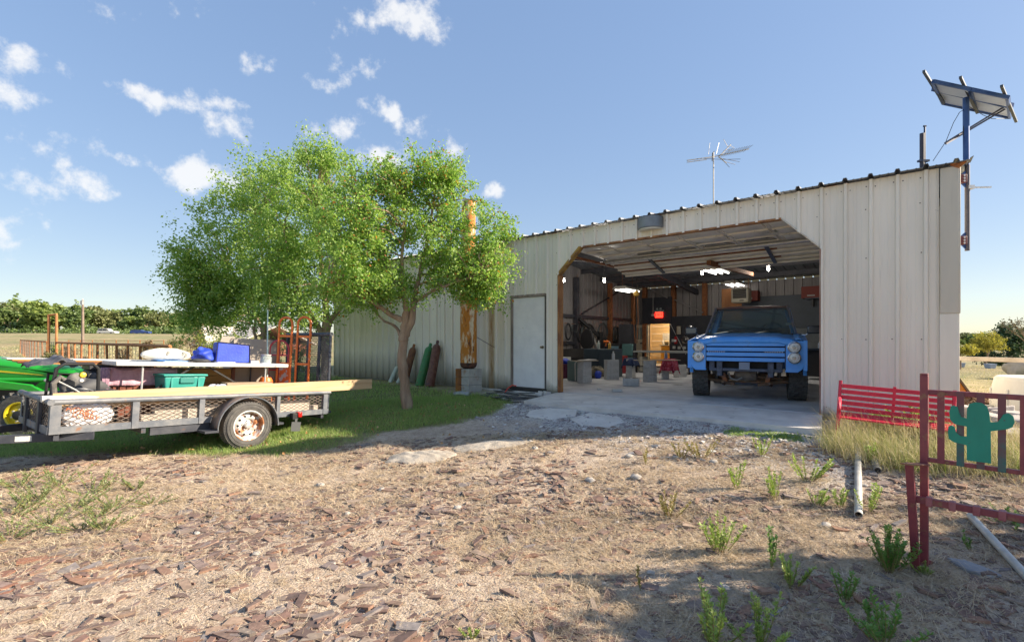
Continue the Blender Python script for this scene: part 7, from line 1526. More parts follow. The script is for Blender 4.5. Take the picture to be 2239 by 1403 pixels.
bush('sapling', 'small yellow-green sapling with crooked trunk in the dry field', (yx.x, yx.y, yz), [(0, 0, 1.10, .5, .5, .25), (-.4, 0, 1.15, .35, .4, .25), (.4, 0, 1.05, .35, .4, .25), (.1, 0, 1.35, .35, .35, .2), (-.3, 0, .95, .4, .4, .15)], 120, 28, .075, leafmat('sapling_leaf', (.26, .26, .03), (.45, .40, .06), .5), .16, [([(.05, 0, -.1), (-.06, 0, .3), (.05, 0, .6), (0, 0, 1.1)], .05, .03), ([(.05, 0, .6), (-.3, 0, 1.0)], .03, .015), ([(.05, 0, .6), (.35, 0, 1.0)], .03, .015)], 6, 'tree')
yx = P(2100, 806, 20); bush('sapling', 'low yellow-green sapling just past the workshop corner', (yx.x, yx.y, float(gz(yx.x, yx.y))), [(0, 0, .75, .5, .4, .2), (.3, 0, .85, .3, .3, .2)], 60, 26, .075, MATS['sapling_leaf'], .15, [([(0, 0, -.1), (0, 0, .7)], .04, .02)], 7, 'tree')
bx_ = P(2232, 790, 26); bt = bush('bare_tree', 'thin sparse-leaved tree leaning in at the field edge', (bx_.x, bx_.y, float(gz(bx_.x, bx_.y))), [(-.2, 0, 2.1, .6, .5, .5), (-.6, 0, 2.35, .4, .4, .25), (.3, 0, 2.3, .6, .5, .5)], 40, 12, .10, leafmat('dull_leaf', (.10, .09, .05), (.20, .17, .09), .3), .2, [([(.9, 0, -.1), (.6, 0, .9), (.0, 0, 1.9), (-.5, 0, 2.4)], .07, .02), ([(.45, 0, 1.2), (-.3, 0, 1.8), (-.9, 0, 2.2)], .04, .01), ([(.6, 0, .9), (.7, 0, 2.4)], .04, .01), ([(.2, 0, 1.6), (-.2, 0, 2.7)], .03, .01)], 8, 'tree')
# shrubs by the house and along the fence
dryl = leafmat('dry_shrub_leaf', (.22, .15, .075), (.36, .26, .13), .35); olv = leafmat('olive_shrub_leaf', (.15, .17, .06), (.30, .29, .11), .4); brt = leafmat('bright_shrub_leaf', (.22, .30, .04), (.42, .48, .09), .5)
SH = [(112, 760, 20.5, 24, 46, olv, 'olive shrub growing through the gate arch'), (120, 752, 24, 18, 50, brt, 'bright green shrub behind the gate arch'), (148, 760, 27, 30, 34, dryl, 'dry brown shrub between the gate arch and the utility pole'), (270, 775, 19, 34, 52, dryl, 'dry tan shrub behind the leaning fence posts'), (322, 760, 26, 20, 40, dryl, 'small dry shrub before the olive hedge'), (345, 758, 27, 34, 26, olv, 'low grey-green shrub at the fence'), (385, 760, 24, 42, 50, olv, 'olive shrub below the far house'), (425, 770, 20, 50, 84, dryl, 'tall dry reddish shrub hiding the house corner'), (455, 772, 18, 60, 84, brt, 'bright yellow-green shrub below the elms'), (500, 772, 19, 50, 74, brt, 'yellow-green shrub next to the blue bag'), (185, 778, 22, 14, 24, dryl, 'tiny dry shrub inside the rusty fence'), (545, 760, 24, 60, 50, brt, 'pale green shrub before the light house roof'), (600, 775, 20, 60, 52, olv, 'olive shrub behind the tall open carton'), (650, 778, 19, 50, 44, brt, 'pale green shrub seen through the trailer gate')]
for i, (px, py, Y, wpx, hpx, lm, lab) in enumerate(SH):
    v = P(px, py, Y); g = float(gz(v.x, v.y)); k3 = Y / FPX; ww, hh = wpx * k3, hpx * k3
    bush('shrub', lab, (v.x, v.y, g), [(0, 0, hh * .5 + .2, ww * .5, ww * .4, hh * .5), (ww * .25, 0, hh * .75 + .2, ww * .25, ww * .3, hh * .3), (-ww * .25, 0, hh * .65 + .2, ww * .25, ww * .3, hh * .35), (0, 0, hh * .25, ww * .35, ww * .3, hh * .25)], 70, 24, max(.05, 3.2 * k3), lm, ww * .17, None, 40 + i)
# ------------------------------------------------------------------ brick house, cars, field things
hY = 34; hp = P(445, 760, hY); hg = float(gz(hp.x, hp.y)) - 1.45; house = thing('brick_house', 'low red brick house with pale roof behind the elms', 'house', (hp.x, hp.y, hg), R(-28))
brick_m = mat('house_brick', (.24, .075, .05), (.30, .11, .075), 6, rough=.9); roofl = mat('pale_shingle_roof', (.55, .50, .45), (.47, .42, .38), 5, rough=.9); trimw = mat('house_trim', (.5, .42, .35), rough=.7)
MB().bx(-.9, 3.4, 0, 6, 0, 2.3).build('wall', brick_m, house)
MB().prism([(-.9, 2.3), (.9, 2.3), (0, 3.55)], lambda u, v, t: (u * 1.0, t, v), -.05, .12).build('gable', brick_m, house)
MB().hexa([(-1.15, -.3, 2.15), (-1.05, -.3, 2.1), (-1.05, 3, 2.1), (-1.15, 3, 2.15), (-.05, -.3, 3.62), (.05, -.3, 3.55), (.05, 3, 3.55), (-.05, 3, 3.62)]).build('barge_board', trimw, house)
MB().hexa([(1.05, -.3, 2.1), (1.15, -.3, 2.15), (1.15, 3, 2.15), (1.05, 3, 2.1), (-.05, -.3, 3.55), (.05, -.3, 3.62), (.05, 3, 3.62), (-.05, 3, 3.55)]).build('gable_roof', roofl, house)
MB().hexa([(-.9, -.4, 2.25), (3.8, -.4, 2.25), (3.8, 3, 3.6), (-.9, 3, 3.6), (-.9, -.4, 2.33), (3.8, -.4, 2.33), (3.8, 3, 3.68), (-.9, 3, 3.68)]).build('roof', roofl, house); MB().hexa([(-.9, 3.01, 3.6), (3.8, 3.01, 3.6), (3.8, 6.4, 2.25), (-.9, 6.4, 2.25), (-.9, 3.01, 3.68), (3.8, 3.01, 3.68), (3.8, 6.4, 2.33), (-.9, 6.4, 2.33)]).build('roof', roofl, house)
for x in (2.2,):
    wn_ = MB().bx(x - .5, x + .5, -.03, .0, .9, 2.0).build('window', plastic, house); MB().bx(x - .44, x + .44, -.045, -.031, .96, 1.94).build('pane', glassd, wn_)
def car(px, py, Y, m, label, L=4.9, W_=1.9, Hh=1.8, rz=0, suv=True, name='suv'):
    v = P(px, py, Y); t = thing(name, label, 'car', (v.x, v.y, float(gz(v.x, v.y))), rz)
    MB().prism([(-L / 2, .45), (-L / 2 + .05, 1.0), (-L / 2 + .3, 1.1), (L / 2 - 1.1, 1.1), (L / 2 - .1, .98), (L / 2, .8), (L / 2, .45)], lambda u, w_, q: (u, q, w_), -W_ / 2, W_ / 2).build('body', m, t, bev=.06)
    MB().prism([(-L / 2 + .2, 1.11), (-L / 2 + .45, Hh), (L / 2 - 2.2, Hh), (L / 2 - 1.5, 1.11)], lambda u, w_, q: (u, q, w_), -W_ / 2 + .1, W_ / 2 - .1).build('cabin', m, t, bev=.05)
    for x0, x1 in ((-L / 2 + .5, -.9), (-.8, .1), (.2, L / 2 - 1.95)):
        for sg in (-1, 1): MB().bx(x0, x1, sg * (W_ / 2 - .1) - .01, sg * (W_ / 2 - .1) + .01, 1.18, Hh - .12).build('side_window', glassd, t)
    for x in (-L / 2 + .95, L / 2 - 1.0):
        for sg in (-1, 1): MB().lathe([(0, -.11), (.30, -.11), (.36, -.08), (.36, .08), (.30, .11), (0, .11)], (x, sg * (W_ / 2 - .1), .36), (0, 1, 0), 18).build('wheel', tyrem, t)
car(236, 742, 140, plastic, 'white sport utility vehicle parked under the far trees', rz=.1); car(308, 742, 142, mat('car_blue', (.03, .06, .2), rough=.3), 'dark blue car parked under the far trees', Hh=1.45, rz=.2, name='parked_car')
# right of the workshop: tank, rail, rubble, boxes
tkp = P(2215, 960, 7.0); tkg = float(gz(tkp.x, tkp.y)); tank = thing('water_tank', 'big off-white plastic water tank behind the cactus bench frame', 'tank', (7.95, 7.2, tkg))
tkm = mat('offwhite_poly', (.62, .60, .55), (.54, .51, .45), 2.5, rough=.55, stretch=(1, 1, .3), bump=.1)
MB().lathe([(.58, 0), (.61, .2), (.60, .45), (.57, .60), (.565, .64), (.54, .665), (0, .67)], n=40).build('shell', tkm, tank)
for k in range(10):
    a = k * math.pi / 5; MB().bar((.605 * math.cos(a), .605 * math.sin(a), .05), (.60 * math.cos(a), .60 * math.sin(a), .48), .05, .03, (math.cos(a), math.sin(a), 0)).build('rib', tkm, tank, bev=.01)
rail_a = P(2085, 783, 10.5); rail_b = P(2330, 790, 8.3)
gr = thing('guard_rail', 'long weathered white rail on posts beyond the workshop corner', 'rail', (rail_a.x, rail_a.y, float(gz(rail_a.x, rail_a.y)))); MB().bar(rail_a, rail_b, .06, .09).build('rail', mat('rail_white', (.48, .43, .36), (.36, .31, .25), 5, rough=.8), gr, world=True, bev=.01)
for q in (rail_a, rail_b): MB().bar((q.x, q.y, float(gz(q.x, q.y)) - .1), (q.x, q.y, q.z - .045), .07, .07).build('post', mat('rail_post', (.3, .26, .2), rough=.9), gr, world=True)
for k, (px, py, Y) in enumerate(((2098, 804, 22), (2165, 812, 21), (2213, 813, 21))):
    v = P(px, py, Y); g = float(gz(v.x, v.y)); t = thing('plastic_tub', ['pale blue tub standing by the workshop corner in the field', 'pale blue tub next to the crooked sapling', 'pale blue tub in front of the grey boulder'][k], 'tub', (v.x, v.y, g)); pb_ = mat('pale_blue_tub', (.33, .40, .52), rough=.6); MB().hexa([(-.12, -.12, 0), (.12, -.12, 0), (.12, .12, 0), (-.12, .12, 0), (-.15, -.15, .19), (.15, -.15, .19), (.15, .15, .19), (-.15, .15, .19)]).build('body', pb_, t, bev=.01); MB().bx(-.155, .155, -.155, .155, .191, .205).build('rim', pb_, t)
v = P(2235, 812, 15); bo = blob(.42, .4, .32, .14, 26, 51).build('boulder', mat('grey_boulder', (.33, .31, .28), (.25, .235, .21), 4, rough=.95, bump=.5, bscale=12), None); bo.location = (v.x, v.y, float(gz(v.x, v.y)) - .05); tag(bo, 'rounded grey boulder behind the water tank', 'boulder')
v = P(2103, 862, 9.6); og = float(gz(v.x, v.y)); od = thing('orange_barrier', 'orange triangular metal barrier against the workshop corner', 'barrier', (v.x, v.y, og)); ob = mat('barrier_orange', (.60, .23, .02), (.5, .18, .03), 4, rough=.5)
MB().prism([(-.25, 0), (.20, 0), (.17, .1), (-.02, .40), (-.25, .66)], lambda u, w_, t: (u, t, w_), -.02, .02).build('panel', ob, od); MB().bar((-.25, -.03, .67), (.2, -.03, .06), .03, .04).build('edge_bar', mat('bar_dark', (.1, .06, .03), rough=.7), od); MB().bx(-.25, .27, -.3, .02, -.05, .02).build('foot', ob, od, bev=.005)
rs2 = random.Random(9)
for k in range(7):
    px, py, Y = [(2120, 905, 6.9), (2165, 900, 6.7), (2190, 930, 6.3), (2205, 905, 6.5), (2150, 880, 7.6), (2228, 935, 6.1), (2180, 955, 5.9)][k]; v = P(px, py, Y); g = float(gz(v.x, v.y)); sz = [(.22, .16, .18), (.24, .18, .2), (.28, .2, .16), (.2, .2, .2), (.3, .16, .12), (.25, .2, .16), (.22, .16, .12)][k]
    t = MB().hexa([(x * sz[0] * rs2.uniform(.75, 1.1), y * sz[1] * rs2.uniform(.75, 1.1), z * sz[2] * rs2.uniform(.85, 1.15)) for z in (0, 1.8) for x, y in ((-1, -1), (1, -1), (1, 1), (-1, 1))]).build('stone_block', mat('quarry_stone', (.42, .39, .37), (.28, .25, .25), 5, rough=.95, bump=.5, bscale=14), None, bev=.02); t.location = (v.x, v.y, g - .06); t.rotation_euler.z = rs2.uniform(0, 3); tag(t, 'rough pale stone block lying in the heap beside the tank', 'stone', 'stone blocks heaped beside the water tank')
for k in range(8):
    v = P(2130 + k * 14, 868 + 3 * (k % 3), 8.2 - .12 * k); g = float(gz(v.x, v.y)); t = MB().box((0, 0, 0), (1.2, .06, .02), (rs2.uniform(-.3, .3), rs2.uniform(-.06, .06), rs2.uniform(-.4, .4))).build('metal_strip', mat('strip_white', (.55, .54, .5), (.4, .38, .34), 5, rough=.6), None); t.location = (v.x, v.y, g + .07 + .02 * k); tag(t, 'thin pale metal strip in the scrap heap beyond the benches', 'metal strip', 'pale strips in the scrap heap')
st = MB()
for k in range(170):
    v = P(rs2.uniform(2110, 2190), rs2.uniform(845, 880), 8.8); g = float(gz(v.x, v.y)) + rs2.uniform(0, .22); a = rs2.uniform(0, 3.14); L = rs2.uniform(.2, .6); st.tube([(v.x - math.cos(a) * L, v.y - math.sin(a) * L, g - rs2.uniform(0, .1)), (v.x, v.y, g + .03), (v.x + math.cos(a) * L, v.y + math.sin(a) * L, g - rs2.uniform(0, .1))], .006, 4)
o = st.build('brush_pile', mat('dead_brush', (.23, .13, .08), (.35, .25, .17), 6, rough=.9), None, kind='stuff'); tag(o, 'pile of dead brown brush beyond the bench frames', 'brush pile')
# a cedar just outside the frame whose shade lies over the near corner
sh = bush('cedar_bush', 'broad cedar bush beside the yard whose shade falls before the bench frame', (8.1, 2.35, float(gz(8.1, 2.35))), [(0, 0, 2.5, 1.1, 1.15, .9), (-.6, -.2, 2.2, .8, .9, .7), (.6, .1, 2.3, .9, 1.0, .8), (0, -.4, 3.0, .7, .8, .5), (0, 0, 1.5, 1.0, 1.0, .5)], 230, 34, .18, MATS['cedar_leaf'], .36, [([(0, 0, -.2), (0, .1, 1), (.1, 0, 2.4)], .14, .05)], 15, 'tree')
# ------------------------------------------------------------------ rubble, straw, grass, weeds
rs = np.random.default_rng(101); rp = random.Random(101)
shardm = islandmat('brick_shards', [(.17, .10, .085), (.13, .085, .08), (.22, .13, .105), (.18, .17, .17), (.25, .115, .07), (.15, .095, .09), (.24, .20, .18), (.32, .14, .075), (.19, .11, .095)], obj=True)
shard_s = islandmat('brick_bits', [(.19, .12, .095), (.12, .085, .075), (.26, .175, .135), (.21, .19, .185), (.22, .13, .10), (.14, .095, .085), (.33, .26, .20), (.26, .14, .09), (.20, .14, .11)])
def shard_variant(k):
    r_ = random.Random(200 + k); n_ = r_.choice((4, 4, 5, 5, 6)); a0_ = r_.uniform(0, 6)
    pl = [(math.cos(a0_ + 2 * math.pi * i / n_ + r_.uniform(-.25, .25)) * r_.uniform(.65, 1), math.sin(a0_ + 2 * math.pi * i / n_ + r_.uniform(-.25, .25)) * r_.uniform(.5, .8)) for i in range(n_)]
    return MB().prism(pl, lambda u, v, t: (u, v, t + .06 * u * (k % 3 - 1)), 0, .34)
def tile_variant(k):      # pieces of cored brick: a frame, a comb, a channel
    mb = MB()
    if k == 0: mb.bx(-1, 1, -.6, -.38, 0, .42).bx(-1, 1, .38, .6, 0, .42).bx(-1, -.75, -.38, .38, 0, .42).bx(.72, 1, -.38, .38, 0, .42)
    elif k == 1:
        mb.bx(-1, 1, .35, .6, 0, .4)
        for i in range(4): mb.bx(-1 + i * .55, -.66 + i * .55, -.6, .35, 0, .4)
    elif k == 2: mb.bx(-1, 1, -.5, -.25, 0, .5).bx(-1, 1, .25, .5, 0, .5).bx(-.15, .2, -.25, .25, 0, .5)
    else: mb.bx(-1, 1, -.5, .5, 0, .3).bx(-1, -.4, -.5, .5, .301, .5)
    return mb
SV = []
for k in range(9): SV.append(shard_variant(k))
for k in range(4): SV.append(tile_variant(k))
SVM = []
for mb in SV:
    o = mb.build('brick', shardm, None, smooth=False); SVM.append(o.data); bpy.data.objects.remove(o)
def yard_ok(x, y): return (lawn(x, y) < .3) & (ooff(x, y) > 2.0) 
def clump(x, y): return fbm(x * 1.0 + y * .55, y * 1.7 - x * .75, .9)       # rubble lies in slanting streaks
cand = []
while len(cand) < 300:
    Y = rs.uniform(2.35, 4.6) if rs.random() < .8 else rs.uniform(4.4, 6.4); x = rs.uniform(-1.1, 1.08) * Y
    if not yard_ok(x, Y): continue
    cl = float(clump(x, Y))
    if rs.random() > sstep(.42, .62, cl) * .95 + .06: continue
    if x > 2.9 and Y > 3.8: continue
    cand.append((x, Y))
cand.sort(key=lambda q: math.hypot(*q))
for i, (x, Y) in enumerate(cand):
    k = rp.randrange(9) if rp.random() < .76 else 9 + rp.randrange(4)
    o = bpy.data.objects.new('brick', SVM[k]); col.objects.link(o); o.parent = ground; s_ = rp.uniform(.05, .12) * (1.15 if k > 8 else 1) * (1.0 if Y < 3.6 else .85)
    o.location = (x, Y, float(gtot(x, Y)) - .012); o.scale = (s_, s_ * rp.uniform(.6, 1), s_ * rp.uniform(.25, .55)); o.rotation_euler = (rp.uniform(-.09, .09), rp.uniform(-.09, .09), rp.gauss(.55, .6))
def bits(n, gen, smin, smax, m, name, hz=(.25, .6), tilt=.3):
    """joined heap of little wedges"""
    P_ = gen(n); n = len(P_); V = []; base = np.array([(-1, -.6, 0), (.9, -.7, 0), (1, .5, 0), (-.7, .7, 0), (-.97, -.58, 1), (.87, -.68, 1), (.97, .48, 1), (-.68, .68, 1)], float)
    F = np.array([(3, 2, 1, 0), (4, 5, 6, 7), (0, 1, 5, 4), (1, 2, 6, 5), (2, 3, 7, 6), (3, 0, 4, 7)])
    s_ = rs.uniform(smin, smax, n) * (0.35 + 1.15 * rs.random(n) ** 3); jit = rs.uniform(-.3, .3, (n, 4, 3)); jit[..., 2] *= .3; b = base[None] + np.concatenate([jit, jit], 1); b[..., 0] *= s_[:, None]; b[..., 1] *= (s_ * rs.uniform(.3, .85, n))[:, None]; b[..., 2] *= (s_ * rs.uniform(*hz, n))[:, None]
    b[..., 2] += b[..., 0] * rs.uniform(-tilt, tilt, n)[:, None] + b[..., 1] * rs.uniform(-tilt, tilt, n)[:, None]
    a = rs.normal(.55, .8, n); c, s2 = np.cos(a)[:, None], np.sin(a)[:, None]; x = b[..., 0] * c - b[..., 1] * s2; y = b[..., 0] * s2 + b[..., 1] * c
    v = np.stack([x + P_[:, 0][:, None], y + P_[:, 1][:, None], b[..., 2] + P_[:, 2][:, None]], -1).reshape(-1, 3); f = (F[None] + (np.arange(n) * 8)[:, None, None]).reshape(-1, 4)
    return rawmesh(name, v, f, m, ground, kind='stuff')
def gen_yard(ymin, ymax, dens, sunk=.003, fn=None):
    def g(n):
        out = []
        while sum(len(o) for o in out) < n:
            Y = rs.uniform(ymin ** .5, ymax ** .5, n * 2) ** 2; x = rs.uniform(-1.12, 1.1, n * 2) * Y
            k = (yard_ok(x, Y) if fn is None else fn(x, Y)) & (rs.random(n * 2) < dens(x, Y)); x, Y = x[k], Y[k]; out.append(np.stack([x, Y, gtot(x, Y) - sunk], -1))
        return np.concatenate(out)[:n]
    return g
dn = lambda x, y: sstep(.36, .62, clump(x, y)) * .85 + .15
bits(15000, gen_yard(2.3, 4.6, dn), .009, .056, shard_s, 'brick_rubble', (.09, .30), .2)
bits(14000, gen_yard(4.0, 7.2, dn), .012, .06, shard_s, 'brick_rubble', (.09, .30), .2)
bits(16000, gen_yard(2.3, 4.8, lambda x, y: .4 + .6 * fbm(x, y, 2.5)), .003, .010, islandmat('grit', [(.40, .33, .26), (.52, .46, .39), (.30, .23, .18), (.24, .17, .14), (.60, .55, .49)]), 'grit')
bits(3600, gen_yard(5.5, 9.4, lambda x, y: gravel(x, y), fn=lambda x, y: (gravel(x, y) > .25) & (ooff(x, y) > 1.55)), .010, .035, islandmat('gravel_chips', [(.52, .51, .50), (.28, .23, .24), (.68, .67, .65), (.18, .15, .16), (.45, .43, .42), (.74, .73, .70)]), 'gravel_chips', (.3, .7))
# round pale stones
stm = mat('pale_fieldstone', (.46, .43, .39), (.36, .33, .29), 9, rough=.95, bump=.4, bscale=30)
STN = []
for k in range(3): o = blob(1, .8, .55, .12, 14, 60 + k).build('stone', stm, None); STN.append(o.data); bpy.data.objects.remove(o)
stones = [(1423, 1250, .030), (1320, 1275, .022), (1585, 1283, .036), (1487, 1193, .018), (1350, 1140, .022), (1477, 1152, .018), (1890, 1060, .03), (1805, 1153, .045), (835, 1073, .045), (700, 1062, .05), (1000, 1110, .04), (1170, 985, .05), (1390, 1050, .06), (1375, 1000, .05), (240, 1000, .03), (430, 1165, .03), (560, 1210, .03), (760, 1125, .03), (1290, 1055, .06), (1560, 1010, .05)]
for k, (px, py, r) in enumerate(stones):
    v = G(px, py); o = bpy.data.objects.new('stone', STN[k % 3]); col.objects.link(o); o.parent = ground; o.location = (v.x, v.y, float(gtot(v.x, v.y)) - r * .25); o.scale = (r, r, r * .9); o.rotation_euler.z = k
# blades
def blades(xy, L0, L1, w_, lean, m, name, parent=None, dirn=None, curve=.5, label=None, lift=0.0, segs=2):
    n = len(xy); z = gtot(xy[:, 0], xy[:, 1]) - .005 + lift; L = rs.uniform(L0, L1, n); a = rs.uniform(0, 2 * np.pi, n) if dirn is None else rs.normal(dirn, .7, n)
    th = np.clip(np.abs(rs.normal(lean, .22, n)), 0, 1.5); d = np.stack([np.cos(a), np.sin(a)], -1); side = np.stack([-np.sin(a), np.cos(a)], -1); fa = rs.uniform(0, np.pi, n); side = np.stack([np.cos(fa), np.sin(fa)], -1)
    pts = []; 
    for k in range(segs + 1):
        t = k / segs; thk = th * (1 - curve + curve * 2 * t) if segs > 1 else th; h = L * t * np.cos(np.clip(thk, 0, 1.53)); r = L * t * np.sin(np.clip(thk, 0, 1.53)); c = np.concatenate([xy + d * r[:, None], (z + h)[:, None]], 1); wk = w_ * (1 - .85 * t)
        s3 = np.concatenate([side * wk, np.zeros((n, 1))], 1); pts += [c - s3, c + s3]
    v = np.stack(pts, 1); K = 2 * (segs + 1); f = [];
    for k in range(segs): f.append(np.array([2 * k, 2 * k + 1, 2 * k + 3, 2 * k + 2]))
    F = (np.array(f)[None] + (np.arange(n) * K)[:, None, None]).reshape(-1, 4); o = rawmesh(name, v.reshape(-1, 3), F, m, parent, kind='stuff')
    if label: tag(o, label, 'grass')
    return o
def pick(n, x0, x1, y0, y1, fn):
    out = []; tot = 0; it = 0
    while tot < n and it < 60:
        x = rs.uniform(x0, x1, n * 2); y = rs.uniform(y0, y1, n * 2); k = rs.random(n * 2) < fn(x, y); out.append(np.stack([x[k], y[k]], -1)); tot += k.sum(); it += 1
    return np.concatenate(out)[:n]
lawnm = leafmat('lawn_blade', (.19, .37, .06), (.44, .54, .16), .5); lawnd = leafmat('lawn_dry_blade', (.26, .23, .09), (.42, .36, .18), .35)
front = lambda x, y: (np.abs(x) < 1.12 * y + .5) * (ooff(x, y) > .12)
blades(pick(80000, -9, .2, 5.8, 10.5, lambda x, y: lawn(x, y) * front(x, y) * (.55 + .45 * fbm(x, y, 1.5))), .035, .085, .0028, .45, lawnm, 'lawn_grass', label='short green lawn grass between the trailer and the workshop')
blades(pick(30000, -16, 0, 10, 20, lambda x, y: lawn(x, y) * front(x, y)), .05, .11, .006, .45, lawnm, 'lawn_grass', label='lawn grass behind the trailer under the elms')
blades(pick(16000, -9, .2, 5.8, 10.5, lambda x, y: sstep(.05, .5, lawn(x, y)) * (1 - .75 * sstep(.6, 1, lawn(x, y))) * front(x, y) + .10 * lawn(x, y) * front(x, y)), .03, .08, .0025, .75, lawnd, 'dry_lawn_grass', label='dry yellowed grass along the edge of the lawn')
blades(pick(9000, -9, .2, 5.8, 10.5, lambda x, y: lawn(x, y) * front(x, y) * sstep(.48, .66, fbm(x + 3, y + 7, 1.6))), .09, .16, .003, .5, lawnm, 'long_lawn_tufts', label='longer grass tufts standing in the lawn')
blades(pick(24000, -9, .2, 5.8, 10.5, lambda x, y: lawn(x, y) * front(x, y) * sstep(.5, .66, fbm(x + 13, y - 4, 1.1))), .03, .09, .0026, .8, lawnd, 'dry_lawn_patches', label='straw coloured dry patches in the lawn')
strawm = islandmat('straw', [(.54, .43, .28), (.66, .55, .39), (.44, .32, .20), (.72, .63, .48), (.54, .38, .21)], .8, 0.0, trans=.2)
stfn = lambda x, y: yard_ok(x, y) * (sstep(.40, .62, fbm(x + 20, y * 1.3, .8)) * .8 + .15) * (np.abs(x) < 1.12 * y + .2)
blades(pick(75000, -4.6, 4.6, 2.25, 4.3, stfn), .03, .11, .0019, 1.38, strawm, 'straw_litter', ground, curve=.08, lift=.006)
blades(pick(65000, -7.5, 6.5, 4.0, 7.2, stfn), .04, .13, .0028, 1.36, strawm, 'straw_litter', ground, curve=.08, lift=.006)
cl_ = pick(900, -7, 6, 2.3, 7, lambda x, y: stfn(x, y)); cxy = np.repeat(cl_, 45, 0) + rs.normal(0, .035, (len(cl_) * 45, 2)); blades(cxy, .04, .12, .0021, 1.2, strawm, 'dead_grass_mat', ground, curve=.25, lift=.004)
def tuft(px, py, n, L, m, name, label, spread=.05, lean=.6, w_=.002):
    v = G(px, py); xy = np.stack([rs.normal(v.x, spread, n), rs.normal(v.y, spread, n)], -1); o = blades(xy, L * .4, L, w_, lean, m, name, segs=3, curve=.7); tag(o, label, 'grass'); return o
for k, (px, py) in enumerate(((1990, 1330), (2050, 1345), (1930, 1370), (1730, 1345), (2120, 1330), (2200, 1290), (2180, 1215), (2090, 1290), (1500, 1360), (1230, 1390), (1280, 1340), (1120, 1350), (1570, 1130), (1250, 1150), (2160, 1170), (2060, 1140), (1960, 1110), (2210, 1130))): tuft(px, py, 130, .17, strawm, 'straw_tuft', 'pale dead grass tuft lying in the yard', .07, 1.05, .0016)
tallm = islandmat('tall_dry_grass', [(.58, .48, .26), (.70, .60, .38), (.48, .42, .19), (.42, .42, .15), (.76, .68, .50)], .8, 0.0, trans=.35); tallg = leafmat('tall_green_grass', (.16, .25, .04), (.34, .40, .09), .45)
blades(pick(12000, 3.4, 6.7, 4.2, 6.8, lambda x, y: tallgrass(x, y) * (.3 + .7 * fbm(x, y, 1.8))), .16, .46, .0022, .5, tallm, 'tall_dry_grass', None, 3.4, .8, 'tall dry seeding grass around the benches', segs=3)
blades(pick(5200, 3.4, 6.0, 4.6, 6.8, lambda x, y: tallgrass(x, y) * sstep(.45, .65, fbm(x + 5, y, 1.1))), .10, .26, .003, .38, tallg, 'green_grass_clump', None, 3.4, .6, 'green grass at the foot of the tall dry grass', segs=3)
blades(pick(7000, 2.3, 6.5, 3.2, 5.2, lambda x, y: sstep(.35, .6, fbm(x + 9, y + 2, 1.0)) * (x > .62 * y) * 1.0), .05, .16, .002, 1.1, strawm, 'flattened_dry_grass', None, None, .4, 'flattened dry grass below the cactus bench frame')
blades(pick(6000, 8, 32, 8, 40, lambda x, y: (x > .86 * y) * 1.0 * (x < 1.2 * y)), .03, .09, .010, .6, tallm, 'field_grass', None, None, .6, 'dry field grass beyond the workshop corner')
blades(pick(9000, -60, -9, 14, 60, lambda x, y: (np.abs(x) < 1.12 * y) * (np.abs(x) > .55 * y) * 1.0), .08, .25, .02, .5, tallm, 'pasture_grass', None, None, .6, 'dry pasture grass beyond the rusty fence')
# apron edge: green creeper
xy = []
for t in np.linspace(0, 1, 400):
    v = G(1590 + 165 * t, 942 + 16 * t + rs.normal(0, 3)); xy.append((v.x + rs.normal(0, .04), v.y + rs.normal(0, .05)))
blades(np.repeat(np.array(xy), 9, 0) + rs.normal(0, .02, (3600, 2)), .02, .06, .004, .7, lawnm, 'creeping_grass', label='green creeping grass along the apron edge')
# upright weeds, one by one
weedm = leafmat('weed_leaf', (.24, .38, .06), (.44, .55, .13), .45); weedd = leafmat('weed_leaf_deep', (.12, .28, .05), (.26, .42, .08), .45); weedb = leafmat('weed_leaf_brown', (.30, .20, .07), (.36, .36, .10), .4)
def weed(label, px, py, hpx, nst, spread, lm, seed, dense=120, fan=.35):
    v = G(px, py); v.z = float(gtot(v.x, v.y)) - .01; r_ = np.random.default_rng(seed); H_ = hpx * v.y / FPX; t = thing('weed_plant', label, 'weed', v); st_ = MB(); cen = []; dirs = []
    for k in range(nst):
        a = r_.uniform(0, 6.28); q = r_.uniform(0, spread); b = Vector((q * .35 * math.cos(a), q * .35 * math.sin(a), 0)); h = H_ * r_.uniform(.55, 1.0); tip = b + Vector((math.cos(a) * (q + fan * h * .5), math.sin(a) * (q + fan * h * .5) * .8, h)); mid = b.lerp(tip, .5) + Vector((math.cos(a), math.sin(a), 0)) * .03 * h; st_.tube([b, b.lerp(mid, .5), mid, mid.lerp(tip, .5), tip], [.0035, .003, .0028, .002, .001], 5)
        for i in range(dense // 2):
            u = r_.uniform(.12, 1.0) ** .8; c = b * (1 - u) ** 2 + mid * 2 * u * (1 - u) + tip * u * u; cen.append(c)
    cen = np.array([list(c) for c in cen]); n = len(cen); a = r_.uniform(0, 6.28, n); el = r_.uniform(.2, 1.1, n); L = r_.uniform(.016, .036, n) * (H_ / .28) ** .5; d = np.stack([np.cos(a) * np.cos(el), np.sin(a) * np.cos(el), np.sin(el)], -1); sd_ = np.stack([-np.sin(a), np.cos(a), np.zeros(n)], -1); W_ = (L * .22)[:, None]
    q = np.stack([cen - sd_ * W_ * .5, cen + d * (L * .5)[:, None] - sd_ * W_, cen + d * L[:, None], cen + d * (L * .5)[:, None] + sd_ * W_], 1).reshape(-1, 3)
    st_.build('stem', mat('weed_stem', (.20, .22, .07), (.26, .15, .08), 20, rough=.8), t); rawmesh('leaves', q, np.arange(n * 4).reshape(-1, 4), lm, t); return t
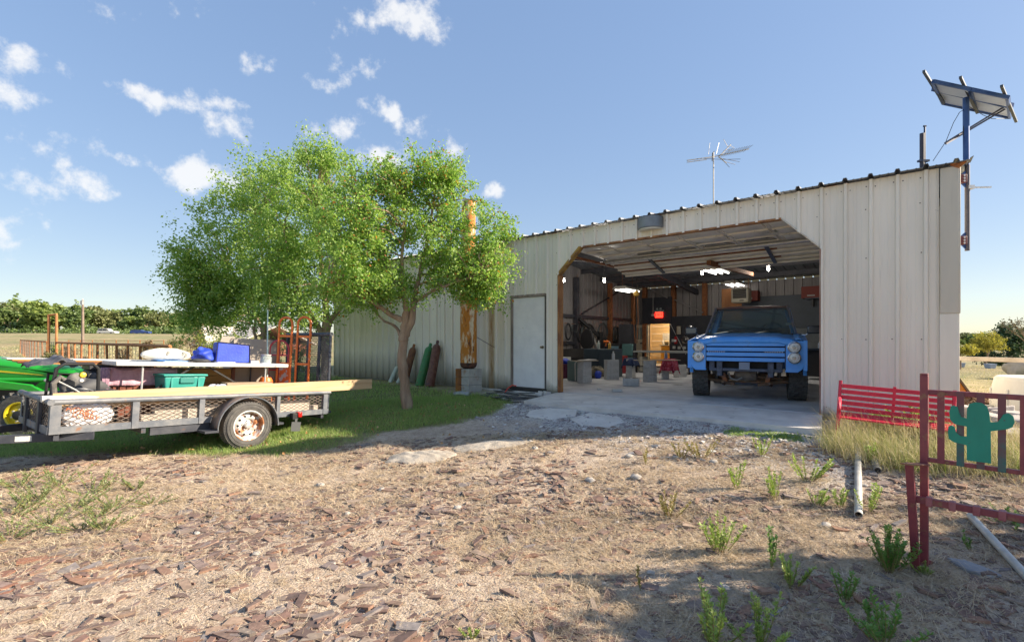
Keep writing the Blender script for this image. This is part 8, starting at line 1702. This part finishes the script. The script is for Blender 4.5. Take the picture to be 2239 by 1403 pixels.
WD = [('tall slim weed cluster on a bare sandy patch', 1612, 1070, 72, 6, .07, weedm), ('bright bushy weed standing alone near the pipe', 1696, 1090, 72, 7, .05, weedm), ('sprawling weed with browned stems in the rubble', 1462, 1126, 62, 8, .12, weedb), ('large double weed clump in the middle of the rubble', 1572, 1206, 88, 12, .13, weedm), ('single spindly weed stalk between round stones', 1401, 1288, 85, 1, .0, weedb), ('tall green weed spike at the edge of the shade', 1686, 1238, 92, 4, .04, weedd), ('leafy weed clump in the shaded rubble', 1728, 1278, 80, 9, .10, weedm), ('open branching weed in the shaded rubble', 1846, 1310, 88, 6, .09, weedd), ('big light green weed clump among the near shards', 1560, 1412, 130, 12, .12, weedm), ('broad weed clump beside the big light green one', 1660, 1418, 110, 10, .12, weedm), ('wide shaded weed clump below the bench frame', 1935, 1408, 110, 14, .16, weedd), ('dense dark green bushy weed at the bench frame foot', 1945, 1250, 95, 30, .12, weedd), ('low weed at the feet of the cactus bench frame', 2022, 1258, 28, 8, .06, weedm), ('yellowing weed near the apron corner', 1665, 995, 45, 7, .14, weedm), ('sprawling green weed beside the steel pipe', 1765, 1050, 62, 12, .18, weedm), ('small branching weed a step from the steel pipe', 1787, 1102, 42, 8, .10, weedm), ('small weed close against the steel pipe', 1836, 1108, 48, 6, .06, weedm), ('thin weed behind the end of the steel pipe', 1896, 1120, 70, 6, .08, weedm), ('dry brown weed by the shade line', 1532, 1000, 45, 9, .14, weedb), ('thin pale weed in the rubble', 1412, 1016, 40, 3, .03, weedb), ('brown weed tuft on the sandy ridge', 1490, 1000, 36, 6, .10, weedb), ('fresh green weed inside the tall grass', 1903, 1010, 58, 5, .05, weedm), ('tiny green weed alone in the brick shards', 1030, 1400, 26, 5, .06, weedm), ('small weed behind the bench frame', 2122, 1200, 40, 3, .03, weedd), ('low spreading weed along the grey pipe', 2215, 1150, 40, 9, .25, weedd)]
for i, (lab, px, py, h, n_, sp, lm) in enumerate(WD): weed(lab, px, py, h, n_, sp, lm, 300 + i)
for i, (px, py, h) in enumerate(((60, 1110, 50), (110, 1150, 40), (200, 1080, 50), (250, 1110, 36), (20, 1180, 46), (130, 1060, 44), (300, 1070, 30), (180, 1160, 34), (230, 1160, 40), (45, 1060, 40), (90, 1090, 44), (155, 1110, 40), (330, 1100, 26), (10, 1130, 44), (215, 1128, 40))): weed('small grey-green weed in the dry grass before the trailer', px, py, h, 14, .20, leafmat('greygreen_weed', (.17, .25, .08), (.32, .38, .15), .35), 400 + i, 80, 1.2)['group'] = 'weeds in the dry grass before the trailer'
# leafy plant below the red bench
v = G(1985, 948); bush('leafy_plant', 'dark green leafy plant growing under the crimson bench', (v.x, v.y, float(gtot(v.x, v.y))), [(0, 0, .16, .30, .2, .16), (.35, -.05, .14, .28, .2, .14), (-.3, .1, .12, .2, .15, .12)], 60, 26, .05, weedd, .09, None, 71)
# fallen leaves
flv = pick(420, -6.5, 0, 5.9, 9.5, lambda x, y: front(x, y) * (lawn(x, y) * .8 + .15)); q, f = leaves(np.concatenate([flv, (gtot(flv[:, 0], flv[:, 1]) + .05)[:, None]], 1), np.full(len(flv), .004), 1, .035, .8, rs=rs); o = rawmesh('fallen_leaves', q, f, leafmat('fallen_leaf', (.42, .20, .06), (.55, .40, .22), .3), ground, kind='stuff')
